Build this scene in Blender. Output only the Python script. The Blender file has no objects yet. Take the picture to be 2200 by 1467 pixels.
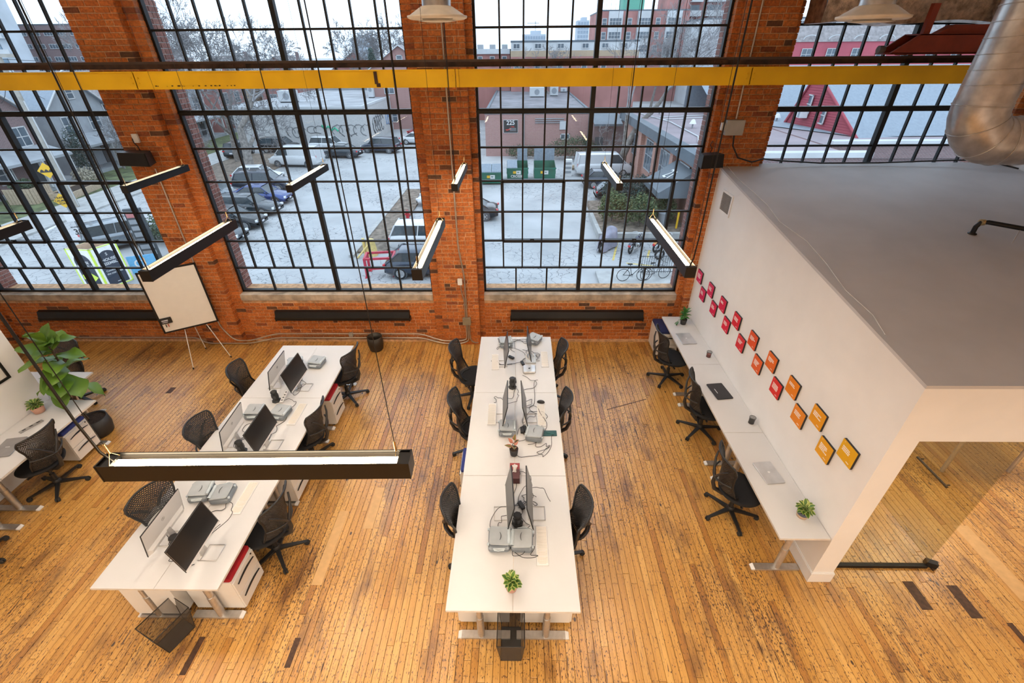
import bpy, bmesh, math, random
from mathutils import Vector, Matrix, noise
from math import sin, cos, pi, radians, sqrt

rnd = random.Random(7)
sc = bpy.context.scene
COL = sc.collection

# ------------------------------------------------------------------ camera
cam_d = bpy.data.cameras.new('camera')
cam_d.sensor_width = 36.0
cam_d.lens = 16.0
cam_d.clip_start = 0.05
cam_d.clip_end = 3000
cam = bpy.data.objects.new('camera', cam_d)
COL.objects.link(cam)
sc.camera = cam
CAM_H, PITCH, YAW, ROLL = 4.9117, 0.5705, -0.0176, -0.0084
_F = Vector((sin(YAW) * cos(PITCH), cos(YAW) * cos(PITCH), -sin(PITCH)))
_R = Vector((cos(YAW), -sin(YAW), 0))
_U = _R.cross(_F)
_R2 = cos(ROLL) * _R + sin(ROLL) * _U
_U2 = -sin(ROLL) * _R + cos(ROLL) * _U
cam.matrix_world = Matrix(((_R2.x, _U2.x, -_F.x, 0), (_R2.y, _U2.y, -_F.y, 0), (_R2.z, _U2.z, -_F.z, CAM_H), (0, 0, 0, 1)))

# ------------------------------------------------------------------ sky and exposure
vs = sc.view_settings
vs.view_transform = 'Standard'
vs.look = 'None'
vs.gamma = 1.0
vs.use_curve_mapping = False
vs.exposure = 0.09
sc.cycles.max_bounces = 6
sc.cycles.diffuse_bounces = 3
sc.cycles.glossy_bounces = 3
sc.cycles.transparent_max_bounces = 12
sc.cycles.caustics_reflective = False
sc.cycles.caustics_refractive = False
sc.cycles.adaptive_threshold = 0.04
world = bpy.data.worlds.new('overcast_sky')
sc.world = world
world.use_nodes = True
wn = world.node_tree.nodes
wl = world.node_tree.links
wn.clear()
w_out = wn.new('ShaderNodeOutputWorld')
w_bg = wn.new('ShaderNodeBackground')
w_tc = wn.new('ShaderNodeTexCoord')
w_map = wn.new('ShaderNodeMapping')
w_map.inputs['Scale'].default_value = (1.0, 1.0, 7.0)
w_nz = wn.new('ShaderNodeTexNoise')
w_nz.inputs['Scale'].default_value = 2.2
w_nz.inputs['Detail'].default_value = 4
w_rp = wn.new('ShaderNodeValToRGB')
w_rp.color_ramp.elements[0].position = 0.35
w_rp.color_ramp.elements[0].color = (0.54, 0.66, 0.79, 1)
w_rp.color_ramp.elements[1].position = 0.62
w_rp.color_ramp.elements[1].color = (0.66, 0.755, 0.85, 1)
w_bg.inputs['Strength'].default_value = 2.6
wl.new(w_tc.outputs['Generated'], w_map.inputs['Vector'])
wl.new(w_map.outputs['Vector'], w_nz.inputs['Vector'])
wl.new(w_nz.outputs['Fac'], w_rp.inputs['Fac'])
wl.new(w_rp.outputs['Color'], w_bg.inputs['Color'])
wl.new(w_bg.outputs['Background'], w_out.inputs['Surface'])


def area_light(name, loc, sx, sy, power, col, rot=(0, 0, 0)):
    d = bpy.data.lights.new(name, 'AREA')
    d.shape = 'RECTANGLE'
    d.size, d.size_y = sx, sy
    d.energy = power
    d.color = col
    o = bpy.data.objects.new(name, d)
    o.location = loc
    o.rotation_euler = rot
    COL.objects.link(o)
    return o


# unseen fill lights added high under the ceiling to brighten the hall
WARM = (1.0, 0.85, 0.67)
for lx in (-6.4, -2.1):
    for ly in (1.0, 4.2):
        area_light('ceiling_fill_light', (lx, ly, 7.2), 1.6, 0.5, 26, WARM)
# the pendant row that carries on behind the camera
for lx in (-4.6, -1.6, 1.4, 4.4):
    for ly in (-0.35, -2.4):
        area_light('rear_pendant_light', (lx, ly, 3.45), 1.2, 0.07, 57, WARM)
# flush lamps under the meeting room roof
for lx in (4.5, 6.3):
    area_light('meeting_room_lamp_light', (lx, 4.6, 2.45), 0.6, 0.6, 32, WARM)


# ------------------------------------------------------------------ helpers
class MB:
    """collects shapes and links them as one mesh object"""

    def __init__(s):
        s.v, s.f, s.m, s.sm = [], [], [], []

    def add(s, vs_, fs, mi=0, sm=False):
        b = len(s.v)
        s.v.extend([tuple(p) for p in vs_])
        for f in fs:
            s.f.append([i + b for i in f])
            s.m.append(mi)
            s.sm.append(sm)
        return s

    def box(s, x0, x1, y0, y1, z0, z1, mi=0, M=None):
        p = [(x0, y0, z0), (x1, y0, z0), (x1, y1, z0), (x0, y1, z0), (x0, y0, z1), (x1, y0, z1), (x1, y1, z1), (x0, y1, z1)]
        if M is not None:
            p = [M @ Vector(q) for q in p]
        return s.add(p, [(0, 3, 2, 1), (4, 5, 6, 7), (0, 1, 5, 4), (1, 2, 6, 5), (2, 3, 7, 6), (3, 0, 4, 7)], mi)

    def cbox(s, c, d, mi=0, rz=0.0, rx=0.0, ry=0.0):
        M = Matrix.Translation(c) @ Matrix.Rotation(rz, 4, 'Z') @ Matrix.Rotation(ry, 4, 'Y') @ Matrix.Rotation(rx, 4, 'X')
        return s.box(-d[0] / 2, d[0] / 2, -d[1] / 2, d[1] / 2, -d[2] / 2, d[2] / 2, mi, M)

    def tube(s, pts, r, n=8, mi=0, closed=False, caps=True, sm=True):
        pts = [Vector(p) for p in pts]
        k = len(pts)
        rr = r if isinstance(r, (list, tuple)) else [r] * k
        vs_, fs = [], []
        prev = None
        for i, p in enumerate(pts):
            if closed:
                t = pts[(i + 1) % k] - pts[i - 1]
            else:
                t = pts[min(i + 1, k - 1)] - pts[max(i - 1, 0)]
            if t.length < 1e-9:
                t = Vector((0, 0, 1))
            t.normalize()
            a = prev - t * prev.dot(t) if prev is not None else None
            if a is None or a.length < 1e-6:
                a = t.orthogonal()
            a.normalize()
            prev = a
            b = t.cross(a)
            for j in range(n):
                g = 2 * pi * j / n
                vs_.append(p + (a * cos(g) + b * sin(g)) * rr[i])
        for i in range(k if closed else k - 1):
            i2 = (i + 1) % k
            for j in range(n):
                j2 = (j + 1) % n
                fs.append((i * n + j, i * n + j2, i2 * n + j2, i2 * n + j))
        s.add(vs_, fs, mi, sm)
        if caps and not closed:
            s.add(vs_[:n], [tuple(range(n))[::-1]], mi)
            s.add(vs_[-n:], [tuple(range(n))], mi)
        return s

    def lathe(s, prof, n=20, c=(0, 0, 0), mi=0, sm=True, axis='Z', capb=True, capt=True):
        vs_, fs = [], []
        for (r, z) in prof:
            for j in range(n):
                g = 2 * pi * j / n
                if axis == 'Z':
                    q = (c[0] + r * cos(g), c[1] + r * sin(g), c[2] + z)
                elif axis == 'Y':
                    q = (c[0] + r * cos(g), c[1] + z, c[2] - r * sin(g))
                else:
                    q = (c[0] + z, c[1] + r * cos(g), c[2] + r * sin(g))
                vs_.append(q)
        k = len(prof)
        for i in range(k - 1):
            for j in range(n):
                j2 = (j + 1) % n
                fs.append((i * n + j, i * n + j2, (i + 1) * n + j2, (i + 1) * n + j))
        s.add(vs_, fs, mi, sm)
        if capb and prof[0][0] > 1e-4:
            s.add(vs_[:n], [tuple(range(n))[::-1]], mi)
        if capt and prof[-1][0] > 1e-4:
            s.add(vs_[-n:], [tuple(range(n))], mi)
        return s

    def prism(s, poly, z0, z1, mi=0, M=None):
        n = len(poly)
        p = [(x, y, z0) for x, y in poly] + [(x, y, z1) for x, y in poly]
        if M is not None:
            p = [M @ Vector(q) for q in p]
        return s.add(p, [tuple(range(n))[::-1], tuple(range(n, 2 * n))] + [(i, (i + 1) % n, n + (i + 1) % n, n + i) for i in range(n)], mi)

    def grid(s, fn, nu, nv, mi=0, sm=True):
        vs_ = [fn(i / nu, j / nv) for j in range(nv + 1) for i in range(nu + 1)]
        w = nu + 1
        return s.add(vs_, [(j * w + i, j * w + i + 1, (j + 1) * w + i + 1, (j + 1) * w + i) for j in range(nv) for i in range(nu)], mi, sm)

    def rbox(s, c, d, r=0.01, mi=0, n=3, M=None):
        """box with rounded vertical edges and softened top and bottom rims"""
        hx, hy, hz = d[0] / 2, d[1] / 2, d[2] / 2
        r = min(r, hx * .98, hy * .98)
        e = min(r * .5, hz * .6)

        def ring(ins, z):
            o = []
            for (sx, sy, a0) in ((1, 1, 0), (-1, 1, pi / 2), (-1, -1, pi), (1, -1, 1.5 * pi)):
                for k in range(n + 1):
                    g = a0 + pi / 2 * k / n
                    o.append(Vector((c[0] + sx * (hx - r) + (r - ins) * cos(g), c[1] + sy * (hy - r) + (r - ins) * sin(g), c[2] + z)))
            return o
        R = [ring(e, -hz), ring(0, -hz + e), ring(0, hz - e), ring(e, hz)]
        m = len(R[0])
        vs_ = [p for q in R for p in q]
        if M is not None:
            vs_ = [M @ p for p in vs_]
        fs = []
        for i in range(3):
            for j in range(m):
                fs.append((i * m + j, i * m + (j + 1) % m, (i + 1) * m + (j + 1) % m, (i + 1) * m + j))
        fs.append(tuple(range(m))[::-1])
        fs.append(tuple(range(3 * m, 4 * m)))
        return s.add(vs_, fs, mi)

    def mesh(s, name, mats):
        me = bpy.data.meshes.new(name)
        me.from_pydata(s.v, [], s.f)
        if not isinstance(mats, (list, tuple)):
            mats = [mats]
        for m in mats:
            me.materials.append(m)
        me.polygons.foreach_set('material_index', s.m)
        me.polygons.foreach_set('use_smooth', s.sm)
        me.update()
        return me

    def build(s, name, mats, parent=None, loc=None, rz=0.0, label=None):
        o = bpy.data.objects.new(name, s.mesh(name, mats))
        COL.objects.link(o)
        if parent is not None:
            o.parent = parent
        if loc is not None:
            o.location = loc
        if rz:
            o.rotation_euler = (0, 0, rz)
        if label:
            o['label'] = label
        return o


def tag(o, label=None, cat=None, group=None, kind=None):
    if label:
        o['label'] = label
    if cat:
        o['category'] = cat
    if group:
        o['group'] = group
    if kind:
        o['kind'] = kind
    return o


def empty(name, loc=(0, 0, 0), rz=0.0, label=None, cat=None, group=None, kind=None):
    o = bpy.data.objects.new(name, None)
    o.empty_display_size = 0.1
    o.location = loc
    o.rotation_euler = (0, 0, rz)
    COL.objects.link(o)
    return tag(o, label, cat, group, kind)


def inst(name, me, parent=None, loc=(0, 0, 0), scale=None, rot=None, label=None):
    o = bpy.data.objects.new(name, me)
    COL.objects.link(o)
    o.location = loc
    if scale is not None:
        o.scale = scale
    if rot is not None:
        o.rotation_euler = rot
    if parent is not None:
        o.parent = parent
    if label:
        o['label'] = label
    return o


def copy_tree(o, parent=None, first=True):
    c = o.copy()
    COL.objects.link(c)
    c.parent = parent
    for ch in o.children:
        copy_tree(ch, c, False)
    return c


def dup(o, loc, rz=0.0, label=None, group=None):
    c = copy_tree(o)
    c.location = loc
    c.rotation_euler = (0, 0, rz)
    if label:
        c['label'] = label
    if group:
        c['group'] = group
    return c


def text(name, body, size, mat, parent, M, align='CENTER', ext=0.0, label=None, bold=0.0):
    cu = bpy.data.curves.new(name, 'FONT')
    cu.body = body
    cu.size = size
    cu.align_x = align
    cu.align_y = 'CENTER'
    cu.extrude = ext
    cu.offset = bold
    cu.resolution_u = 3
    cu.materials.append(mat)
    tmp = bpy.data.objects.new(name, cu)
    me = bpy.data.meshes.new_from_object(tmp)
    bpy.data.objects.remove(tmp)
    o = bpy.data.objects.new(name, me)
    COL.objects.link(o)
    o.parent = parent
    o.matrix_local = M
    if label:
        o['label'] = label
    return o


def frameM(p, xdir, ydir):
    """matrix whose x and y axes run along the given directions"""
    x = Vector(xdir).normalized()
    y = Vector(ydir).normalized()
    z = x.cross(y).normalized()
    y = z.cross(x)
    return Matrix(((x.x, y.x, z.x, p[0]), (x.y, y.y, z.y, p[1]), (x.z, y.z, z.z, p[2]), (0, 0, 0, 1)))


# ------------------------------------------------------------------ materials
MAT = {}


def nmat(name):
    m = bpy.data.materials.new(name)
    m.use_nodes = True
    nt = m.node_tree
    b = nt.nodes['Principled BSDF']
    MAT[name] = m
    return m, nt, b


def nd(nt, t, **kw):
    n = nt.nodes.new(t)
    for k, v in kw.items():
        if hasattr(n, k):
            setattr(n, k, v)
        else:
            n.inputs[k].default_value = v
    return n


def ramp(nt, stops):
    r = nt.nodes.new('ShaderNodeValToRGB')
    e = r.color_ramp.elements
    while len(e) > 1:
        e.remove(e[0])
    e[0].position = stops[0][0]
    e[0].color = (*stops[0][1], 1)
    for p, c in stops[1:]:
        q = e.new(p)
        q.color = (*c, 1)
    return r


def pm(name, col, rough=0.5, metal=0.0, var=0.06, scale=8.0, bump=0.0, bscale=60.0, coord='Object', spec=0.5, **kw):
    """plain procedural material: colour with a little noise, optional fine relief"""
    m, nt, b = nmat(name)
    b.inputs['Roughness'].default_value = rough
    b.inputs['Metallic'].default_value = metal
    b.inputs['Specular IOR Level'].default_value = spec
    for k, v in kw.items():
        b.inputs[k.replace('_', ' ')].default_value = v
    tc = nd(nt, 'ShaderNodeTexCoord')
    nz = nd(nt, 'ShaderNodeTexNoise', Scale=scale, Detail=3.0)
    nt.links.new(tc.outputs[coord], nz.inputs['Vector'])
    lo = tuple(max(0, c * (1 - var * 1.6)) for c in col)
    hi = tuple(min(1, c * (1 + var * 1.6)) for c in col)
    r = ramp(nt, [(0.3, lo), (0.7, hi)])
    nt.links.new(nz.outputs['Fac'], r.inputs['Fac'])
    nt.links.new(r.outputs['Color'], b.inputs['Base Color'])
    if bump > 0:
        n2 = nd(nt, 'ShaderNodeTexNoise', Scale=bscale, Detail=4.0)
        nt.links.new(tc.outputs[coord], n2.inputs['Vector'])
        bp = nd(nt, 'ShaderNodeBump', Strength=bump, Distance=0.01)
        nt.links.new(n2.outputs['Fac'], bp.inputs['Height'])
        nt.links.new(bp.outputs['Normal'], b.inputs['Normal'])
    return m


def emat(name, col, strength):
    m, nt, b = nmat(name)
    b.inputs['Base Color'].default_value = (*col, 1)
    b.inputs['Emission Color'].default_value = (*col, 1)
    b.inputs['Emission Strength'].default_value = strength
    return m


def glassmat(name, tint, refl=0.05, rough=0.0):
    """thin sheet glass: straight-through light plus a fresnel reflection"""
    m = bpy.data.materials.new(name)
    m.use_nodes = True
    nt = m.node_tree
    nt.nodes.clear()
    out = nd(nt, 'ShaderNodeOutputMaterial')
    tr = nd(nt, 'ShaderNodeBsdfTransparent')
    tr.inputs['Color'].default_value = (*tint, 1)
    gl = nd(nt, 'ShaderNodeBsdfGlossy', Roughness=rough)
    gl.inputs['Color'].default_value = (1, 1, 1, 1)
    fr = nd(nt, 'ShaderNodeFresnel', IOR=1.35)
    mul = nd(nt, 'ShaderNodeMath', operation='MULTIPLY')
    mul.inputs[1].default_value = refl / 0.05
    mx = nd(nt, 'ShaderNodeMixShader')
    ge = nd(nt, 'ShaderNodeNewGeometry')   # reflect only at the outer face of the sheet
    inv = nd(nt, 'ShaderNodeMath', operation='SUBTRACT')
    inv.inputs[0].default_value = 1.0
    m2 = nd(nt, 'ShaderNodeMath', operation='MULTIPLY')
    nt.links.new(ge.outputs['Backfacing'], inv.inputs[1])
    nt.links.new(fr.outputs[0], mul.inputs[0])
    nt.links.new(mul.outputs[0], m2.inputs[0])
    nt.links.new(inv.outputs[0], m2.inputs[1])
    nt.links.new(m2.outputs[0], mx.inputs[0])
    nt.links.new(tr.outputs[0], mx.inputs[1])
    nt.links.new(gl.outputs[0], mx.inputs[2])
    nt.links.new(mx.outputs[0], out.inputs['Surface'])
    MAT[name] = m
    return m


def rand01(nt):
    """per-piece random number: works for separate objects and for islands of a joined mesh"""
    oi = nd(nt, 'ShaderNodeObjectInfo')
    ge = nd(nt, 'ShaderNodeNewGeometry')
    ad = nd(nt, 'ShaderNodeMath', operation='ADD')
    fr = nd(nt, 'ShaderNodeMath', operation='FRACT')
    nt.links.new(oi.outputs['Random'], ad.inputs[0])
    nt.links.new(ge.outputs['Random Per Island'], ad.inputs[1])
    nt.links.new(ad.outputs[0], fr.inputs[0])
    return fr.outputs[0], ge.outputs['Position']


def mixc(nt, fac, a, b, mode='MIX'):
    m = nd(nt, 'ShaderNodeMix', data_type='RGBA', blend_type=mode)
    for s, v in ((m.inputs[0], fac), (m.inputs[6], a), (m.inputs[7], b)):
        if isinstance(v, (int, float)):
            s.default_value = v
        elif isinstance(v, tuple):
            s.default_value = (*v, 1)
        else:
            nt.links.new(v, s)
    return m.outputs[2]


def brick_mat(name, stops):
    m, nt, b = nmat(name)
    r01, pos = rand01(nt)
    r = ramp(nt, stops)
    nt.links.new(r01, r.inputs['Fac'])
    nz = nd(nt, 'ShaderNodeTexNoise', Scale=38.0, Detail=5.0)
    nt.links.new(pos, nz.inputs['Vector'])
    rr = ramp(nt, [(0.3, (0.6, 0.6, 0.6)), (0.7, (1.25, 1.25, 1.25))])
    nt.links.new(nz.outputs['Fac'], rr.inputs['Fac'])
    c = mixc(nt, 1.0, r.outputs['Color'], rr.outputs['Color'], 'MULTIPLY')
    nt.links.new(c, b.inputs['Base Color'])
    b.inputs['Roughness'].default_value = 0.75
    bp = nd(nt, 'ShaderNodeBump', Strength=0.5, Distance=0.006)
    nt.links.new(nz.outputs['Fac'], bp.inputs['Height'])
    nt.links.new(bp.outputs['Normal'], b.inputs['Normal'])
    return m


BR = brick_mat('red_brick', [(0.0, (0.44, 0.115, 0.020)), (0.3, (0.57, 0.165, 0.032)), (0.55, (0.50, 0.135, 0.024)), (0.8, (0.65, 0.205, 0.044)),
                             (0.93, (0.30, 0.075, 0.022)), (0.965, (0.15, 0.055, 0.022)), (1.0, (0.11, 0.05, 0.025))])
MORTAR = pm('lime_mortar', (0.60, 0.36, 0.20), 0.95, var=0.2, scale=14, bump=0.5, bscale=120)
BRX = brick_mat('weathered_brick', [(0.0, (0.19, 0.075, 0.06)), (0.5, (0.27, 0.11, 0.09)), (0.9, (0.33, 0.16, 0.13)), (1.0, (0.12, 0.07, 0.06))])
MORTARX = pm('pale_mortar', (0.55, 0.53, 0.52), 0.95, var=0.15, scale=14)


def wood_floor_mat():
    m, nt, b = nmat('maple_strip_floor')
    r01, pos = rand01(nt)
    base = ramp(nt, [(0.0, (0.57, 0.285, 0.062)), (0.3, (0.65, 0.345, 0.088)), (0.55, (0.60, 0.308, 0.072)), (0.8, (0.70, 0.395, 0.112)), (0.94, (0.53, 0.245, 0.050)), (1.0, (0.40, 0.172, 0.036))])
    nt.links.new(r01, base.inputs['Fac'])
    cmb = nd(nt, 'ShaderNodeCombineXYZ')
    m50 = nd(nt, 'ShaderNodeMath', operation='MULTIPLY')
    m50.inputs[1].default_value = 91.0
    nt.links.new(r01, m50.inputs[0])
    nt.links.new(m50.outputs[0], cmb.inputs[1])

    def stretched(sx, sy, detail, shift=True, rough=0.55):
        mp = nd(nt, 'ShaderNodeMapping')
        mp.inputs['Scale'].default_value = (sx, sy, 1)
        nt.links.new(pos, mp.inputs['Vector'])
        o = mp.outputs[0]
        if shift:
            ad = nd(nt, 'ShaderNodeVectorMath', operation='ADD')
            nt.links.new(o, ad.inputs[0])
            nt.links.new(cmb.outputs[0], ad.inputs[1])
            o = ad.outputs[0]
        g_ = nd(nt, 'ShaderNodeTexNoise', Scale=1.0, Detail=detail, Roughness=rough)
        nt.links.new(o, g_.inputs['Vector'])
        return g_.outputs['Fac']

    def step(v, a, b_):
        r_ = ramp(nt, [(a, (0, 0, 0)), (b_, (1, 1, 1))])
        nt.links.new(v, r_.inputs['Fac'])
        return r_.outputs['Color']

    def plus(v, w, k):
        q = nd(nt, 'ShaderNodeMath', operation='MULTIPLY_ADD')
        q.inputs[1].default_value = k
        nt.links.new(w, q.inputs[0])
        nt.links.new(v, q.inputs[2])
        return q.outputs[0]
    # grain, long along y
    g = stretched(60, 2.0, 5.0, rough=0.6)
    gr = ramp(nt, [(0.30, (0.74, 0.68, 0.62)), (0.5, (1, 1, 1)), (0.72, (1.12, 1.11, 1.07))])
    nt.links.new(g, gr.inputs['Fac'])
    c = mixc(nt, 1.0, base.outputs['Color'], gr.outputs['Color'], 'MULTIPLY')
    big = stretched(.9, .6, 3.0, False)
    # brown stained patches
    stn = stretched(5.0, 1.6, 4.0, False, .62)
    c = mixc(nt, step(plus(stn, big, .35), .70, .92), c, (0.20, 0.085, 0.028))
    # dark splits and streaks along the grain
    c = mixc(nt, step(plus(stretched(52, 3.2, 3.0), big, .25), .757, .80), c, (0.075, 0.030, 0.012))
    # many short gouges
    c = mixc(nt, step(plus(stretched(85, 30, 2.0), big, .32), .748, .795), c, (0.095, 0.038, 0.016))
    # round peg and knot marks
    mp3 = nd(nt, 'ShaderNodeMapping')
    mp3.inputs['Scale'].default_value = (4.6, 2.6, 1)
    nt.links.new(pos, mp3.inputs['Vector'])
    vo = nd(nt, 'ShaderNodeTexVoronoi', Scale=1.0, Randomness=1.0)
    nt.links.new(mp3.outputs[0], vo.inputs['Vector'])
    vr = ramp(nt, [(0.05, (1, 1, 1)), (0.07, (0, 0, 0))])
    nt.links.new(vo.outputs['Distance'], vr.inputs['Fac'])
    c = mixc(nt, vr.outputs['Color'], c, (0.045, 0.020, 0.012))
    nt.links.new(c, b.inputs['Base Color'])
    b.inputs['Roughness'].default_value = 0.34
    b.inputs['Specular IOR Level'].default_value = 1.0
    bp = nd(nt, 'ShaderNodeBump', Strength=0.2, Distance=0.003)
    nt.links.new(g, bp.inputs['Height'])
    nt.links.new(bp.outputs['Normal'], b.inputs['Normal'])
    return m


WOOD = wood_floor_mat()
GAP = pm('floor_gap', (0.045, 0.02, 0.01), 0.9)
STEEL = pm('black_steel', (0.012, 0.012, 0.013), 0.5, 0.3, bump=0.2)
GLASS = glassmat('window_glass', (0.945, 0.975, 1.0), 0.06)
TINT = glassmat('partition_glass', (0.90, 0.905, 0.86), 0.06)
CONC = pm('sill_concrete', (0.42, 0.34, 0.26), 0.9, var=0.25, scale=5, bump=0.6, bscale=40)
WHITE = pm('white_paint', (0.88, 0.865, 0.86), 0.6, var=0.015, scale=3)
ROOFW = pm('grey_white_paint', (0.60, 0.585, 0.60), 0.65, var=0.03, scale=2)
LAM = pm('white_laminate', (0.70, 0.688, 0.682), 0.35, var=0.01, scale=3)
PEDW = pm('white_metal_paint', (0.80, 0.78, 0.75), 0.4, var=0.01)
EDGE = pm('desk_edge_band', (0.70, 0.66, 0.61), 0.5)
ALU = pm('brushed_aluminium', (0.62, 0.60, 0.58), 0.38, 0.85, var=0.05, scale=30)
PLAS = pm('black_plastic', (0.016, 0.0155, 0.016), 0.45, var=0.1)
PLASG = pm('graphite_plastic', (0.028, 0.026, 0.026), 0.42, var=0.08)
PLASW = pm('white_plastic', (0.82, 0.80, 0.78), 0.35, var=0.01)
FABR = pm('black_fabric', (0.017, 0.017, 0.019), 0.9, var=0.15, scale=200, bump=0.3, bscale=400)
RUB = pm('black_rubber', (0.02, 0.02, 0.02), 0.8)
GALV = pm('galvanised_sheet', (0.56, 0.54, 0.52), 0.33, 0.9, var=0.14, scale=9)
CONDUIT = pm('conduit_steel', (0.55, 0.50, 0.44), 0.35, 0.8)
YEL = pm('yellow_paint', (0.93, 0.55, 0.006), 0.42, var=0.08, scale=2.0)
RUST = pm('rail_rust', (0.045, 0.022, 0.014), 0.8, var=0.4, scale=9)
REDP = pm('red_crane_paint', (0.24, 0.035, 0.013), 0.55, var=0.15, scale=5)
LED = emat('led_strip', (1.0, 0.80, 0.52), 36.0)
LEDB = emat('led_diffuser', (1.0, 0.85, 0.67), 67.0)
BLACKM = pm('black_anodised', (0.018, 0.017, 0.017), 0.38, 0.4)
BRASS = pm('brass_clip', (0.62, 0.44, 0.2), 0.3, 0.9)
SOIL = pm('potting_soil', (0.035, 0.02, 0.012), 0.95, var=0.4, scale=40)
CAN = pm('cream_canvas', (0.85, 0.82, 0.76), 0.5, var=0.01)
# ------------------------------------------------------------------ floor
FX0, FX1, FY0, FY1 = -10.6, 7.6, 0.9, 7.70
floor = empty('floor', (0, 0, 0), label='worn golden maple strip floor of the hall', cat='floor', kind='structure')
mb = MB()
mb.box(FX0 - .1, FX1 + .1, -5.2, FY1 + .3, -0.30, -0.012)
mb.build('subfloor', GAP, floor)
mb = MB()
mb.box(FX0, FX1, -5.1, FY0 - .004, -0.0125, 0.0)
tag(mb.build('floor_rear_area', WOOD, floor), kind='stuff')
PW = 0.070
planks = []
x = FX0
while x < FX1:
    y = FY0 - rnd.random() * 1.2
    while y < FY1:
        L = rnd.choice((0.45, 0.7, 0.9, 1.2, 1.5, 1.9, 2.4)) * rnd.uniform(.85, 1.15)
        y0, y1 = max(y, FY0), min(y + L, FY1)
        if y1 - y0 > .04:
            planks.append((x, y0, y1))
        y += L
    x += PW
pm_ = MB()
pm_.add([(0, 0, -1), (1, 0, -1), (1, 1, -1), (0, 1, -1), (0, 0, -.16), (1, 0, -.16), (1, 1, -.16), (0, 1, -.16), (.022, .0025, 0), (.978, .0025, 0), (.978, .9975, 0), (.022, .9975, 0)],
        [(0, 1, 5, 4), (1, 2, 6, 5), (2, 3, 7, 6), (3, 0, 4, 7), (4, 5, 9, 8), (5, 6, 10, 9), (6, 7, 11, 10), (7, 4, 8, 11), (8, 9, 10, 11)])
plank_me = pm_.mesh('plank', WOOD)


def plank_rank(p):
    cx_, cy_ = p[0], (p[1] + p[2]) / 2
    if abs(cx_) > 4.9 + .35 * max(0, cy_ - 1.8) or p[2] < 1.75:
        return 99 + cy_
    free = 0 if not (-4.0 < cx_ < -2.6 and cy_ > 2.2) and not (-.66 < cx_ < .56 and cy_ > 2.1) else 3
    return (cx_ * cx_ * .25 + (cy_ - 1.2) ** 2) / (p[2] - p[1]) + free


planks.sort(key=plank_rank)
rest = MB()
for i, (x, y0, y1) in enumerate(planks):
    h = rnd.uniform(-.0015, .0012)
    w = PW - .0034
    if i < 300:
        inst('plank', plank_me, floor, (x, y0 + .0015, h), (w, y1 - y0 - .003, .012))
    else:
        z1, z0 = h, -.0119
        a, b_, c, d = x, x + w, y0 + .0015, y1 - .0015
        rest.add([(a, c, z0), (b_, c, z0), (b_, d, z0), (a, d, z0), (a + .0008, c + .0008, z1), (b_ - .0008, c + .0008, z1), (b_ - .0008, d - .0008, z1), (a + .0008, d - .0008, z1)],
                 [(4, 5, 6, 7), (0, 1, 5, 4), (1, 2, 6, 5), (2, 3, 7, 6), (3, 0, 4, 7)])
tag(rest.build('strip_planks', WOOD, floor), kind='stuff')
# a few replaced or burnt boards lie proud of nothing, just colour: pale repair boards and dark patches
PALE = pm('pale_repair_board', (0.66, 0.40, 0.17), 0.45, var=0.06, scale=12)
DARKB = pm('burnt_board', (0.075, 0.035, 0.018), 0.6, var=0.3, scale=20)
for (px, py, w, l, m) in ((-1.90, 3.42, .118, .62, PALE), (-2.27, 2.72, .118, .95, PALE), (5.28, 2.62, .176, .9, PALE), (4.18, 2.52, .117, .30, DARKB), (4.62, 2.44, .117, .34, DARKB),
                          (4.93, 2.0, .058, .40, DARKB), (-3.18, 1.86, .058, .33, DARKB), (-2.22, 1.93, .058, .26, DARKB), (1.42, 5.62, .015, .75, DARKB), (-6.05, 6.0, .09, .16, DARKB), (-5.15, 5.1, .07, .12, DARKB)):
    mb = MB()
    mb.box(0, w, 0, l, -.006, .0018)
    o = mb.build('replaced_plank', m, floor, (px, py, 0))
    if px == 1.42:
        o.rotation_euler = (0, 0, -1.2)

# ------------------------------------------------------------------ brick window wall
CH = 0.0735         # course height
YP, YWL, YG = 7.54, 7.667, 7.81   # pier face, wall face, glass
ZTOP = 6.9
bm_ = MB()
bm_.add([(0, 1, 0), (1, 1, 0), (1, 1, 1), (0, 1, 1), (0, .06, 0), (1, .06, 0), (1, .06, 1), (0, .06, 1), (.02, 0, .06), (.98, 0, .06), (.98, 0, .94), (.02, 0, .94)],
        [(0, 4, 7, 3), (5, 1, 2, 6), (4, 0, 1, 5), (3, 7, 6, 2), (8, 9, 10, 11), (4, 5, 9, 8), (5, 6, 10, 9), (6, 7, 11, 10), (7, 4, 8, 11)])
brick_me = bm_.mesh('brick', BR)


def courses(x0, x1, z0, z1, seed):
    """bricks of one wall face: (x0, x1, z0, z1) of each"""
    r = random.Random(seed)
    out = []
    n = int((z1 - z0) / CH)
    for k in range(n):
        z = z0 + k * CH
        hdr = (k % 6 == 5)
        x = x0
        first = True
        while x < x1 - .02:
            L = .102 if hdr else .212
            if first:
                L = L if k % 2 else (.055 if hdr else .107)
                first = False
            L *= r.uniform(.93, 1.07)
            e = min(x + L, x1)
            if x1 - e < .05:
                e = x1
            out.append((x + (.005 if x > x0 else 0), e - (.005 if e < x1 else 0), z + .005 + r.uniform(-.0015, .0015), z + CH - .005 + r.uniform(-.0015, .0015)))
            x = e
    return out


def lay(parent, bricks, y0, y1, as_objects, stuff):
    for (a, b_, c, d) in bricks:
        dy = rnd.uniform(-.003, .004)
        if as_objects > 0:
            inst('brick', brick_me, parent, (a, y0 + dy, c), (b_ - a, y1 - y0 - dy, d - c))
            as_objects -= 1
        else:
            stuff.box(a, b_, y0 + dy, y1, c, d)
    return as_objects


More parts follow.
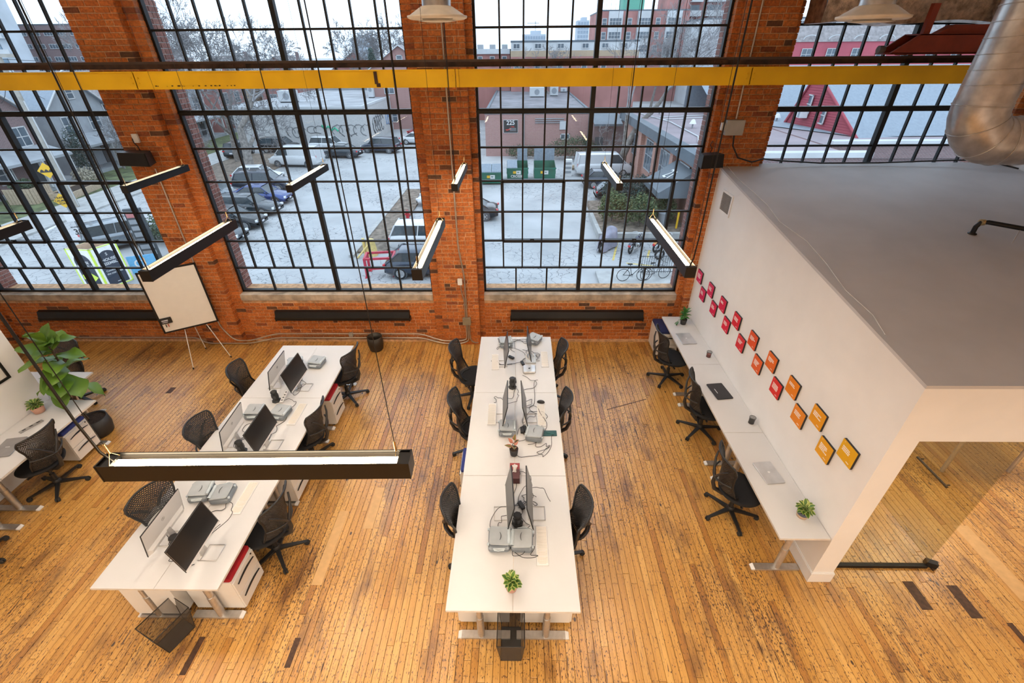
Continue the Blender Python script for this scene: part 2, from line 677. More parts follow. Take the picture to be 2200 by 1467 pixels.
def pier(idx, j0, x0, x1, j1, label):
    """masonry pier: front x0..x1, window openings begin at j0 and j1"""
    p = empty('pillar', (0, 0, 0), label=label, cat='pillar', kind='structure', group='brick piers between the windows')
    core = MB()
    core.box(x0 + .007, x1 - .007, YP + .008, YWL + .02, 0, ZTOP)
    core.box(j0 + .007, j1 - .007, YWL + .008, YG - .02, 0, ZTOP)
    core.box(j0 + .03, j1 - .03, YG - .03, YG + .05, 0, ZTOP)
    core.build('mortar_core', MORTAR, p)
    st = MB()
    fr = courses(x0, x1, 0, 6.2, 100 + idx)
    fr.sort(key=lambda q: abs(q[2] - 3.2))
    lay(p, fr, YP, YWL + .01, 300, st)
    lay(p, [(j0, x0 + .004, q * CH + .005, q * CH + CH - .005) for q in range(84)], YWL, YG - .02, 0, st)
    lay(p, [(x1 - .004, j1, q * CH + .005, q * CH + CH - .005) for q in range(84)], YWL, YG - .02, 0, st)
    tag(st.build('brickwork', BR, p), kind='stuff')
    ex = MB()
    for q in range(84):
        s = .0 if q % 2 else .05
        for (a, b_) in ((j0 + .02, j0 + .2), (j1 - .2, j1 - .02)):
            ex.box(a, b_, YG + .045, YG + .16 + s, q * CH - .4, q * CH + CH - .41)
            ex.box(a, b_, YG + .172 + s, YG + .36, q * CH - .4, q * CH + CH - .41)
    tag(ex.build('outer_brickwork', BRX, p), kind='stuff')
    mc = MB()
    mc.box(j0 + .027, j1 - .027, YG + .042, YG + .352, -6, ZTOP)
    mc.build('outer_mortar', MORTARX, p)
    return p


PIERS = [(-10.75, -10.70, -10.10, -10.02), (-6.29, -6.19, -5.46, -5.28), (-1.62, -1.46, -.75, -.652), (2.945, 3.03, 3.76, 3.87), (7.40, 7.53, 7.60, 7.63)]
PL = ['brick pier at the far end of the window wall beside the street', 'brick pier behind the whiteboard, with a speaker high on it', 'brick pier with conduit and a switch box, ending behind the middle desks',
      'brick pier where the white meeting room begins, with a grey junction box', 'brick pier at the corner above the white meeting room']
for i, q in enumerate(PIERS):
    pier(i, *q, PL[i])

BAYS = [(-10.02, -6.29, -8.148), (-5.28, -1.62, -3.44), (-.652, 2.945, 1.118), (3.87, 7.40, 5.605)]
BL = ['low brick wall under the street-side window, behind the fig tree', 'low brick wall under the window between the whiteboard and the middle pier', 'low brick wall under the window behind the middle desks', 'low brick wall under the window inside the meeting room']
SILLZ = 1.05
for i, (a, b_, mid) in enumerate(BAYS):
    w = empty('wall_north_%d' % (i + 1), (0, 0, 0), label=BL[i], cat='wall', kind='structure')
    mb = MB()
    mb.box(a - .01, b_ + .01, YWL + .008, YG + .3, -.2, SILLZ - .13)
    mb.box(a - .03, b_ + .03, YG + .04, YG + .35, -6, SILLZ - .02)
    mb.box(a - .03, b_ + .03, YWL, YG + .35, ZTOP - .15, 7.4)
    mb.build('mortar_core', MORTAR, w)
    st = MB()
    br = courses(a, b_, .05, SILLZ - .125, 300 + i)
    lay(w, br, YWL, YWL + .08, 300, st)
    if st.v:
        tag(st.build('brickwork', BR, w), kind='stuff')
    s_ = MB()
    # cast sill, chipped along its front edge
    n = 30
    for k in range(n):
        xa, xb = a + (b_ - a) * k / n, a + (b_ - a) * (k + 1) / n
        ch = rnd.uniform(0, .012)
        s_.add([(xa, YWL - .028 + ch, SILLZ - .125), (xb, YWL - .028 + ch, SILLZ - .125), (xb, YG + .06, SILLZ - .125), (xa, YG + .06, SILLZ - .125),
                (xa, YWL - .022 + ch, SILLZ - .012), (xb, YWL - .022 + ch, SILLZ - .012), (xb, YG + .06, SILLZ), (xa, YG + .06, SILLZ)],
               [(0, 1, 5, 4), (4, 5, 6, 7), (0, 3, 2, 1), (1, 2, 6, 5), (3, 0, 4, 7)])
    s_.build('sill', CONC, w)
    t = MB()
    t.box(a, b_, YWL - .022, YWL + .01, .0, .045)
    t.build('wall_foot', MORTAR, w)

# ------------------------------------------------------------------ steel windows, every pane a part
ROWS = [1.05, 1.524, 2.04, 2.557, 3.073, 3.594, 4.116, 4.646, 5.176, 5.70, 6.22, 6.75]
pane_me = MB().box(0, 1, -.5, .5, 0, 1).mesh('pane', GLASS)
WLAB = ['steel-framed factory window over the street and houses', 'steel-framed factory window over the parking lot with the bare tree', 'steel-framed factory window over the bins and motorcycles', 'steel-framed factory window above the white meeting room']
for i, (a, b_, mid) in enumerate(BAYS):
    w = empty('window_%d' % (i + 1), (0, YG, 0), label=WLAB[i], cat='window', kind='structure')
    fr = MB()
    fr.box(a - .01, a + .035, -.03, .05, SILLZ, 6.8)
    fr.box(b_ - .035, b_ + .01, -.03, .05, SILLZ, 6.8)
    fr.box(a, b_, -.03, .05, SILLZ - .005, SILLZ + .032)
    fr.box(a, b_, -.03, .05, 6.72, 6.8)
    fr.box(mid - .034, mid + .034, -.035, .05, SILLZ, 6.8)
    fr.box(a, b_, -.032, .05, 4.116 - .036, 4.116 + .036)
    fr.box(a, b_, -.045, -.03, 4.116 - .012, 4.116 + .012)
    fr.build('window_frame', STEEL, w)
    bars = MB()
    for r in range(1, len(ROWS) - 1):
        if r != 6:
            bars.box(a, b_, -.016, .03, ROWS[r] - .014, ROWS[r] + .014)
    halves = ((a + .03, mid - .03), (mid + .03, b_ - .03))
    for h, (p, q) in enumerate(halves):
        for r in range(len(ROWS) - 1):
            n = 3 if r == 0 else 5
            for k in range(n):
                u0, u1 = p + (q - p) * k / n, p + (q - p) * (k + 1) / n
                if k:
                    wd = .014 if r == 0 else .0125
                    bars.box(u0 - wd, u0 + wd, -.018, .03, ROWS[r], ROWS[r + 1])
                inst('pane', pane_me, w, (u0, .008, ROWS[r]), (u1 - u0, .005, ROWS[r + 1] - ROWS[r]), (rnd.uniform(-.0025, .0025), 0, rnd.uniform(-.0025, .0025)))
        if i in (0, 2):
            sf = MB()
            xa, xb = p + (q - p) / 5, p + (q - p) * 4 / 5
            za, zb = ROWS[2], ROWS[4]
            for (aa, bb, cc, dd) in ((xa - .024, xa + .024, za, zb), (xb - .024, xb + .024, za, zb), (xa, xb, za - .024, za + .024), (xa, xb, zb - .026, zb + .026)):
                sf.box(aa, bb, -.045, .04, cc, dd)
            sf.cbox(((xa + xb) / 2, -.06, za + .03), (.07, .03, .05))
            sf.cbox(((xa + xb) / 2, -.085, za + .03), (.03, .05, .02))
            sf.build('opening_sash', STEEL, w)
    bars.build('glazing_bars', STEEL, w)

# ------------------------------------------------------------------ rest of the hall, outside the picture
mb = MB()
mb.box(FX0 - .25, FX0 - .1, -5.2, 8.1, -.3, 7.5)
tag(mb.build('wall_west', WHITE), 'plain side wall of the hall next to the street window', 'wall', kind='structure')
mb = MB()
mb.box(7.63, 7.80, -5.2, 8.1, -.3, 7.5)
tag(mb.build('wall_east', WHITE), 'white side wall of the hall beyond the meeting room', 'wall', kind='structure')
mb = MB()
mb.box(FX0 - .25, 7.8, -5.35, -5.2, -.3, 7.5)
tag(mb.build('wall_south', WHITE), 'plain rear wall of the hall', 'wall', kind='structure')
mb = MB()
mb.box(FX0 - .25, 7.8, -5.35, 8.1, 7.4, 7.6)
tag(mb.build('ceiling', WHITE), 'plain ceiling high above the hall', 'ceiling', kind='structure')

# ------------------------------------------------------------------ white meeting room with sloping roof
BX = 3.16
ZN, ZF, YN, YF = 2.70, 3.36, 2.82, 7.70
rz = lambda y: ZN + (ZF - ZN) * (y - YN) / (YF - .0 - YN)


def wedge(x0, x1, y0, y1, zb0, zt0, zb1, zt1, mb=None):
    mb = mb or MB()
    return mb.add([(x0, y0, zb0), (x1, y0, zb0), (x1, y1, zb1), (x0, y1, zb1), (x0, y0, zt0), (x1, y0, zt0), (x1, y1, zt1), (x0, y1, zt1)],
                  [(0, 3, 2, 1), (4, 5, 6, 7), (0, 1, 5, 4), (1, 2, 6, 5), (2, 3, 7, 6), (3, 0, 4, 7)])


mr = empty('wall_partition', (0, 0, 0), label='white drywall partition of the meeting room, hung with bright square plaques', cat='wall', kind='structure')
wedge(BX, BX + .22, YN, YF - .03, 0, ZN - .0305, 0, ZF - .0305).build('drywall', WHITE, mr)
mb = MB()
mb.box(BX - .016, BX + .236, YN - .016, YF - .05, 0.002, .15)
mb.box(BX - .009, BX + .229, YN - .009, YF - .05, .15, .162)
tag(mb.build('baseboard_partition', WHITE), 'white baseboard around the foot of the meeting room partition', 'baseboard', kind='structure')
vt = empty('wall_vent', (BX - .001, 7.02, 2.915), label='small slatted return-air grille high on the white partition', cat='vent')
mb = MB()
for (y0, y1, z0, z1) in ((-.2, .2, .13, .165), (-.2, .2, -.165, -.13), (-.2, -.165, -.13, .13), (.165, .2, -.13, .13)):
    mb.box(-.012, 0, y0, y1, z0, z1)
mb.build('frame', WHITE, vt)
GRY = pm('vent_grey', (0.42, 0.36, 0.30), 0.5)
MB().box(-.002, 0, -.17, .17, -.135, .135).build('backing', pm('vent_dark', (.08, .06, .05), .8), vt)
sl = MB().cbox((-.006, 0, 0), (.010, .33, .006), ry=.6).mesh('slat', GRY)
for k in range(17):
    inst('slat', sl, vt, (0, 0, -.128 + k * .016))
rf = empty('roof_slab', (0, 0, 0), label='sloping pale grey roof of the white meeting room', cat='roof', kind='structure')
wedge(BX - .002, 7.62, YN - .002, YF - .03, ZN - .03, ZN, ZF - .03, ZF).build('roof_board', ROOFW, rf)
wedge(BX + .225, 7.62, YN + .012, YF - .05, ZN - .2, ZN - .031, ZF - .2, ZF - .031).build('soffit', WHITE, rf)
mb = MB()
mb.box(BX + .22, 7.62, YN + .004, YN + .2, 2.10, ZN - .031)
tag(mb.build('wall_header', WHITE), 'cream painted header wall above the meeting room glass', 'wall', kind='structure')

gp = empty('glass_partition', (0, 2.99, 0), label='fixed clear glass front of the meeting room with a black floor track', cat='glass wall')
MB().box(BX + .235, 4.54, -.005, .005, .03, 2.11).build('glass_sheet', TINT, gp)
MB().box(BX + .237, 4.56, -.022, .022, 0.001, .04).build('floor_track', STEEL, gp)
MB().box(BX + .235, 4.56, -.02, .02, 2.07, 2.10).build('head_track', STEEL, gp)
gd = empty('glass_door', (4.60, 3.02, 0), rz=0, label='open frameless glass door with a black bar handle beside the fixed glass', cat='door')
MB().box(-.005, .005, .0, .92, .06, 2.06).build('glass_leaf', TINT, gd)
M_ = Matrix.Rotation(-.42, 4, 'Z')
mb = MB()
mb.box(-.055, .055, -.03, .03, 0.002, .075, 0, Matrix.Translation((.012, -.015, 0)) @ M_)
mb.build('pivot_shoe', STEEL, gd)
mb = MB()
mb.tube([(-.05, .27, .965), (-.05, .70, .965)], .013, 8)
for yy in (.30, .67):
    mb.tube([(-.05, yy, .965), (.0, yy, .965)], .008, 6)
mb.build('handle', STEEL, gd, label='black bar handle')
# table inside the meeting room
ti = empty('meeting_table', (6.25, 4.75, 0), label='pale table just visible inside the meeting room glass', cat='table')
MB().rbox((0, 0, .725), (1.1, .95, .03), .03).build('tabletop', LAM, ti)
lg = MB().tube([(0, 0, 0.001), (0, 0, .71)], .025, 8).mesh('leg', ALU)
for sx in (-.45, .45):
    for sy in (-.38, .38):
        inst('leg', lg, ti, (sx, sy, 0))

# low partition with desks at the street side
wp = empty('wall_divider', (0, 0, 0), label='white divider wall at the street side, with a black framed picture', cat='wall', kind='structure')
MB().box(-6.88, -6.755, 1.9, 4.985, 0, 2.75).build('drywall', WHITE, wp)
pf = empty('picture_frame', (-6.753, 4.38, 1.55), label='black framed print hanging on the white divider wall', cat='picture')
mb = MB()
for (y0, y1, z0, z1) in ((-.36, .36, .22, .25), (-.36, .36, -.25, -.22), (-.36, -.33, -.22, .22), (.33, .36, -.22, .22)):
    mb.box(0, .025, y0, y1, z0, z1)
mb.build('frame', BLACKM, pf)
MB().box(0, .008, -.335, .335, -.225, .225).build('print', CAN, pf)
# ------------------------------------------------------------------ desks
def desk_meshes(L, W, fe=-.05):
    """desk with its long side along y; returns part meshes; origin at floor, centre of top"""
    t = MB()
    t.box(-W / 2 + .0015, W / 2 - .0015, -L / 2 + .0015, L / 2 - .0015, .704, .73)
    top = t.mesh('desktop', LAM)
    e = MB()
    for (a, b_, c, d) in ((-W / 2, W / 2, -L / 2, -L / 2 + .0014), (-W / 2, W / 2, L / 2 - .0014, L / 2), (-W / 2, -W / 2 + .0014, -L / 2, L / 2), (W / 2 - .0014, W / 2, -L / 2, L / 2)):
        e.box(a, b_, c, d, .7045, .7285)
    edge = e.mesh('edge_band', EDGE)
    f = MB()
    e0, e1 = W / 2 + fe - .035, W / 2 + fe
    f.prism([(-W / 2 + .03, -.038), (e0, -.038), (e0, .038), (-W / 2 + .03, .038)], .002, .024)
    f.add([(e0, -.038, .002), (e1, -.034, .002), (e1, .034, .002), (e0, .038, .002), (e0, -.038, .026), (e1, -.034, .012), (e1, .034, .012), (e0, .038, .026)],
          [(0, 1, 5, 4), (1, 2, 6, 5), (2, 3, 7, 6), (4, 5, 6, 7), (0, 3, 2, 1)], 1)
    foot = f.mesh('foot', [ALU, PLASW])
    c = MB()
    c.tube([(.02, 0, .02), (.02, 0, .36)], .036, 14)
    c.tube([(.02, 0, .36), (.02, 0, .69)], .03, 14)
    c.box(-W / 2 + .06, W / 2 - .06, -.02, .02, .675, .704)
    col = c.mesh('leg', ALU)
    b = MB()
    b.box(-.03, .03, -L / 2 + .14, L / 2 - .14, .665, .70)
    beam = b.mesh('cross_beam', ALU)
    return top, edge, foot, col, beam


def make_desk(ms, L, loc, rz, label, group):
    t = empty('desk', (loc[0], loc[1], 0), rz, label, 'desk', group)
    inst('desktop', ms[0], t)
    inst('edge_band', ms[1], t)
    for sy in (-1, 1):
        y = sy * (L / 2 - .135)
        lg = inst('leg', ms[3], t, (0, y, 0))
        inst('foot', ms[2], lg, (0, 0, 0))
    inst('cross_beam', ms[4], t)
    return t


DL = desk_meshes(1.371, .598)
DC = desk_meshes(1.521, .598)
DR = desk_meshes(1.512, .505, .05)
ordn = ['nearest the wire bin', 'in the middle of the row', 'nearest the window']
for k in range(3):
    y = 2.264 + 1.374 * (k + .5)
    make_desk(DL, 1.371, (-3.681, y), pi, 'white desk on the whiteboard side of the outer island, ' + ordn[k], 'desks of the outer island')
    make_desk(DL, 1.371, (-3.081, y), 0, 'white desk on the aisle side of the outer island, ' + ordn[k], 'desks of the outer island')
    y = 2.097 + 1.524 * (k + .5)
    make_desk(DC, 1.521, (-.349, y), pi, 'white central-row desk on the outer-island side, ' + ordn[k], 'desks of the central double row')
    make_desk(DC, 1.521, (.2505, y), 0, 'white central-row desk on the plaque-wall side, ' + ordn[k], 'desks of the central double row')
    y = 2.83 + 1.516 * (k + .5)
    make_desk(DR, 1.512, (2.902, y), pi, 'narrow white desk against the plaque wall, ' + ['nearest the glass front', 'in the middle of the three', 'nearest the window'][k], 'desks along the plaque wall')
DS = desk_meshes(1.42, .69)
make_desk(DS, 1.42, (-6.402, 4.245), 0, 'white desk against the divider wall, holding the pink plant pot', 'desks at the street side')
make_desk(DS, 1.42, (-6.402, 2.82), 0, 'white desk against the divider wall, mostly out of view at the picture edge', 'desks at the street side')
make_desk(DS, 1.42, (-7.345, 5.28), pi / 2, 'white desk beyond the divider wall behind the fig leaves', 'desks at the street side')

# ------------------------------------------------------------------ drawer pedestals
CUSH = {'red': pm('red_cushion', (0.42, 0.012, 0.022), .85, bump=.3, bscale=300), 'blue': pm('blue_cushion', (0.035, 0.06, 0.28), .85, bump=.3, bscale=300), 'navy': pm('navy_cushion', (0.02, 0.03, 0.12), .85, bump=.3, bscale=300)}
pw, pd, ph = .385, .50, .50
body_me = MB().box(-pw / 2, pw / 2, -pd / 2, pd / 2 - .004, .045, ph).mesh('body', PEDW)
dr_me = MB().rbox((0, 0, 0), (pw - .006, .018, .208), .004).mesh('drawer', PEDW)
hm = MB()
hm.grid(lambda u, v: Vector((-.15 + .30 * u, (-.003 - .014 * (1 if 0 < v < 1 else 0)), (-.013 + .026 * v) * sin(pi * min(max(u, .04), .96)) + .012 * (1 - (2 * u - 1) ** 2))), 12, 2)
handle_me = hm.mesh('handle', PLAS)
wh = MB().lathe([(.022, -.012), (.022, .012)], 10, (0, 0, .022), axis='X').mesh('wheel', RUB)
lock_me = MB().lathe([(.009, 0), (.009, .008)], 10, (0, 0, 0), axis='Y').mesh('lock', PLAS)


def pedestal(loc, rz, label, cush=None):
    """drawers face local -y"""
    t = empty('drawer_pedestal', loc, rz, label, 'drawer unit', 'mobile drawer pedestals')
    inst('body', body_me, t)
    for k, z in enumerate((.16, .375)):
        d = inst('drawer', dr_me, t, (0, -pd / 2 - .009, z))
        inst('handle', handle_me, d, (0, -.009, .035), label='curved black handle')
    inst('lock', lock_me, t, (pw / 2 - .05, -pd / 2 - .026, ph - .03))
    for sx in (-1, 1):
        for sy in (-1, 1):
            inst('wheel', wh, t, (sx * (pw / 2 - .04), sy * (pd / 2 - .05), 0))
    if cush:
        MB().rbox((0, -.005, ph + .026), (pw - .006, pd - .004, .05), .02, n=4).build('cushion', CUSH[cush], t, label=cush + ' seat cushion')
    return t


pedestal((-3.09, 2.645, 0), pi / 2, 'white drawer pedestal with red cushion at the end above the wire bin', 'red')
pedestal((-3.075, 5.40, 0), pi / 2, 'white drawer pedestal with red cushion between two far office chairs', 'red')
pedestal((-3.09, 3.97, 0), pi / 2, 'white drawer pedestal half hidden by the long near pendant lamp', None)
pedestal((-3.66, 2.58, 0), -pi / 2, 'white drawer pedestal under the outer island, whiteboard side')
pedestal((-.335, 2.53, 0), -pi / 2, 'white drawer pedestal under the central row, left of the square mesh bin')
pedestal((.265, 2.53, 0), pi / 2, 'white drawer pedestal under the central row, right of the square mesh bin')
pedestal((-.465, 4.05, 0), -pi / 2, 'white drawer pedestal with a blue cushion peeking out under the central row', 'blue')
pedestal((-6.475, 4.635, 0), pi / 2, 'white drawer pedestal with blue cushion beside the fig tree pot', 'blue')
pedestal((2.755, 7.375, 0), 0, 'white drawer pedestal with navy cushion in the window corner', 'navy')

# ------------------------------------------------------------------ mesh-back office chair
KT = [(0, -.15, .455, .165), (.14, -.222, .505, .212), (.3, -.236, .60, .218), (.45, -.232, .70, .186), (.6, -.245, .80, .198), (.75, -.272, .89, .232), (.88, -.305, .975, .256), (.95, -.325, 1.025, .250), (1.0, -.338, 1.06, .205)]


def kt(t):
    for a, b_ in zip(KT, KT[1:]):
        if t <= b_[0] + 1e-9:
            f = (t - a[0]) / (b_[0] - a[0])
            return [a[i] + (b_[i] - a[i]) * f for i in (1, 2, 3)]
    return KT[-1][1:]


def backP(u, v, off=0.0):
    y, z, w = kt(min(max(v, 0), 1))
    s = 2 * min(max(u, 0), 1) - 1
    crv = .085 if v > .4 else .085 + (.4 - v) * .22
    p = Vector((s * w, y + crv * s * s * (w / .22), z + (-.02 * s * s if v > .85 else 0)))
    return p + Vector((-s * .25, 1, .12)).normalized() * off


def seatP(u, v, off=0.0):
    s, t = 2 * u - 1, 2 * v - 1
    k = sqrt(max(0, 1 - .5 * t * t)) / 1.0
    k2 = sqrt(max(0, 1 - .5 * s * s))
    return Vector((s * .245 * k, .03 + t * .225 * k2, .452 + .012 * s * s - .02 * max(0, t) ** 3)) + Vector((0, 0, 1)) * off


def perforated(fn, nu, nv, hole, th, mb, mi=0, hole_v=None, border=.05):
    hole_v = hole_v or hole
    for j in range(nv):
        v0, v1 = border + (1 - 2 * border) * j / nv, border + (1 - 2 * border) * (j + 1) / nv
        sh = .5 if j % 2 else 0
        us = [max(0, min(1, (i + sh) / nu)) for i in range(-1, nu + 1)]
        us = sorted(set(us + [0, 1]))
        for u0, u1 in zip(us, us[1:]):
            a0, a1 = border + (1 - 2 * border) * u0, border + (1 - 2 * border) * u1
            hu, hv = (1 - hole) / 2 * (a1 - a0), (1 - hole_v) / 2 * (v1 - v0)
            o = [(a0, v0), (a1, v0), (a1, v1), (a0, v1)]
            q = [(a0 + hu, v0 + hv), (a1 - hu, v0 + hv), (a1 - hu, v1 - hv), (a0 + hu, v1 - hv)]
            P = [fn(*c, th / 2) for c in o + q] + [fn(*c, -th / 2) for c in o + q]
            fs = []
            for k in range(4):
                k2 = (k + 1) % 4
                fs += [(k, k2, 4 + k2, 4 + k), (8 + k2, 8 + k, 12 + k, 12 + k2), (4 + k, 4 + k2, 12 + k2, 12 + k)]
            mb.add(P, fs, mi, False)


def rim(fn, border, r, mb, n=26):
    pts = []
    lo, hi = border, 1 - border
    for k in range(n):
        pts.append(fn(lo + (hi - lo) * k / n, lo))
    for k in range(n):
        pts.append(fn(hi, lo + (hi - lo) * k / n))
    for k in range(n):
        pts.append(fn(hi - (hi - lo) * k / n, hi))
    for k in range(n):
        pts.append(fn(lo, hi - (hi - lo) * k / n))
    mb.tube(pts, r, 6, closed=True)


def make_chair():
    t = empty('office_chair', (0, 0, 0), cat='chair')
    mb = MB()
    perforated(backP, 21, 36, .60, .006, mb, hole_v=.54)
    mb.build('backrest', PLASG, t)
    r_ = MB()
    rim(backP, .04, .0125, r_)
    r_.build('back_rim', PLAS, t)
    s_ = MB()
    s_.grid(lambda u, v: seatP(u, v, .012), 14, 14)
    s_.grid(lambda u, v: seatP(1 - u, v, -.028), 14, 14)
    rp = [seatP(k / 14, 0, -.008) for k in range(14)] + [seatP(1, k / 14, -.008) for k in range(14)] + [seatP(1 - k / 14, 1, -.008) for k in range(14)] + [seatP(0, 1 - k / 14, -.008) for k in range(14)]
    s_.tube(rp, .021, 8, closed=True)
    s_.build('seat', FABR, t)
    sp = MB()
    sp.tube([(0, -.02, .36), (0, -.16, .37), (0, -.275, .45), (0, -.315, .56), (0, -.312, .66)], [.03, .03, .026, .024, .02], 8)
    for s in (-1, 1):
        sp.tube([(0, -.312, .64), (s * .06, -.318, .74), (s * .125, -.305, .84), (s * .175, -.27, .90)], [.018, .016, .013, .010], 8)
    sp.build('spine', PLASG, t)
    lb = MB()
    pts = []
    for k in range(13):
        s = -1 + k / 6
        pts.append((s * .205, -.325 + .125 * abs(s) ** 2.2, .665 + .03 * abs(s)))
    lb.tube(pts, .011, 6)
    lb.build('lumbar_band', PLASG, t)
    ms = MB()
    ms.rbox((0, .0, .385), (.16, .28, .07), .03)
    for s in (-1, 1):
        ms.tube([(s * .05, .0, .38), (s * .24, -.02, .40)], .014, 6)
    ms.build('tilt_mechanism', PLAS, t)
    gc = MB()
    gc.tube([(0, 0, .10), (0, 0, .24)], .028, 10)
    gc.tube([(0, 0, .24), (0, 0, .36)], .016, 10)
    gc.build('gas_column', PLAS, t)
    for s in (-1, 1):
        a = MB()
        a.tube([(s * .24, -.02, .40), (s * .275, -.02, .43), (s * .28, -.02, .64)], [.018, .018, .02], 8)
        ar = a.build('armrest', PLAS, t)
        MB().rbox((s * .28, .0, .655), (.075, .25, .03), .036, n=4).build('arm_pad', RUB, ar)
    hub = MB().lathe([(.045, .075), (.045, .12), (.032, .135)], 12).mesh('hub', PLAS)
    inst('hub', hub, t)
    lm = MB()
    lm.add([Vector(p) for p in ((.03, -.026, .10), (.03, .026, .10), (.32, .016, .062), (.32, -.016, .062), (.03, -.022, .065), (.03, .022, .065), (.32, .014, .045), (.32, -.014, .045))],
           [(0, 3, 2, 1), (4, 5, 6, 7), (0, 1, 5, 4), (1, 2, 6, 5), (2, 3, 7, 6), (3, 0, 4, 7)])
    lm.tube([(.315, 0, .02), (.315, 0, .058)], .012, 6)
    leg_me = lm.mesh('base_leg', PLAS)
    cm = MB()
    for s in (-1, 1):
        cm.lathe([(.012, s * .004), (.029, s * .006), (.030, s * .014), (.024, s * .022)], 14, (.315, 0, .031), axis='Y')
    cm.rbox((.315, 0, .05), (.03, .05, .016), .008)
    caster_me = cm.mesh('caster', RUB)
    for k in range(5):
        a = 2 * pi * k / 5 + .3
        lg = inst('base_leg', leg_me, t, (0, 0, 0), None, (0, 0, a))
        inst('caster', caster_me, lg)
    return t


chair0 = make_chair()
CHG = 'mesh-back office chairs'
spots = [
    ((-3.94, 5.40), -pi / 2 + .12, 'black mesh-back office chair by the whiteboard legs, at the far end of the outer island'),
    ((-3.80, 4.18), -pi / 2 - .06, 'black mesh-back office chair second along the whiteboard side of the outer island'),
    ((-3.68, 3.03), -pi / 2 - .35, 'black mesh-back office chair directly under the end of the long near lamp'),
    ((-2.86, 5.90), pi / 2 - .25, 'black mesh office chair by the dark round bin, beyond the far red pedestal'),
    ((-2.90, 4.52), pi / 2 - .12, 'black mesh office chair on the middle aisle just in front of the far red pedestal'),
    ((-2.79, 3.10), pi / 2 - .14, 'black mesh office chair beside the near red-cushion pedestal'),
    ((-.76, 5.92), -pi / 2 - .05, 'black office chair with raised armrests at the window end of the central row'),
    ((-.62, 4.70), -pi / 2 + .02, 'black office chair in the middle of the central row, outer-island side'),
    ((-.47, 3.05), -pi / 2 + .0, 'black office chair by the wire bin end of the central row, outer-island side'),
    ((.44, 5.97), pi / 2 + .0, 'black office chair at the window end of the central row, plaque-wall side'),
    ((.39, 4.72), pi / 2 - .06, 'black office chair beside the green drawing tablet on the central row'),
    ((.425, 3.03), pi / 2 + .02, 'black office chair beside the long white keyboard near the end of the central row'),
    ((2.60, 6.43), -pi / 2 + .1, 'black office chair at the plaque-wall desk next to the navy pedestal'),
    ((2.74, 5.14), -pi / 2 - .1, 'black office chair in front of the black laptop by the plaque wall'),
    ((2.63, 3.68), -pi / 2 - .05, 'black office chair in front of the silver laptop nearest the glass front'),
    ((-6.17, 4.04), pi / 2 - .1, 'black mesh office chair at the divider wall desk, next to the blue pedestal'),
    ((-6.22, 2.93), pi / 2, 'black office chair at the picture edge showing only a caster'),
    ((-7.32, 5.80), pi, 'black office chair behind the fig leaves at the far desk'),
]
for i, ((x, y), rz_, lab) in enumerate(spots):
    if i == 0:
        o = chair0
        o.location = (x, y, 0)
        o.rotation_euler = (0, 0, rz_)
        tag(o, lab, 'chair', CHG)
    else:
        o = dup(chair0, (x, y, 0), rz_, lab, CHG)
    # every chair rests on its casters turned a little differently
    tw = rnd.uniform(-.5, .5)
    for ch in o.children:
        if ch.name.startswith('base_leg'):
            ch.rotation_euler.z += tw
    if i not in (6, 7, 14):
        for ch in list(o.children):
            if ch.name.startswith('armrest'):
                for g in list(ch.children):
                    bpy.data.objects.remove(g)
                bpy.data.objects.remove(ch)

# ------------------------------------------------------------------ monitors
SCR = pm('dark_screen', (0.02, 0.02, 0.021), 0.28, var=0.02)
MBK = pm('monitor_white', (0.74, 0.72, 0.70), 0.35, var=0.01)
LOGO = pm('logo_grey', (0.30, 0.29, 0.29), 0.4)


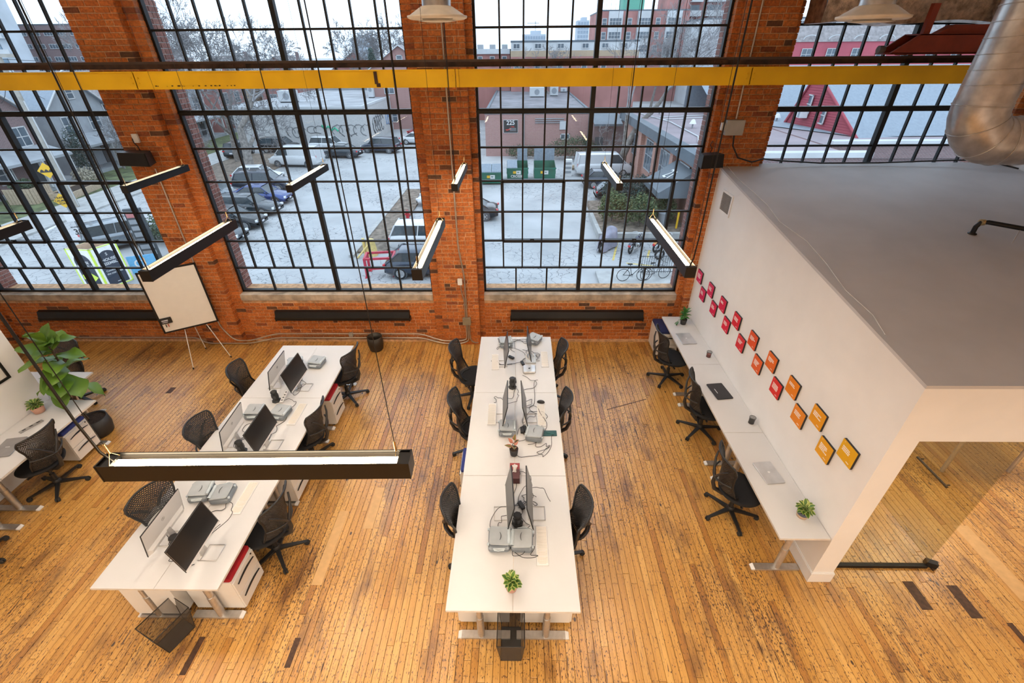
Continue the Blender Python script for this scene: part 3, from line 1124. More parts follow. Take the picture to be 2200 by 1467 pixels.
def make_monitor():
    """screen faces local +x; foot on z=0"""
    t = empty('monitor', (0, 0, 0), cat='monitor')
    T = Matrix.Translation((0, 0, .115)) @ Matrix.Rotation(-.21, 4, 'Y')
    W, Hh = .545, .325
    o = MB()
    o.box(-.009, .0, -W / 2, W / 2, .0, Hh, 0, T)
    o.build('housing', MBK, t)
    MB().box(.0001, .002, -W / 2 + .003, W / 2 - .003, .018, Hh - .003, 0, T).build('screen', SCR, t)
    b = MB()
    for (z, x) in ((0, 0),):
        b.add([T @ Vector(p) for p in ((-.009, -W / 2 + .01, .0), (-.009, W / 2 - .01, .0), (-.034, W / 2 - .04, .02), (-.034, -W / 2 + .04, .02), (-.034, W / 2 - .04, .055), (-.034, -W / 2 + .04, .055), (-.009, W / 2 - .01, .085), (-.009, -W / 2 + .01, .085))],
              [(0, 3, 2, 1), (3, 5, 4, 2), (5, 7, 6, 4), (0, 7, 5, 3), (1, 2, 4, 6)])
    b.build('rear_housing', MBK, t)
    e = MB()
    for (y0, y1, z0, z1) in ((-W / 2 - .002, -W / 2, 0, Hh), (W / 2, W / 2 + .002, 0, Hh), (-W / 2, W / 2, Hh, Hh + .002)):
        e.box(-.0095, .0022, y0, y1, z0, z1, 0, T)
    e.build('bezel', BLACKM, t)
    n = MB()
    n.add([Vector(p) for p in ((-.045, -.045, .006), (-.03, -.045, .006), (-.03, .045, .006), (-.045, .045, .006), (-.045, -.022, .17), (-.03, -.022, .17), (-.03, .022, .17), (-.045, .022, .17))],
          [(0, 3, 2, 1), (4, 5, 6, 7), (0, 1, 5, 4), (1, 2, 6, 5), (2, 3, 7, 6), (3, 0, 4, 7)])
    n.build('neck', ALU, t)
    f = MB()
    f.tube([(-.05, -.085, .005), (.13, -.085, .005), (.13, .085, .005), (-.05, .085, .005)], .0055, 6, closed=True)
    f.box(-.052, -.03, -.085, .085, .001, .009)
    f.build('foot', ALU, t)
    lg = MB()
    C = T @ Vector((-.0098, 0, .215))
    Mx = T @ Matrix.Translation((-.0098, 0, .215))
    lg.tube([Mx @ Vector((0, .019 * cos(2 * pi * k / 16), .019 * sin(2 * pi * k / 16))) for k in range(16)], .0014, 4, closed=True)
    for yy in (.006, -.006):
        lg.tube([Mx @ Vector((0, yy + .003, .014)), Mx @ Vector((0, yy - .003, -.014))], .0014, 4)
    lg.tube([Mx @ Vector((0, .003, .003)), Mx @ Vector((0, -.002, .0045)), Mx @ Vector((0, -.007, .003))], .0014, 4)
    lg.build('logo', LOGO, t)
    return t


mon0 = make_monitor()
ZT = .7301
mons = [((-3.56, 5.31), pi + .03, 'white-backed monitor facing the whiteboard, far pair of the outer island'), ((-3.20, 5.25), -.02, 'dark monitor facing the aisle, far pair of the outer island'),
        ((-3.59, 4.13), pi + .06, 'white-backed monitor facing the whiteboard, middle pair of the outer island'), ((-3.13, 4.09), .0, 'dark monitor facing the aisle, middle pair of the outer island'),
        ((-3.55, 2.78), pi + .0, 'white-backed monitor facing the whiteboard, pair nearest the wire bin on the outer island'), ((-3.08, 2.63), .0, 'dark monitor facing the aisle, pair nearest the wire bin on the outer island'),
        ((-.235, 5.86), pi + .06, 'slim monitor at the window end of the central row, facing the outer island'), ((.205, 6.03), -.02, 'slim monitor at the window end of the central row, facing the plaque wall'),
        ((-.215, 4.60), pi + .02, 'slim monitor by the middle cases of the central row, facing the outer island'), ((.11, 4.60), .03, 'slim monitor by the green tablet, facing the plaque wall'),
        ((-.13, 3.11), pi + .07, 'slim monitor by the cable tangle near the tissue box, facing the outer island'), ((.152, 3.11), .0, 'slim monitor beside the long keyboard, facing the plaque wall')]
for i, ((x, y), rz_, lab) in enumerate(mons):
    if i == 0:
        mon0.location = (x, y, ZT)
        mon0.rotation_euler = (0, 0, rz_)
        tag(mon0, lab, 'monitor', 'thin desktop monitors')
    else:
        dup(mon0, (x, y, ZT), rz_, lab, 'thin desktop monitors')

# ------------------------------------------------------------------ keyboards
KEY = pm('key_caps', (0.80, 0.74, 0.66), 0.45, var=0.01)
kb = MB()
kb.rbox((0, 0, .006), (.118, .43, .010), .006)
kbm = kb.mesh('tray', PLASW)
ks = MB()
for r in range(6):
    y = -.206
    row = [1] * 13 + [1.5] if r else [1] * 14
    if r == 5:
        row = [1.2, 1.2, 1.2, 5.2, 1.2, 1.2, 1.2, 1.2]
    tot = sum(row)
    for w in row + [-.3] + [1, 1, 1] + [-.3] + [1, 1, 1, 1]:
        st = abs(w) * .0183 * (14 / tot if w in row and False else 1)
        if w > 0 and y + st < .209:
            ks.box(-.050 + r * .0168, -.050 + r * .0168 + .0148, y + .001, y + st - .001, .011, .0135)
        y += st
ksm = ks.mesh('key_field', KEY)
for (x, y, rz_, lab) in ((.233, 2.735, pi, 'white keyboard lying in front of the grey cases at the central row end'), (-.363, 4.68, .02, 'white keyboard on the outer-island side of the middle central desk'),
                         (.307, 4.655, pi, 'white keyboard under the mouse beside the green tablet'), (-.373, 5.91, .05, 'white keyboard at the window end of the central row, outer-island side'),
                         (.414, 5.985, pi, 'white keyboard at the window end of the central row, plaque-wall side'), (-3.045, 3.285, pi, 'white keyboard on the outer island beside the near chair'),
                         (-3.03, 4.665, pi, 'white keyboard on the outer island beside the middle grey cases')):
    t = empty('keyboard', (x, y, ZT), rz_, lab, 'keyboard', 'white full-size keyboards')
    inst('tray', kbm, t)
    inst('key_field', ksm, t)

# ------------------------------------------------------------------ translucent hinged cases
CASE = pm('smoky_plastic', (0.27, 0.31, 0.35), 0.22, var=0.05, Transmission_Weight=0.25, Alpha=1.0)
CASED = pm('smoky_plastic_lid', (0.40, 0.43, 0.45), 0.3, var=0.05)
CLEAR = pm('clear_hinge', (0.55, 0.62, 0.66), 0.15, var=0.05)


def make_case():
    t = empty('carry_case', (0, 0, 0), cat='case')
    b = MB()
    b.rbox((0, 0, .038), (.215, .245, .072), .035, n=4)
    b.build('shell', CASE, t)
    l = MB()
    M = Matrix.Rotation(.10, 4, 'Y')
    l.rbox((-.006, .012, .087), (.205, .205, .016), .028, n=4, M=M)
    l.build('lid', CASED, t)
    h = MB()
    h.tube([(.098, -.08, .085), (.098, .10, .085)], .017, 10)
    for yy in (-.06, .02, .08):
        h.tube([(.098, yy, .085), (.098, yy + .02, .085)], .0195, 10)
    h.build('hinge', CLEAR, t)
    g = MB()
    g.tube([(.03 * sin(a) - .012, .055 * cos(a) * 1, .1005) for a in [pi * (.2 + .6 * k / 10) for k in range(11)]][::1], [.0012 + .0022 * sin(pi * k / 10) for k in range(11)], 5)
    o = g.build('smile_mark', PLASG, t)
    c = MB()
    for yy in (-.07, .09):
        c.rbox((-.108, yy, .075), (.02, .024, .022), .005)
    c.build('latch', CLEAR, t)
    w = MB()
    w.tube([(-.05, -.125, .055), (-.01, -.135, .06), (.05, -.125, .052)], .006, 6)
    w.rbox((0, -.112, .052), (.12, .02, .03), .008)
    w.build('grip', CLEAR, t)
    return t


case0 = make_case()
cases = [((-.193, 2.77), .02, 'grey translucent case at the central row end, hinge towards its twin'), ((.037, 2.768), pi - .05, 'grey translucent case at the central row end, next to the long keyboard'),
         ((-.15, 4.36), .03, 'clear-lidded case by the two-tone plant, outer-island side'), ((.208, 4.27), pi - .2, 'clear-lidded case next to the green drawing tablet'),
         ((-.222, 6.42), .2, 'clear-lidded case behind the slim monitor at the window end, outer-island side'), ((.26, 6.52), -.5, 'pale clear-lidded case at the window end, plaque-wall side'),
         ((-3.52, 5.80), .3, 'clear case squeezed behind the far pair of outer-island monitors'), ((-3.19, 5.83), -.1, 'pale blue clear case on the bare far end of the outer island'),
         ((-3.60, 4.66), .1, 'clear blue case behind the middle white-backed monitor of the outer island'), ((-3.24, 4.65), -.15, 'clear blue case beside the middle keyboard of the outer island'),
         ((-3.545, 3.33), .15, 'grey case tucked behind the near monitors, whiteboard side of the outer island'), ((-3.29, 3.31), pi + .1, 'grey case beside the near keyboard of the outer island')]
for i, ((x, y), rz_, lab) in enumerate(cases):
    if i == 0:
        case0.location = (x, y, ZT)
        case0.rotation_euler = (0, 0, rz_)
        tag(case0, lab, 'case', 'translucent hinged cases')
    else:
        dup(case0, (x, y, ZT), rz_, lab, 'translucent hinged cases')

# ------------------------------------------------------------------ charging towers and cables
def tower(x, y, lab, rz_=0.0, k=1.0):
    t = empty('charging_tower', (x, y, ZT), rz_, lab, 'power tower', 'black charging towers')
    b = MB()
    b.lathe([(.062, 0), (.062, .012), (.048, .022), (.044, .03), (.042, .15 * k), (.046, .155 * k), (.046, .165 * k), (.036, .172 * k)], 8, sm=False)
    b.build('body', PLAS, t)
    MB().lathe([(.030, .1722 * k), (.028, .174 * k)], 14).build('top_button', PLASG, t)
    s = MB()
    for a in (0.4, 1.9, 3.4, 4.9):
        s.cbox((.043 * cos(a), .043 * sin(a), .09 * k), (.006, .03, .05), rz=a)
    s.build('socket', pm('socket_grey', (.06, .06, .065), .5), t)
    return t


tower(-.092, 5.27, 'black charging tower on the central row, between far and middle monitors')
tower(-.012, 2.99, 'black charging tower in the cable tangle at the central row end', .2, .8)
tower(-3.442, 4.95, 'black charging tower on the outer island, between far and middle monitors', .1)
tower(-3.435, 3.98, 'black charging tower just behind the long near lamp on the outer island')
tower(-3.43, 2.71, 'black charging tower between the near pair of outer-island monitors', .2, .8)


def squiggle(x, y, spread, n, seed, z=ZT, z1=.01):
    r = random.Random(seed)
    pts = []
    px, py = x, y
    a = r.uniform(0, 6.28)
    for k in range(n):
        a += r.uniform(-1.2, 1.2)
        px += cos(a) * spread * .25
        py += sin(a) * spread * .25
        px += (x - px) * .18
        py += (y - py) * .10
        pts.append(Vector((px, py, z + .004 + abs(r.gauss(0, z1)))))
    out = []
    for i in range(len(pts) - 1):
        p0, p1, p2, p3 = pts[max(i - 1, 0)], pts[i], pts[i + 1], pts[min(i + 2, len(pts) - 1)]
        for q in range(4):
            t = q / 4
            out.append(.5 * ((2 * p1) + (p2 - p0) * t + (2 * p0 - 5 * p1 + 4 * p2 - p3) * t * t + (3 * p1 - p0 - 3 * p2 + p3) * t ** 3))
    return out


CABW = pm('white_cable', (.75, .72, .68), .5)
spots_c = [(-.05, 6.2, .5, 1, 'dark cable looping between the window-end monitors of the central row'), (.03, 5.95, .55, 2, 'tangled dark cable under the window-end monitor on the plaque-wall side'), (.08, 5.80, .35, 3, 'short dark cable bunch beside the small silver computer'),
           (-.03, 5.5, .5, 4, 'dark cable leading to the central charging tower'), (-.17, 5.12, .3, 5, 'coiled dark cable beside the central charging tower'), (-.02, 4.75, .6, 6, 'long dark cable loop between the middle monitors of the central row'),
           (.06, 4.48, .45, 7, 'tangled dark cable between the two middle clear cases'), (.07, 4.22, .5, 8, 'dark cable looping past the two-tone plant'), (-.01, 3.30, .28, 9, 'dark cable knot behind the tissue box'),
           (.02, 3.12, .4, 10, 'dense black cable tangle between the end monitors of the central row'), (.0, 3.05, .3, 11, 'second black cable coil in the tangle at the central row end'), (.06, 2.93, .3, 12, 'thin black cable trailing to the grey cases'),
           (-3.38, 5.18, .35, 13, 'dark cable coil under the far pair of outer-island monitors'), (-3.36, 4.86, .35, 14, 'dark cable beside the outer-island tower'), (-3.38, 4.30, .4, 15, 'dark cable between the middle pair of outer-island monitors'),
           (-3.46, 3.95, .4, 16, 'dark cable curling beside the tower behind the long lamp'), (-3.36, 3.12, .4, 17, 'dark cable by the near grey cases of the outer island'), (-3.33, 2.86, .35, 18, 'dark cable between the near pair of outer-island monitors')]
for (x, y, s_, sd, lab) in spots_c:
    mb = MB()
    big = sd in (10, 11)
    mb.tube(squiggle(x, y, s_, 44 if big else 22, sd, z1=.035 if big else .008), .0032, 5)
    tag(mb.build('power_cable', PLAS), lab, 'cable', 'cables on the desks')
for (x, y, rz_, lab) in ((.06, 5.86, .3, 'small black power brick beside the small silver computer'), (-.12, 6.02, .9, 'small black power brick behind the window-end monitor'), (-.06, 5.42, .1, 'small black adapter on the cable above the central tower'),
                         (.045, 4.36, .05, 'black adapter standing between the two middle clear cases'), (.085, 4.38, .2, 'second black adapter between the two middle clear cases'), (.03, 3.2, .5, 'black adapter in the cable tangle')):
    mb = MB()
    mb.rbox((0, 0, .016), (.045, .105, .032), .008)
    o = mb.build('power_adapter', PLAS, None, (x, y, ZT), rz_)
    tag(o, lab, 'adapter', 'black power adapters')
for (x, y, lab) in ((-3.42, 3.0, 'flat multi-socket strip between the near pair of outer-island monitors'), (-3.36, 5.02, 'flat multi-socket strip by the far outer-island monitors')):
    t = empty('power_strip', (x, y, ZT), .1, lab, 'power strip')
    MB().rbox((0, 0, .014), (.05, .26, .028), .006).build('housing', PLASW, t)
    so = MB().lathe([(.013, .0281), (.012, .0286)], 10).mesh('socket', PLASG)
    for k in range(4):
        inst('socket', so, t, (0, -.09 + k * .06, 0))

# ------------------------------------------------------------------ small things on the desks
mm = MB()
mm.grid(lambda u, v: Vector((.031 * cos(2 * pi * u) * sin(pi / 2 * v), .055 * sin(2 * pi * u) * sin(pi / 2 * v), .002 + .034 * cos(pi / 2 * v) ** .8 if v < 1 else .002)), 20, 8)
t = empty('computer_mouse', (.312, 4.93, ZT), 1.45, 'black mouse above the keyboard near the green tablet', 'mouse')
mm.build('shell', PLASG, t)
MB().tube([(0, .03, .030), (0, .042, .024)], .004, 6).build('scroll_wheel', RUB, t)
t = empty('mini_computer', (.163, 5.695, ZT), .03, 'small flat silver computer with rounded corners on the central row', 'computer')
MB().rbox((0, 0, .018), (.197, .197, .034), .035, n=5).build('case', pm('silver_alu', (.72, .71, .70), .3, .6), t)
mb = MB()
mb.lathe([(.016, .0352), (.015, .0358)], 14)
mb.cbox((.012, .018, .0355), (.012, .006, .001), rz=.7)
mb.build('emblem', PLAS, t)
DOCK = pm('clear_tray', (.68, .72, .75), .2)
t = empty('monitor_tray', (.16, 6.0, ZT), 0, 'clear plastic tray with headphones under the window-end monitor', 'tray')
MB().rbox((.03, 0, .012), (.17, .26, .022), .01).build('tray', DOCK, t)
mb = MB()
mb.tube([(.02 + .06 * cos(a), .02 + .07 * sin(a), .04 + .02 * sin(a)) for a in [k * .5 for k in range(10)]], .012, 6)
tag(mb.build('headphones', PLASW, None, (.16, 6.0, ZT)), 'white headphones coiled in the clear tray under the monitor', 'headphones')
t = empty('drawing_tablet', (.40, 4.315, ZT), .02, 'dark green drawing tablet near the desk edge of the central row', 'tablet')
MB().rbox((.0, 0, .004), (.185, .10, .008), .008).build('slab', pm('dark_green_plastic', (.006, .07, .068), .45), t)
mb = MB()
mb.tube([(-.05, .012, .0), (.045, -.018, .0), (.056, -.021, .0)], [.0045, .004, .001], 6)
tag(mb.build('stylus', pm('teal_pen', (.06, .22, .22), .4), None, (.40, 4.315, ZT + .0125)), 'thin stylus lying across the green drawing tablet', 'pen')
t = empty('tissue_box', (-.045, 3.62, ZT), .0, 'dark tissue box with a red top and a white tissue pulled up', 'tissue box')
MB().box(-.058, .058, -.115, .115, .0, .085).build('carton', pm('maroon_card', (.10, .03, .03), .6), t)
MB().box(-.058, .058, .02, .115, .0851, .0862).build('top_panel', pm('red_card', (.34, .05, .05), .6), t)
mb = MB()
mb.grid(lambda u, v: Vector(((u - .5) * .06 * (1 - v * .4) + .012 * sin(7 * v + 4 * u), (v - .3) * .09, .086 + .055 * sin(pi * min(v, .8)) + .01 * sin(9 * u))), 8, 8)
mb.build('tissue', pm('tissue_paper', (.85, .82, .80), .9), t)


def mesh_bin(x, y, rz_, lab, w0=.19, w1=.27, d0=.14, d1=.20, h=.34, cols=13):
    """square wire-mesh waste basket"""
    t = empty('mesh_bin', (x, y, 0.001), rz_, lab, 'waste bin')
    WM = MAT.get('wire_mesh') or meshmat('wire_mesh', (.10, .095, .09), .52)
    m = MB()
    c0 = [(-w0 / 2, -d0 / 2), (w0 / 2, -d0 / 2), (w0 / 2, d0 / 2), (-w0 / 2, d0 / 2)]
    c1 = [(-w1 / 2, -d1 / 2), (w1 / 2, -d1 / 2), (w1 / 2, d1 / 2), (-w1 / 2, d1 / 2)]
    for k in range(4):
        k2 = (k + 1) % 4
        m.add([(*c0[k], .0), (*c0[k2], .0), (*c1[k2], h), (*c1[k], h)], [(0, 1, 2, 3)])
    m.build('mesh_sides', WM, t)
    f = MB()
    f.box(-w0 / 2, w0 / 2, -d0 / 2, d0 / 2, 0, .003)
    f.build('bottom', pm('bin_bottom' + str(x), (.10, .095, .09), .4, .6), t)
    r_ = MB()
    r_.tube([(*c, h) for c in c1], .006, 6, closed=True)
    r_.tube([(*c, .004) for c in c0], .004, 6, closed=True)
    for k in range(4):
        r_.tube([(*c0[k], 0.004), (*c1[k], h)], .003, 5)
    r_.build('rim', PLASG, t)
    return t


def meshmat(name, col, cover):
    """fine wire mesh: partly see-through weave"""
    m, nt, b = nmat(name)
    tc = nd(nt, 'ShaderNodeTexCoord')
    vo = nd(nt, 'ShaderNodeTexVoronoi', Scale=160.0)
    nt.links.new(tc.outputs['Object'], vo.inputs['Vector'])
    r = ramp(nt, [(cover - .02, (0, 0, 0)), (cover + .02, (1, 1, 1))])
    nt.links.new(vo.outputs['Distance'], r.inputs['Fac'])
    mx = nd(nt, 'ShaderNodeMath', operation='SUBTRACT')
    mx.inputs[0].default_value = 1.0
    nt.links.new(r.outputs['Color'], mx.inputs[1])
    b.inputs['Alpha'].default_value = .52
    b.inputs['Base Color'].default_value = (*col, 1)
    b.inputs['Metallic'].default_value = .5
    b.inputs['Roughness'].default_value = .4
    return m


mesh_bin(-.07, 2.16, pi / 2, 'square wire mesh bin on the floor at the central row end', .30, .36, .19, .255, .34)
mesh_bin(-3.42, 2.20, 1.15, 'square wire mesh bin on the floor at the outer island end', .26, .34, .19, .27, .34)
mesh_bin(2.85, 5.45, .2, 'dark wire mesh bin half hidden under the plaque-wall desks', .2, .26, .16, .22, .3)


def pencil_cup(x, y, lab, fill=None):
    t = empty('pencil_cup', (x, y, ZT), 0, lab, 'pencil cup', 'mesh pencil cups')
    MB().lathe([(.034, .0), (.040, .095)], 20, capb=False, capt=False).build('mesh_side', MAT['wire_mesh'], t)
    r_ = MB()
    r_.tube([(.040 * cos(a), .040 * sin(a), .095) for a in [2 * pi * k / 20 for k in range(20)]], .003, 5, closed=True)
    r_.tube([(.034 * cos(a), .034 * sin(a), .003) for a in [2 * pi * k / 20 for k in range(20)]], .003, 5, closed=True)
    r_.lathe([(.033, .0005), (.033, .003)], 18)
    r_.build('rim', PLASG, t)
    if fill:
        MB().lathe([(.028, .004), (.031, .05)], 14).build('paper_clips', fill, t)
    return t


pencil_cup(3.05, 6.07, 'small mesh cup with something red inside, on the plaque-wall desk', pm('red_clips', (.5, .12, .10), .6))
pencil_cup(3.075, 4.53, 'small black mesh cup at the seam of two plaque-wall desks', pm('dark_clips', (.03, .03, .03), .6))


def laptop(x, y, rz_, w, d, mat, lab, logo, shape):
    t = empty('laptop', (x, y, ZT), rz_, lab, 'laptop', 'closed laptops')
    MB().rbox((0, 0, .0055), (w, d, .009), .012, n=4).build('base', mat, t)
    MB().rbox((0, 0, .0135), (w, d, .006), .012, n=4).build('lid', mat, t)
    m = MB()
    if shape == 'apple':
        m.lathe([(.014, .0166), (.0135, .017)], 14)
        m.cbox((.016, .006, .0168), (.010, .005, .0006), rz=.5)
    else:
        m.box(-w * .26, -w * .22, -.05, .05, .0166, .0170) if shape == 'bar' else m.cbox((0, 0, .0168), (.05, .008, .0005))
    m.build('emblem', logo, t)
    return t


SILV = pm('silver_aluminium', (.60, .61, .63), .32, .55)
LOGOW = pm('white_emblem', (.9, .9, .9), .4)
laptop(2.855, 6.60, .08, .25, .335, SILV, 'closed silver laptop on the window-end plaque-wall desk', LOGOW, 'apple')
laptop(2.915, 3.68, .10, .22, .315, SILV, 'closed silver laptop on the plaque-wall desk nearest the glass front', LOGOW, 'apple')
laptop(2.90, 5.18, .12, .235, .35, pm('black_laptop_lid', (.022, .022, .025), .4), 'closed black laptop on the middle plaque-wall desk', LOGOW, 'bar')
laptop(-6.43, 4.02, .2, .24, .34, pm('grey_laptop_lid', (.30, .29, .29), .35, .4), 'grey laptop on the divider wall desk at the picture edge', LOGOW, 'text')
t = empty('power_strip', (-6.48, 4.40, ZT), -.35, 'grey desk socket strip on the divider wall desk', 'power strip')
MB().rbox((0, 0, .008), (.05, .26, .015), .006).build('housing', pm('strip_grey', (.30, .29, .28), .4), t)
so = MB().box(-.014, .014, -.02, .02, .0151, .0158).mesh('socket', PLAS)
for k in range(3):
    inst('socket', so, t, (0, -.08 + k * .08, 0))


# ------------------------------------------------------------------ potted plants
def leafm(name, c1, c2, edge=None):
    m, nt, b = nmat(name)
    tc = nd(nt, 'ShaderNodeTexCoord')
    oi = nd(nt, 'ShaderNodeObjectInfo')
    r = ramp(nt, [(0.0, c1), (1.0, c2)])
    nt.links.new(oi.outputs['Random'], r.inputs['Fac'])
    c = r.outputs['Color']
    if edge:
        at = nd(nt, 'ShaderNodeUVMap')
        sp = nd(nt, 'ShaderNodeSeparateXYZ')
        nt.links.new(tc.outputs['UV'], sp.inputs[0])
        nz = nd(nt, 'ShaderNodeTexNoise', Scale=30.0)
        nt.links.new(tc.outputs['Object'], nz.inputs['Vector'])
        ad = nd(nt, 'ShaderNodeMath', operation='MULTIPLY_ADD')
        ad.inputs[1].default_value = .5
        nt.links.new(nz.outputs['Fac'], ad.inputs[0])
        nt.links.new(sp.outputs[0], ad.inputs[2])
        er = ramp(nt, [(.82, (0, 0, 0)), (.92, (1, 1, 1))])
        nt.links.new(ad.outputs[0], er.inputs['Fac'])
        c = mixc(nt, er.outputs['Color'], c, edge)
    nt.links.new(c, b.inputs['Base Color'])
    b.inputs['Roughness'].default_value = .42
    b.inputs['Subsurface Weight'].default_value = 0.0
    return m


def leaf_mesh(name, L, W, mat, curl=.25, fold=.25, tip=1.6, wav=0.0):
    """leaf from the origin along +x, with a midrib fold; UV x is 0 at the midrib and 1 at the edge"""
    n, k = 8, 4
    me = bpy.data.meshes.new(name)
    vs_, fs, uv = [], [], []
    for i in range(n + 1):
        t = i / n
        w = W * (sin(pi * min(t ** (1 / tip) * .98 + .01, .999))) ** .8
        for j in range(k + 1):
            s = -1 + 2 * j / k
            vs_.append((L * t, s * w, fold * abs(s) * w - curl * L * t * t + wav * sin(9 * t + 2 * s) * abs(s)))
            uv.append((abs(s), t))
    for i in range(n):
        for j in range(k):
            fs.append((i * (k + 1) + j, (i + 1) * (k + 1) + j, (i + 1) * (k + 1) + j + 1, i * (k + 1) + j + 1))
    me.from_pydata(vs_, [], fs)
    ul = me.uv_layers.new()
    for lp in me.loops:
        ul.data[lp.index].uv = uv[lp.vertex_index]
    me.materials.append(mat)
    me.polygons.foreach_set('use_smooth', [True] * len(fs))
    return me


def plant(x, y, z, lab, potmat, pr, ph_, leafs, n, tilt=(.2, 1.1), h=(0.0, .08), seed=1, two=None, saucer=False, trail=0):
    r = random.Random(seed)
    t = empty('potted_plant', (x, y, z), r.uniform(0, 6), lab, 'plant')
    p = MB()
    p.lathe([(pr * .72, 0), (pr * .80, .004), (pr, ph_), (pr * .93, ph_), (pr * .9, ph_ - .012)], 22, mi=0, capt=False)
    p.build('pot', potmat, t)
    if two:
        MB().lathe([(pr * .74, -.0005), (pr * .815, .003), (pr * .93, ph_ * .5), (pr * .9, ph_ * .5)], 22).build('pot_base', two, t)
    MB().lathe([(pr * .9, ph_ - .014), (0.0001, ph_ - .01)], 16).build('soil', SOIL, t)
    for k in range(n):
        me = leafs[k % len(leafs)]
        a = k * 2.4 + r.uniform(-.3, .3)
        tl = tilt[0] + (tilt[1] - tilt[0]) * (k / max(1, n - 1)) + r.uniform(-.1, .1)
        zz = ph_ + h[0] + (h[1] - h[0]) * (1 - k / max(1, n - 1))
        d = r.uniform(.2, .55) * pr
        s = r.uniform(.8, 1.1)
        inst('leaf', me, t, (d * cos(a), d * sin(a), zz), (s, s, s), (r.uniform(-.2, .2), -pi / 2 + tl, a))
        if k % 3 == 0:
            MB().tube([(0, 0, ph_ - .012), (d * .7 * cos(a), d * .7 * sin(a), zz)], .0025, 5).build('stem', leafs[0].materials[0], t)
    for k in range(trail):
        a = -.6 + k * .3
        st = MB()
        st.tube([(pr * .8 * cos(a), pr * .8 * sin(a), ph_), (pr * 1.3 * cos(a), pr * 1.3 * sin(a), ph_ + .01), (pr * 1.9 * cos(a), pr * 1.9 * sin(a), .02)], .0025, 5)
        st.build('stem', leafs[0].materials[0], t)
        for q in range(2):
            inst('leaf', leafs[q % len(leafs)], t, (pr * (1.5 + .4 * q) * cos(a), pr * (1.5 + .4 * q) * sin(a), .05 - .02 * q), (.6, .6, .6), (.3, .3, a + .4 * (q - .5)))
    return t


LV = leafm('variegated_leaf', (.05, .13, .02), (.10, .21, .03), (.50, .56, .16))
LG = leafm('fresh_green_leaf', (.035, .16, .025), (.07, .25, .04))
LP = leafm('pink_green_leaf', (.10, .13, .04), (.20, .18, .05), (.50, .18, .11))
LK = leafm('pink_leaf', (.50, .17, .11), (.60, .24, .16))
LF = leafm('fig_leaf', (.075, .17, .014), (.15, .27, .03))
lv = [leaf_mesh('leaf', .066, .026, LV, .35, .25, 1.0)]
lg_ = [leaf_mesh('leaf', .085, .030, LG, .5, .25)]
lp = [leaf_mesh('leaf', .09, .030, LP, .3, .3), leaf_mesh('leaf', .09, .028, LK, .2, .3)]
PINKP = pm('blush_pot', (.55, .30, .22), .7, var=.05)
DARKP = pm('charcoal_pot', (.028, .027, .028), .55)
BLUEP = pm('slate_blue_pot', (.075, .09, .12), .6)
TANP = pm('tan_pot_base', (.52, .36, .24), .7)
plant(-.064, 2.30, ZT, 'variegated plant in a blush pot on the central row end', PINKP, .058, .085, lv, 26, (.25, 1.5), (.01, .075), 1)
plant(-.058, 3.95, ZT, 'pink and green leafed plant in a charcoal pot on the central row', DARKP, .055, .10, lp, 7, (.2, 1.0), (.02, .13), 4)
plant(2.998, 3.10, ZT, 'variegated plant in a slate blue and tan pot near the glass front', BLUEP, .062, .085, lv, 30, (.4, 1.6), (.01, .06), 3, TANP)
plant(2.955, 7.11, ZT, 'bright green plant in a black pot in the window corner, trailing a stem', DARKP, .06, .10, lg_, 24, (.1, 1.35), (.02, .17), 5, trail=2)
plant(-6.635, 4.70, ZT, 'small variegated plant in a pink pot on the divider wall desk', PINKP, .075, .10, lv, 32, (.4, 1.6), (.01, .06), 6)
plant(-6.80, 5.13, ZT, 'small green plant in a dark pot on the far desk beside the fig leaves', DARKP, .06, .10, lg_, 14, (.1, 1.1), (.02, .12), 7)

# fiddle-leaf fig
ft = empty('fig_tree', (-6.41, 5.04, 0), 0, 'large-leafed fig tree in a black pot beside the divider wall', 'plant')
p = MB()
p.lathe([(.15, 0.001), (.175, .02), (.20, .16), (.185, .30), (.172, .30), (.168, .27)], 26, capt=False)
p.build('pot', DARKP, ft)
MB().lathe([(.168, .275), (.0001, .285)], 20).build('soil', SOIL, ft)
BARK = pm('fig_bark', (.10, .06, .035), .85, var=.3, scale=30, bump=.5)
MB().tube([(-.05, .0, .27), (-.10, .0, .45), (-.06, .03, .75), (.03, .02, 1.05), (.06, .02, 1.40), (.08, .0, 1.62)], [.022, .02, .018, .015, .012, .007], 8).build('trunk', BARK, ft)
MB().tube([(-.10, .0, .42), (-.02, -.06, .5), (.02, -.05, .43)], [.014, .012, .009], 7).build('branch', BARK, ft)
fl = [leaf_mesh('leaf', .30, .105, LF, .25, .22, .85, .016), leaf_mesh('leaf', .27, .09, LF, .4, .28, .85, .020)]
r = random.Random(11)
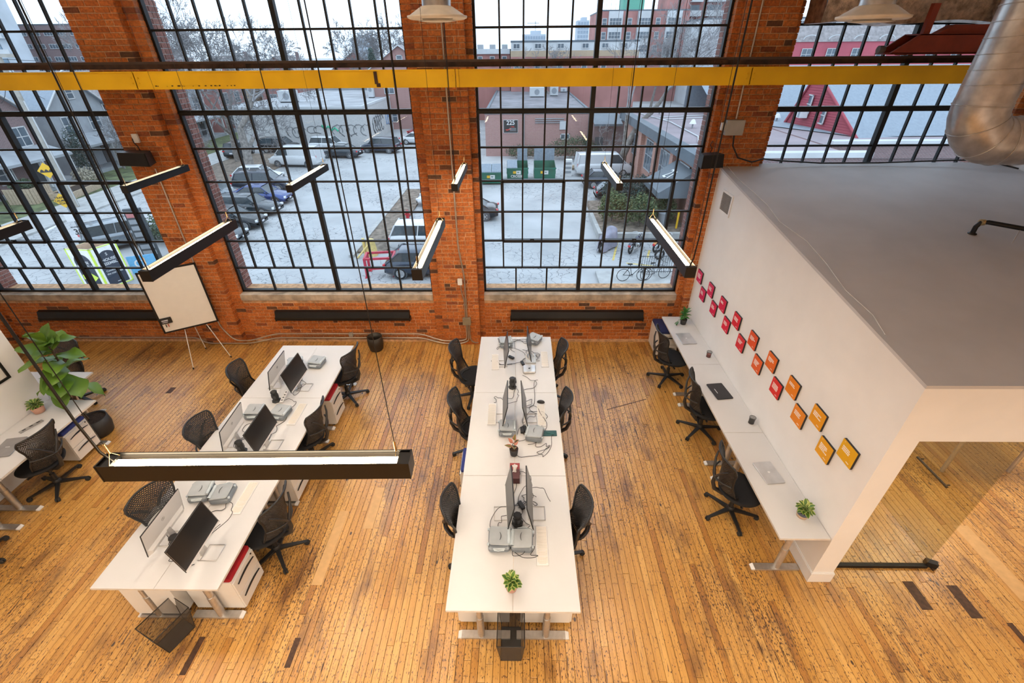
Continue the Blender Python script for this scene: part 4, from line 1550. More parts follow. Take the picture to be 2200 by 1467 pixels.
for k, (z, a, tl, s) in enumerate([(1.64, 1.2, .3, .8), (1.62, 3.0, .7, .9), (1.60, -.4, .95, .95), (1.58, .6, 1.1, 1.0), (1.55, 2.3, .8, 1.0), (1.5, -1.4, 1.0, 1.0), (1.46, 3.6, .9, 1.1), (1.42, .1, 1.3, 1.15), (1.38, 4.3, 1.2, 1.2), (1.3, 2.6, 1.2, 1.1), (1.25, 5.2, 1.4, 1.2), (1.18, 1.4, 1.3, 1.1), (1.10, -.6, 1.75, 1.35), (1.06, 3.8, 1.5, 1.2), (.98, 5.0, 1.7, 1.3), (.95, .3, 1.9, 1.3), (1.66, 4.6, .5, .85), (1.60, 5.6, .8, 1.0), (1.52, 1.8, 1.0, 1.05), (1.22, 4.6, 1.55, 1.3), (1.14, -1.1, 1.6, 1.4), (1.34, 5.4, 1.2, 1.2)]):
    s *= 1.12
    tx = .06 if z > 1.2 else .03
    inst('leaf', fl[k % 2], ft, (tx, .02, z), (s, s, s), (r.uniform(-.4, .4), -pi / 2 + tl, a))

# dark round bin by the wall
t = empty('planter_bin', (-2.77, 7.36, 0.001), 0, 'empty dark round planter pot against the brick wall', 'planter')
MB().lathe([(.105, 0), (.125, .02), (.148, .16), (.142, .30), (.130, .30), (.135, .16), (.11, .03), (.0001, .03)], 28).build('pot', pm('bronze_pot', (.04, .032, .024), .45, .3), t)
# ------------------------------------------------------------------ coloured plaques on the partition
up = [(7.301, 1.57), (6.762, 1.575), (6.248, 1.58), (5.725, 1.595), (5.186, 1.606), (4.662, 1.62), (4.146, 1.626), (3.631, 1.637), (3.121, 1.64)]
lo = [(7.026, 1.365), (6.514, 1.367), (5.986, 1.373), (5.454, 1.385), (4.926, 1.398), (4.411, 1.408), (3.891, 1.420), (3.373, 1.427)]
cu_ = [(.72, .01, .11), (.72, .01, .09), (.74, .015, .07), (.76, .02, .045), (.80, .09, .02), (.82, .15, .015), (.84, .24, .012), (.82, .34, .01), (.80, .42, .01)]
cl_ = [(.70, .01, .09), (.72, .01, .075), (.74, .012, .05), (.76, .02, .035), (.82, .12, .02), (.76, .03, .025), (.84, .26, .015), (.82, .38, .01)]
nu_ = ['pink', 'crimson', 'crimson', 'red', 'red-orange', 'orange', 'amber', 'yellow-orange', 'yellow']
nl_ = ['magenta', 'crimson', 'deep red', 'red', 'orange', 'scarlet', 'amber', 'golden yellow']
oo = ['first', 'second', 'third', 'fourth', 'fifth', 'sixth', 'seventh', 'eighth', 'ninth']
TXTW = pm('plaque_lettering', (.95, .88, .84), .6, var=.01)
PEDGE = pm('plaque_edge', (.02, .016, .016), .5)
core_me = MB().box(-.024, -.001, -.106, .106, -.103, .103).mesh('backing', PEDGE)
for row, (pts, cols, nms) in enumerate(((up, cu_, nu_), (lo, cl_, nl_))):
    for k, (y, z) in enumerate(pts):
        t = empty('wall_plaque', (BX - .0, y, z), 0, '%s square plaque, %s from the window in the %s row on the partition' % (nms[k], oo[k], ('upper', 'lower')[row]), 'plaque', 'motto plaques on the partition')
        inst('backing', core_me, t)
        MB().box(-.0265, -.0241, -.106, .106, -.103, .103).build('face', pm('plaque_%d_%d' % (row, k), cols[k], .45, var=.01), t)
        r = random.Random(row * 20 + k)
        m = MB()
        nl = r.choice((2, 3, 3, 4))
        for q in range(nl):
            yy = .075
            z1 = .045 - q * .020
            end = .075 - r.uniform(.075, .125)
            while yy > end:
                w = r.uniform(.008, .022)
                m.box(-.0272, -.0264, yy - w, yy, z1 - .013, z1)
                yy -= w + .004
        yy = -.03
        for q in range(3):
            m.box(-.0272, -.0264, yy - .011, yy, -.078, -.070)
            yy -= .014
        m.tube([(-.0268, .077, .085), (-.0268, .067, .085)], .0015, 4)
        m.build('lettering', TXTW, t)

# ------------------------------------------------------------------ linear pendant lamps
LL, LWD, LHT = 1.235, .078, .085
hs = MB()
hs.box(-LWD / 2, -LWD / 2 + .004, -LL / 2, LL / 2, 0, LHT)
hs.box(LWD / 2 - .004, LWD / 2, -LL / 2, LL / 2, 0, LHT)
hs.box(-LWD / 2 + .004, LWD / 2 - .004, -LL / 2, LL / 2, .03, .036)
REFL = pm('lamp_baffle', (.035, .03, .027), .35, .3)
hs.box(-LWD / 2 + .0041, -LWD / 2 + .0055, -LL / 2 + .04, LL / 2 - .04, .037, LHT - .012, 1)
hs.box(LWD / 2 - .0055, LWD / 2 - .0041, -LL / 2 + .04, LL / 2 - .04, .037, LHT - .012, 1)
hs_me = hs.mesh('housing', [BLACKM, REFL])
ec_me = MB().box(-LWD / 2 - .001, LWD / 2 + .001, -.003, .003, -.001, LHT + .001).mesh('end_cap', BLACKM)
st_me = MB().box(-.014, .014, -LL / 2 + .05, LL / 2 - .05, .060, .070).mesh('uplight_strip', LED)
gb_me = MB().box(-LWD / 2 + .0045, LWD / 2 - .0045, -.022, .022, .055, .078).mesh('gear_tray', BLACKM)
df_me = MB().box(-LWD / 2 + .006, LWD / 2 - .006, -LL / 2 + .005, LL / 2 - .005, .004, .008).mesh('downlight_diffuser', LEDB)
cl = MB()
cl.tube([(-.03, 0, .078), (0, 0, .125), (.03, 0, .078)], .0016, 5)
cl.tube([(0, 0, .12), (0, 0, .17)], .005, 8)
cl_me = cl.mesh('clip', BRASS)
ZL = 3.54 - LHT
cab = MB()
cab.tube([(0, 0, .165), (0, 0, 7.4 - ZL)], .0017, 5)
cab_me = cab.mesh('suspension_cable', BLACKM)
pc = MB()
pc.tube([(.0, .045, .07), (.012, .03, .14), (.014, .02, .3), (.014, .015, 7.4 - ZL)], .0052, 6)
pc_me = pc.mesh('power_cord', BLACKM)


def pendant(x, y, rz_, lab):
    t = empty('pendant_lamp', (x, y, ZL), rz_, lab, 'lamp', 'linear pendant lamps')
    inst('housing', hs_me, t)
    inst('uplight_strip', st_me, t)
    inst('downlight_diffuser', df_me, t)
    for s in (-1, 1):
        inst('end_cap', ec_me, t, (0, s * LL / 2, 0))
        inst('gear_tray', gb_me, t, (0, s * (LL / 2 - .025), 0))
        c = inst('suspension_cable', cab_me, t, (0, s * (LL / 2 - .05), 0))
        inst('clip', cl_me, c)
    inst('power_cord', pc_me, t, (0, -LL / 2 + .0, 0))
    return t


for (x, y, lab) in ((-4.84, 6.26, 'linear pendant lamp in front of the pier with the whiteboard'), (-2.80, 6.26, 'linear pendant lamp in front of the parking lot window, by the window'), (-.785, 6.29, 'linear pendant lamp in front of the middle pier'),
                    (1.22, 6.29, 'linear pendant lamp in front of the bins-and-motorcycles window, by the window'), (-4.84, 3.71, 'linear pendant lamp cut off by the picture edge on the street side'), (-2.80, 3.72, 'linear pendant lamp hanging over the whiteboard top'),
                    (-.76, 3.74, 'linear pendant lamp over the central row, beside the parking lot window'), (1.285, 3.78, 'linear pendant lamp ending at the first pink plaque')):
    pendant(x, y, 0, lab)
pendant(-1.055, 1.27, -pi / 2 + .02, 'long near pendant lamp hanging crosswise over the outer island')

# ------------------------------------------------------------------ slim black wall heaters
for (x0, x1, lab) in ((-9.33, -6.55, 'slim black wall heater behind the whiteboard and fig tree'), (-4.69, -2.10, 'slim black wall heater between the whiteboard and the middle pier'), (-.15, 2.37, 'slim black wall heater behind the middle desks')):
    t = empty('wall_heater', ((x0 + x1) / 2, 7.56, .53), 0, lab, 'heater', 'black wall heaters')
    L = (x1 - x0) / 2
    b = MB()
    b.add([(-L, 0, 0), (L, 0, 0), (L, .10, -.01), (-L, .10, -.01), (-L, .0, .055), (L, .0, .055), (L, .035, .17), (-L, .035, .17), (L, .10, .185), (-L, .10, .185)],
          [(0, 1, 5, 4), (4, 5, 6, 7), (7, 6, 8, 9), (0, 3, 2, 1), (1, 2, 8, 6, 5), (0, 4, 7, 9, 3)])
    b.build('casing', BLACKM, t)
    MB().box(-L + .02, L - .02, -.006, .0, .048, .058).build('outlet_lip', pm('heater_lip%d' % int(x0 * 10), (.05, .045, .04), .3, .6), t)
    for s in (-1, 1):
        MB().box(s * L - .012, s * L + .012, -.003, .101, -.012, .06).build('end_cap', BLACKM, t)


# ------------------------------------------------------------------ conduits
def conduit(name, pts, r, lab, mat=CONDUIT, cat='conduit', clips=()):
    t = empty(name, tuple(pts[0]), 0, lab, cat)
    o = Vector(pts[0])
    sm_ = [Vector(p) - o for p in pts]
    # round the corners
    out = [sm_[0]]
    for i in range(1, len(sm_) - 1):
        a, b_, c = sm_[i - 1], sm_[i], sm_[i + 1]
        d = min((a - b_).length, (c - b_).length) * .45
        d = min(d, .12)
        p, q = b_ + (a - b_).normalized() * d, b_ + (c - b_).normalized() * d
        for k in range(5):
            s = k / 4
            out.append((1 - s) ** 2 * p + 2 * s * (1 - s) * b_ + s * s * q)
    out.append(sm_[-1])
    MB().tube(out, r, 8).build('pipe', mat, t)
    for c in clips:
        v = Vector(c) - o
        MB().cbox(v, (.035, .02, .03)).build('clip', mat, t)
    return t


conduit('conduit_pipe', [(-1.055, 7.522, 7.3), (-1.055, 7.522, 2.0), (-.985, 7.522, 1.5), (-.985, 7.522, .62)], .0135, 'long vertical steel conduit down the middle pier', clips=[(-1.055, 7.53, 3.2), (-.985, 7.53, 1.0)])
conduit('conduit_pipe', [(-1.067, 7.522, 1.33), (-1.05, 7.522, 1.12), (-1.015, 7.522, 1.02), (-1.015, 7.522, .62)], .0095, 'short thin conduit below the switch on the middle pier', clips=[(-1.016, 7.53, .9)])
conduit('conduit_pipe', [(-1.012, 7.522, .49), (-1.012, 7.522, .13), (-1.15, 7.522, .10), (-1.50, 7.522, .10), (-1.92, 7.64, .185), (-4.84, 7.64, .185), (-5.30, 7.522, .10), (-5.62, 7.522, .10), (-5.80, 7.522, .42), (-5.80, 7.522, 3.2), (-5.80, 7.522, 3.35)], .0125, 'upper steel conduit running along the brick wall foot and up the whiteboard pier')
conduit('conduit_pipe', [(-.985, 7.522, .49), (-.975, 7.522, .10), (-1.12, 7.522, .038), (-1.50, 7.522, .038), (-1.92, 7.64, .095), (-4.84, 7.64, .095), (-5.30, 7.522, .036), (-6.20, 7.522, .036), (-6.45, 7.64, .10), (-10.0, 7.64, .10)], .0125, 'lower steel conduit running along the whole brick wall foot')
conduit('conduit_pipe', [(-.955, 7.522, .49), (-.945, 7.522, .12), (-.86, 7.522, .045), (-.60, 7.64, .045), (.5, 7.64, .045)], .011, 'thin conduit bending behind the middle desks from the junction box')
conduit('conduit_pipe', [(3.205, 7.522, 7.3), (3.225, 7.522, 4.02)], .0135, 'vertical steel conduit above the grey box on the meeting room pier')
conduit('conduit_pipe', [(-.12, 7.56, .55), (-.12, 7.645, .5), (-.11, 7.645, .33), (-.22, 7.645, .24), (-.4, 7.645, .20)], .004, 'thin heater cord drooping behind the middle desks', mat=MORTAR)
BOXG = pm('box_grey', (.32, .28, .20), .45, .3)
BOXL = pm('box_light_grey', (.42, .42, .40), .4, .3)


def wbox(name, c, d, mat, lab, cat, extra=None):
    t = empty(name, c, 0, lab, cat)
    MB().rbox((0, 0, 0), d, .006).build('box', mat, t)
    MB().rbox((0, -d[1] / 2 - .004, 0), (d[0] + .006, .008, d[2] + .006), .003).build('cover', mat, t)
    s = MB()
    for sx in (-1, 1):
        for sz in (-1, 1):
            s.lathe([(.004, -d[1] / 2 - .010), (.004, -d[1] / 2 - .006)], 6, (sx * d[0] * .4, 0, sz * d[2] * .4), axis='Y')
    s.build('screw', CONDUIT, t)
    return t


wbox('junction_box', (-.99, 7.51, .555), (.15, .06, .14), BOXG, 'tan steel junction box low on the middle pier', 'junction box')
wbox('switch_box', (-1.067, 7.52, 1.375), (.078, .04, .115), PLASW, 'white switch box on the middle pier', 'switch')
wbox('junction_box', (3.20, 7.48, 3.91), (.26, .11, .20), BOXL, 'grey electrical box on the meeting room pier', 'junction box')
wbox('outlet_box', (-3.33, 7.645, .17), (.075, .04, .075), BOXL, 'small wall outlet beside the dark round planter', 'outlet')
wbox('outlet_box', (-5.90, 7.52, 3.80), (.085, .03, .12), PLASW, 'white outlet plate above the wall speaker', 'outlet')
wbox('sensor_box', (3.045, 7.50, 3.92), (.055, .05, .10), PLASW, 'small white sensor beside the grey electrical box', 'sensor')


def speaker(x, y, z, rz_, lab):
    t = empty('wall_speaker', (x, y, z), rz_, lab, 'speaker', 'wall speakers')
    b = MB()
    b.add([(-.26, -.10, .0), (.26, -.10, .0), (.20, .10, .02), (-.20, .10, .02), (-.24, -.08, .19), (.24, -.08, .19), (.185, .09, .20), (-.185, .09, .20)], [(0, 3, 2, 1), (4, 5, 6, 7), (0, 1, 5, 4), (1, 2, 6, 5), (2, 3, 7, 6), (3, 0, 4, 7)])
    b.build('cabinet', PLAS, t)
    g = MB()
    g.add([(-.25, -.105, .012), (.25, -.105, .012), (.232, -.087, .18), (-.232, -.087, .18)], [(0, 1, 2, 3)])
    g.box(-.25, .25, -.104, -.098, .008, .013)
    g.build('grille', FABR, t)
    k = MB()
    k.tube([(0, .09, .11), (0, .16, .13)], .022, 8)
    k.build('bracket', PLAS, t)
    c = MB()
    c.tube([(0.02, .08, .2), (.03, .06, .26), (-.02, .07, .31), (0.0, .05, .37)], .008, 6)
    c.build('lead', PLAS, t)
    return t


speaker(-5.885, 7.36, 3.44, -.12, 'black wall speaker on the pier above the whiteboard')
s2 = speaker(2.89, 7.30, 3.38, .25, 'black wall speaker at the far top corner of the white partition')
s2.scale = (.72, .8, 1.0)

# ------------------------------------------------------------------ whiteboard easel
ang = math.atan2(.46, .73)
wb = empty('whiteboard_easel', (-6.005, 7.11, 0), ang, 'white board with black frame on a thin tripod in front of the brick pier', 'whiteboard')
bz0, bz1, bw = .655, 1.83, .43
MB().box(-bw + .02, bw - .02, -.008, .008, bz0 + .02, bz1 - .02).build('board', pm('whiteboard_gloss', (.84, .80, .74), .18, var=.01), wb)
f = MB()
for (a, b_, c, d) in ((-bw, bw, bz0, bz0 + .028), (-bw, bw, bz1 - .028, bz1), (-bw, -bw + .028, bz0, bz1), (bw - .028, bw, bz0, bz1)):
    f.box(a, b_, -.014, .014, c, d)
f.build('frame', BLACKM, wb)
for (p, q) in (((-.12, .02, .66), (-.20, -.36, .012)), ((.22, .02, .66), (.42, -.30, .012)), ((0, .03, 1.4), (.02, .30, .012))):
    m = MB()
    m.tube([p, q], .007, 8)
    lg2 = m.build('leg', PLASW, wb)
    MB().lathe([(.011, -.011), (.011, .02)], 8, q).build('rubber_foot', RUB, lg2)
er = empty('board_eraser', (0, 0, 0), 0, 'dark board eraser clinging to the lower corner of the whiteboard', 'eraser')
er.location = (-6.005 + cos(ang) * -.32 + sin(ang) * .022, 7.11 + sin(ang) * -.32 - cos(ang) * .022, .90)
er.rotation_euler = (0, 0, ang)
MB().rbox((0, 0, 0), (.17, .03, .11), .008).build('body', PLAS, er)
MB().box(-.065, .03, -.0162, -.0152, -.002, .022).box(-.06, .02, -.0162, -.0152, -.03, -.016).build('label', pm('eraser_print', (.55, .56, .62), .5), er)
for k, (c, nm) in enumerate((((.02, .02, .02), 'black'), ((.5, .04, .03), 'red'))):
    m = MB()
    m.tube([(0, 0, 0), (0, 0, .055)], [.007, .006], 8)
    o = m.build('marker_pen', pm('marker_' + nm, c, .5), None, (-6.005 + cos(ang) * (-.35 + k * .035) + sin(ang) * .021, 7.11 + sin(ang) * (-.35 + k * .035) - cos(ang) * .021, .775))
    tag(o, nm + ' marker pen stuck upright at the lower corner of the whiteboard', 'marker')

# ------------------------------------------------------------------ crane beam, rail and end truck
YB = 7.1
bm2 = empty('crane_beam', (0, YB, 4.59), 0, 'long yellow steel crane beam crossing in front of all the windows', 'beam')
joints = [-10.5, -5.2, -.85, 3.08, 7.6]
for a, b_ in zip(joints, joints[1:]):
    m = MB()
    m.box(a + .006, b_ - .006, -.006, .006, -.10, .10)
    m.box(a + .006, b_ - .006, -.075, .075, .092, .105)
    m.box(a + .006, b_ - .006, -.075, .075, -.105, -.092)
    m.add([(a + .006, -.076, -.105), (b_ - .006, -.076, -.105), (b_ - .006, -.062, .105), (a + .006, -.062, .105)], [(0, 1, 2, 3)])
    m.build('beam_section', YEL, bm2)
    if b_ < 7:
        for sx in (-.045, .045):
            for sz in (-.03, .03):
                MB().lathe([(.010, -.082), (.010, -.07)], 6, (b_ + sx, 0, sz), axis='Y').build('bolt', YEL, bm2)
m = MB()
m.box(-1.945, -1.90, -.0775, -.0765, -.06, .085)
m.box(-1.925, -1.87, -.0782, -.0768, -.095, -.05)
m.build('paint_scar', RUST, bm2)
m = MB()
r = random.Random(5)
for k in range(26):
    xx = -4.95 + r.random() * 1.1
    s = r.uniform(.004, .012)
    m.box(xx, xx + s * 2, -.0785, -.0762, -.07, -.07 + s)
m.build('chipped_paint', RUST, bm2)
rl = empty('crane_rail', (0, 7.16, 4.72), 0, 'rusty dark crane rail lying on the yellow beam', 'rail')
MB().box(-10.5, 7.6, -.035, .035, .0, .055).build('rail_foot', RUST, rl)
MB().box(-10.5, 7.6, -.022, .022, .055, .085).build('rail_head', pm('rail_head_steel', (.10, .07, .055), .5, .5), rl)
for x in (-3.9, 2.55):
    m = MB()
    m.box(-.22, .22, -.045, -.036, .01, .06)
    for q in range(4):
        m.lathe([(.012, -.055), (.012, -.045)], 6, (-.15 + q * .1, 0, .035), axis='Y')
    m.build('splice_plate', RUST, rl, (x, 0, 0))
for i, (j0, x0, x1, j1) in enumerate(PIERS):
    xm = (x0 + x1) / 2
    if -10 < xm < 7.3:
        m = MB()
        m.box(xm - .12, xm + .12, 7.02, YP + .01, 4.40, 4.484)
        m.add([(xm - .02, 7.12, 4.40), (xm + .02, 7.12, 4.40), (xm + .02, YP, 4.40), (xm - .02, YP, 4.40), (xm - .02, YP, 4.1), (xm + .02, YP, 4.1)], [(0, 1, 5, 4), (0, 4, 3), (1, 2, 5), (3, 4, 5, 2)])
        # bracket stays hidden behind the beam
        m2 = MB()
        m2.box(xm - .10, xm + .10, 7.16, YP + .01, 4.50, 4.68)
        tag(m2.build('beam_bracket', RUST), 'steel bracket holding the crane beam, number %d along the piers' % (i + 1) if False else 'steel bracket tying the crane beam to the ' + ['outer', 'whiteboard', 'middle', 'meeting room', 'corner'][i] + ' pier', 'bracket')
cr = empty('crane_truck', (0, 7.02, 4.80), 0, 'red crane end carriage riding on the rail above the meeting room', 'crane')
m = MB()
m.prism([(4.72, .03), (5.02, .235), (7.2, .235), (7.2, .03)], -.10, -.07, 0, Matrix(((1, 0, 0, 0), (0, 0, 1, 0), (0, 1, 0, 0), (0, 0, 0, 1))))
m.prism([(4.72, .03), (5.02, .235), (7.2, .235), (7.2, .03)], .16, .19, 0, Matrix(((1, 0, 0, 0), (0, 0, 1, 0), (0, 1, 0, 0), (0, 0, 0, 1))))
m.box(5.02, 7.2, -.10, .19, .225, .24)
m.box(4.72, 7.2, -.10, .19, .02, .04)
m.build('carriage', REDP, cr)
m = MB()
m.prism([(5.28, .24), (5.45, .335), (7.2, .335), (7.2, .24)], -.02, .10, 0, Matrix(((1, 0, 0, 0), (0, 0, 1, 0), (0, 1, 0, 0), (0, 0, 0, 1))))
m.box(5.07, 5.15, -.06, .0, .24, .55)
m.build('bridge_girder', REDP, cr)
MB().lathe([(.05, -.04), (.05, .12)], 18, (4.96, 0, .06), axis='Y').build('wheel', pm('crane_wheel', (.10, .03, .015), .5, .4), cr)
MB().lathe([(.045, 0), (.045, .06), (.035, .08)], 14, (4.64, .03, .075), axis='X').build('buffer', pm('buffer_rubber', (.12, .11, .11), .6), cr)

# ------------------------------------------------------------------ spiral duct and diffusers
sd = empty('spiral_duct', (4.28, 4.78, 4.40), 0, 'large galvanised spiral duct dropping to an elbow in the upper corner', 'duct')
R_ = .215
dirv = Vector((.05, .03, 1)).normalized()
m = MB()
prof = []
nseg = 26
pts = [Vector((-.0, 0, .05)) + dirv * (2.9 * k / nseg) for k in range(nseg + 1)]
m.tube(pts, R_, 32, caps=False)
m.build('vertical_run', GALV, sd)
for k in range(1, nseg):
    q = MB()
    c = Vector((0, 0, .05)) + dirv * (.12 * k)
    if .12 * k < 2.8:
        q.tube([c + Vector((R_ * cos(a), R_ * sin(a), .035 * a / pi)) for a in [2 * pi * j / 32 for j in range(33)]], .0045, 4)
        q.build('seam', GALV, sd)
m = MB()
ring = []
for (k, aa) in enumerate((-.12, 0, .26, .52, .78, 1.05, 1.31, 1.57, 1.65)):
    ring.append(Vector((.31 - .31 * cos(aa), 0, .05 - .31 * sin(aa))))
m.tube(ring, R_ * 1.015, 32, caps=False, sm=True)
m.build('elbow', GALV, sd)
for k in range(4):
    aa = .0 + k * .523
    c = Vector((.31 - .31 * cos(aa), 0, .05 - .31 * sin(aa)))
    t_ = Vector((sin(aa), 0, -cos(aa)))
    a1 = Vector((0, 1, 0))
    b1 = t_.cross(a1)
    MB().tube([c + (a1 * cos(g) + b1 * sin(g)) * (R_ * 1.02) for g in [2 * pi * j / 32 for j in range(32)]], .006, 5, closed=True).build('elbow_seam', GALV, sd)
m = MB()
m.tube([(.31, 0, -.26), (3.0, 0, -.26)], R_, 32, caps=False)
m.build('horizontal_run', GALV, sd)
for k in range(1, 24):
    c = Vector((.31 + .12 * k, 0, -.26))
    MB().tube([c + Vector((.035 * a / pi, R_ * cos(a), R_ * sin(a))) for a in [2 * pi * j / 32 for j in range(33)]], .0045, 4).build('seam', GALV, sd)
DIFW = pm('diffuser_cream', (.80, .72, .60), .5)
for (x, y, z, lab) in ((-.825, 5.62, 5.17, 'round cream air diffuser hanging in front of the middle pier'), (3.25, 5.175, 5.115, 'round cream air diffuser hanging above the meeting room')):
    t = empty('air_diffuser', (x, y, z), 0, lab, 'diffuser', 'round air diffusers')
    MB().tube([(0, 0, .10), (0, 0, 2.2)], .142, 28, caps=False).build('drop_duct', GALV, t)
    MB().lathe([(.142, .11), (.16, .105), (.275, .035), (.30, .03), (.298, .012), (.27, .0), (.2, .03), (.15, .06)], 40, capb=False, capt=False).build('outer_cone', DIFW, t)
    MB().lathe([(.18, .025), (.145, .0), (.19, -.012), (.12, -.02), (.0001, -.022)], 36, capb=False).build('inner_disc', DIFW, t)
FOIL = pm('foil_wrap', (.50, .40, .31), .32, .85, var=.3, scale=14, bump=.9, bscale=90)
fd = empty('foil_duct', (0, 0, 0), 0, 'foil wrapped square duct along the top of the corner window', 'duct')
m = MB()
m.grid(lambda u, v: Vector((3.86 + 3.7 * u, 7.16 - .05 * sin(3.1 * v) + .012 * sin(31 * u + 5 * v), 5.17 + .75 * v + .02 * sin(17 * u))), 60, 8)
m.grid(lambda u, v: Vector((3.86 + 3.7 * u, 7.16 + .42 * v, 5.17 + .02 * sin(17 * u) - .012 * sin(29 * u) * v)), 60, 4)
m.grid(lambda u, v: Vector((3.86 + .01 * sin(8 * v), 7.16 + .42 * u, 5.17 + .75 * v)), 4, 8)
m.build('wrapped_duct', FOIL, fd)
MB().tube([(5.9, 7.0, 5.25), (6.3, 6.9, 5.42), (7.3, 6.9, 5.5)], .10, 14).build('flex_branch', FOIL, fd)

# ------------------------------------------------------------------ cables and pipe on the meeting room roof
cb = [(3.215, 7.44, 3.84), (3.23, 7.42, 3.66), (3.33, 7.38, 3.50), (3.55, 7.36, 3.44), (3.75, 7.45, 3.47), (4.0, 7.52, 3.43), (4.7, 7.54, 3.385), (5.6, 7.54, 3.385), (6.6, 7.52, 3.42), (7.1, 7.45, 3.44), (7.5, 7.25, 3.35)]
mb = MB()
mb.tube(cb, .011, 6)
tag(mb.build('thick_cable', PLAS), 'thick black cable lying along the far edge of the meeting room roof', 'cable')
mb = MB()
w_ = []
for (x, y) in ((3.27, 7.55), (3.24, 7.0), (3.275, 6.5), (3.29, 6.1), (3.24, 5.6), (3.33, 5.1), (3.30, 4.6), (3.23, 4.1), (3.26, 3.7), (3.2, 3.42)):
    w_.append((x, y, rz(y) + .012))
mb.tube(w_, .004, 5)
tag(mb.build('thin_cable', CABW), 'thin white cable snaking along the meeting room roof edge', 'cable')
rp = empty('roof_pipe', (5.36, 5.29, rz(5.29)), 0, 'black pipe with an elbow standing on the meeting room roof', 'pipe')
MB().tube([(0, 0, 0), (0, 0, .09), (.02, -.01, .14), (.07, -.04, .155), (.9, -.62, .10), (1.6, -1.1, .06)], .026, 10).build('pipe', BLACKM, rp)
MB().lathe([(.045, 0.002), (.045, .012), (.028, .02)], 14).build('flange', BLACKM, rp)
MB().lathe([(.036, -.02), (.036, .02)], 12, (.03, -.015, .145), axis='X').build('coupling', BRASS, rp)
MB().tube([(.30, -.21, .13), (.20, -.30, .0)], .004, 5).build('prop_rod', CONDUIT, rp)
# ================================================================== the world outside
G = -5.5


def asphalt():
    m, nt, b = nmat('cracked_asphalt')
    ge = nd(nt, 'ShaderNodeNewGeometry')
    n1 = nd(nt, 'ShaderNodeTexNoise', Scale=.35, Detail=5.0)
    nt.links.new(ge.outputs['Position'], n1.inputs['Vector'])
    r1 = ramp(nt, [(.3, (.32, .325, .33)), (.7, (.44, .445, .45))])
    nt.links.new(n1.outputs['Fac'], r1.inputs['Fac'])
    dn = nd(nt, 'ShaderNodeTexNoise', Scale=1.2, Detail=3.0)
    nt.links.new(ge.outputs['Position'], dn.inputs['Vector'])
    mv = nd(nt, 'ShaderNodeVectorMath', operation='MULTIPLY_ADD')
    mv.inputs[1].default_value = (.9, .9, .9)
    nt.links.new(dn.outputs['Color'], mv.inputs[0])
    nt.links.new(ge.outputs['Position'], mv.inputs[2])
    vo = nd(nt, 'ShaderNodeTexVoronoi', Scale=1.7, feature='DISTANCE_TO_EDGE')
    nt.links.new(mv.outputs[0], vo.inputs['Vector'])
    rc = ramp(nt, [(.008, (1, 1, 1)), (.030, (0, 0, 0))])
    nt.links.new(vo.outputs['Distance'], rc.inputs['Fac'])
    n3 = nd(nt, 'ShaderNodeTexNoise', Scale=.16, Detail=2.0)
    nt.links.new(ge.outputs['Position'], n3.inputs['Vector'])
    r3 = ramp(nt, [(.44, (0, 0, 0)), (.52, (1, 1, 1))])
    nt.links.new(n3.outputs['Fac'], r3.inputs['Fac'])
    k = nd(nt, 'ShaderNodeMath', operation='MULTIPLY')
    nt.links.new(rc.outputs['Color'], k.inputs[0])
    nt.links.new(r3.outputs['Color'], k.inputs[1])
    c = mixc(nt, k.outputs[0], r1.outputs['Color'], (.13, .135, .14))
    nt.links.new(c, b.inputs['Base Color'])
    b.inputs['Roughness'].default_value = .8
    return m


def xbrick(name, c1, c2, mortar, scale=1.0):
    m, nt, b = nmat(name)
    ge = nd(nt, 'ShaderNodeNewGeometry')
    sp = nd(nt, 'ShaderNodeSeparateXYZ')
    nt.links.new(ge.outputs['Position'], sp.inputs[0])
    ad = nd(nt, 'ShaderNodeMath', operation='ADD')
    nt.links.new(sp.outputs[0], ad.inputs[0])
    nt.links.new(sp.outputs[1], ad.inputs[1])
    cb_ = nd(nt, 'ShaderNodeCombineXYZ')
    nt.links.new(ad.outputs[0], cb_.inputs[0])
    nt.links.new(sp.outputs[2], cb_.inputs[1])
    bt = nd(nt, 'ShaderNodeTexBrick')
    bt.inputs['Scale'].default_value = scale
    bt.inputs['Color1'].default_value = (*c1, 1)
    bt.inputs['Color2'].default_value = (*c2, 1)
    bt.inputs['Mortar'].default_value = (*mortar, 1)
    bt.inputs['Mortar Size'].default_value = .012
    bt.inputs['Brick Width'].default_value = .22
    bt.inputs['Row Height'].default_value = .08
    nt.links.new(cb_.outputs[0], bt.inputs['Vector'])
    nt.links.new(bt.outputs['Color'], b.inputs['Base Color'])
    b.inputs['Roughness'].default_value = .85
    return m


ASPH = asphalt()
XB_RED = xbrick('facade_red_brick', (0.322, 0.14, 0.125), (0.369, 0.172, 0.156), (0.374, 0.312, 0.291))
XB_DARK = xbrick('facade_dark_brick', (0.166, 0.0998, 0.0998), (0.218, 0.127, 0.125), (0.26, 0.229, 0.229))
XB_ORG = xbrick('facade_orange_brick', (0.343, 0.125, 0.0832), (0.406, 0.166, 0.114), (0.395, 0.333, 0.302))
CMU = xbrick('facade_grey_block', (0.48, 0.48, 0.474), (0.528, 0.528, 0.522), (0.432, 0.432, 0.432), .42)
XPINK = pm('faded_brick', (0.364, 0.172, 0.156), .85, var=.12, scale=.4, coord='Object')
XWHT = pm('facade_white', (0.499, 0.515, 0.53), .8, var=.06, scale=.5)
XTAN = pm('facade_tan', (0.394, 0.303, 0.212), .8, var=.06, scale=.5)
XGRY = pm('facade_grey', (0.259, 0.28, 0.303), .8, var=.08, scale=.5)
XSID = pm('grey_siding', (0.319, 0.34, 0.364), .7, var=.06, scale=1.5)
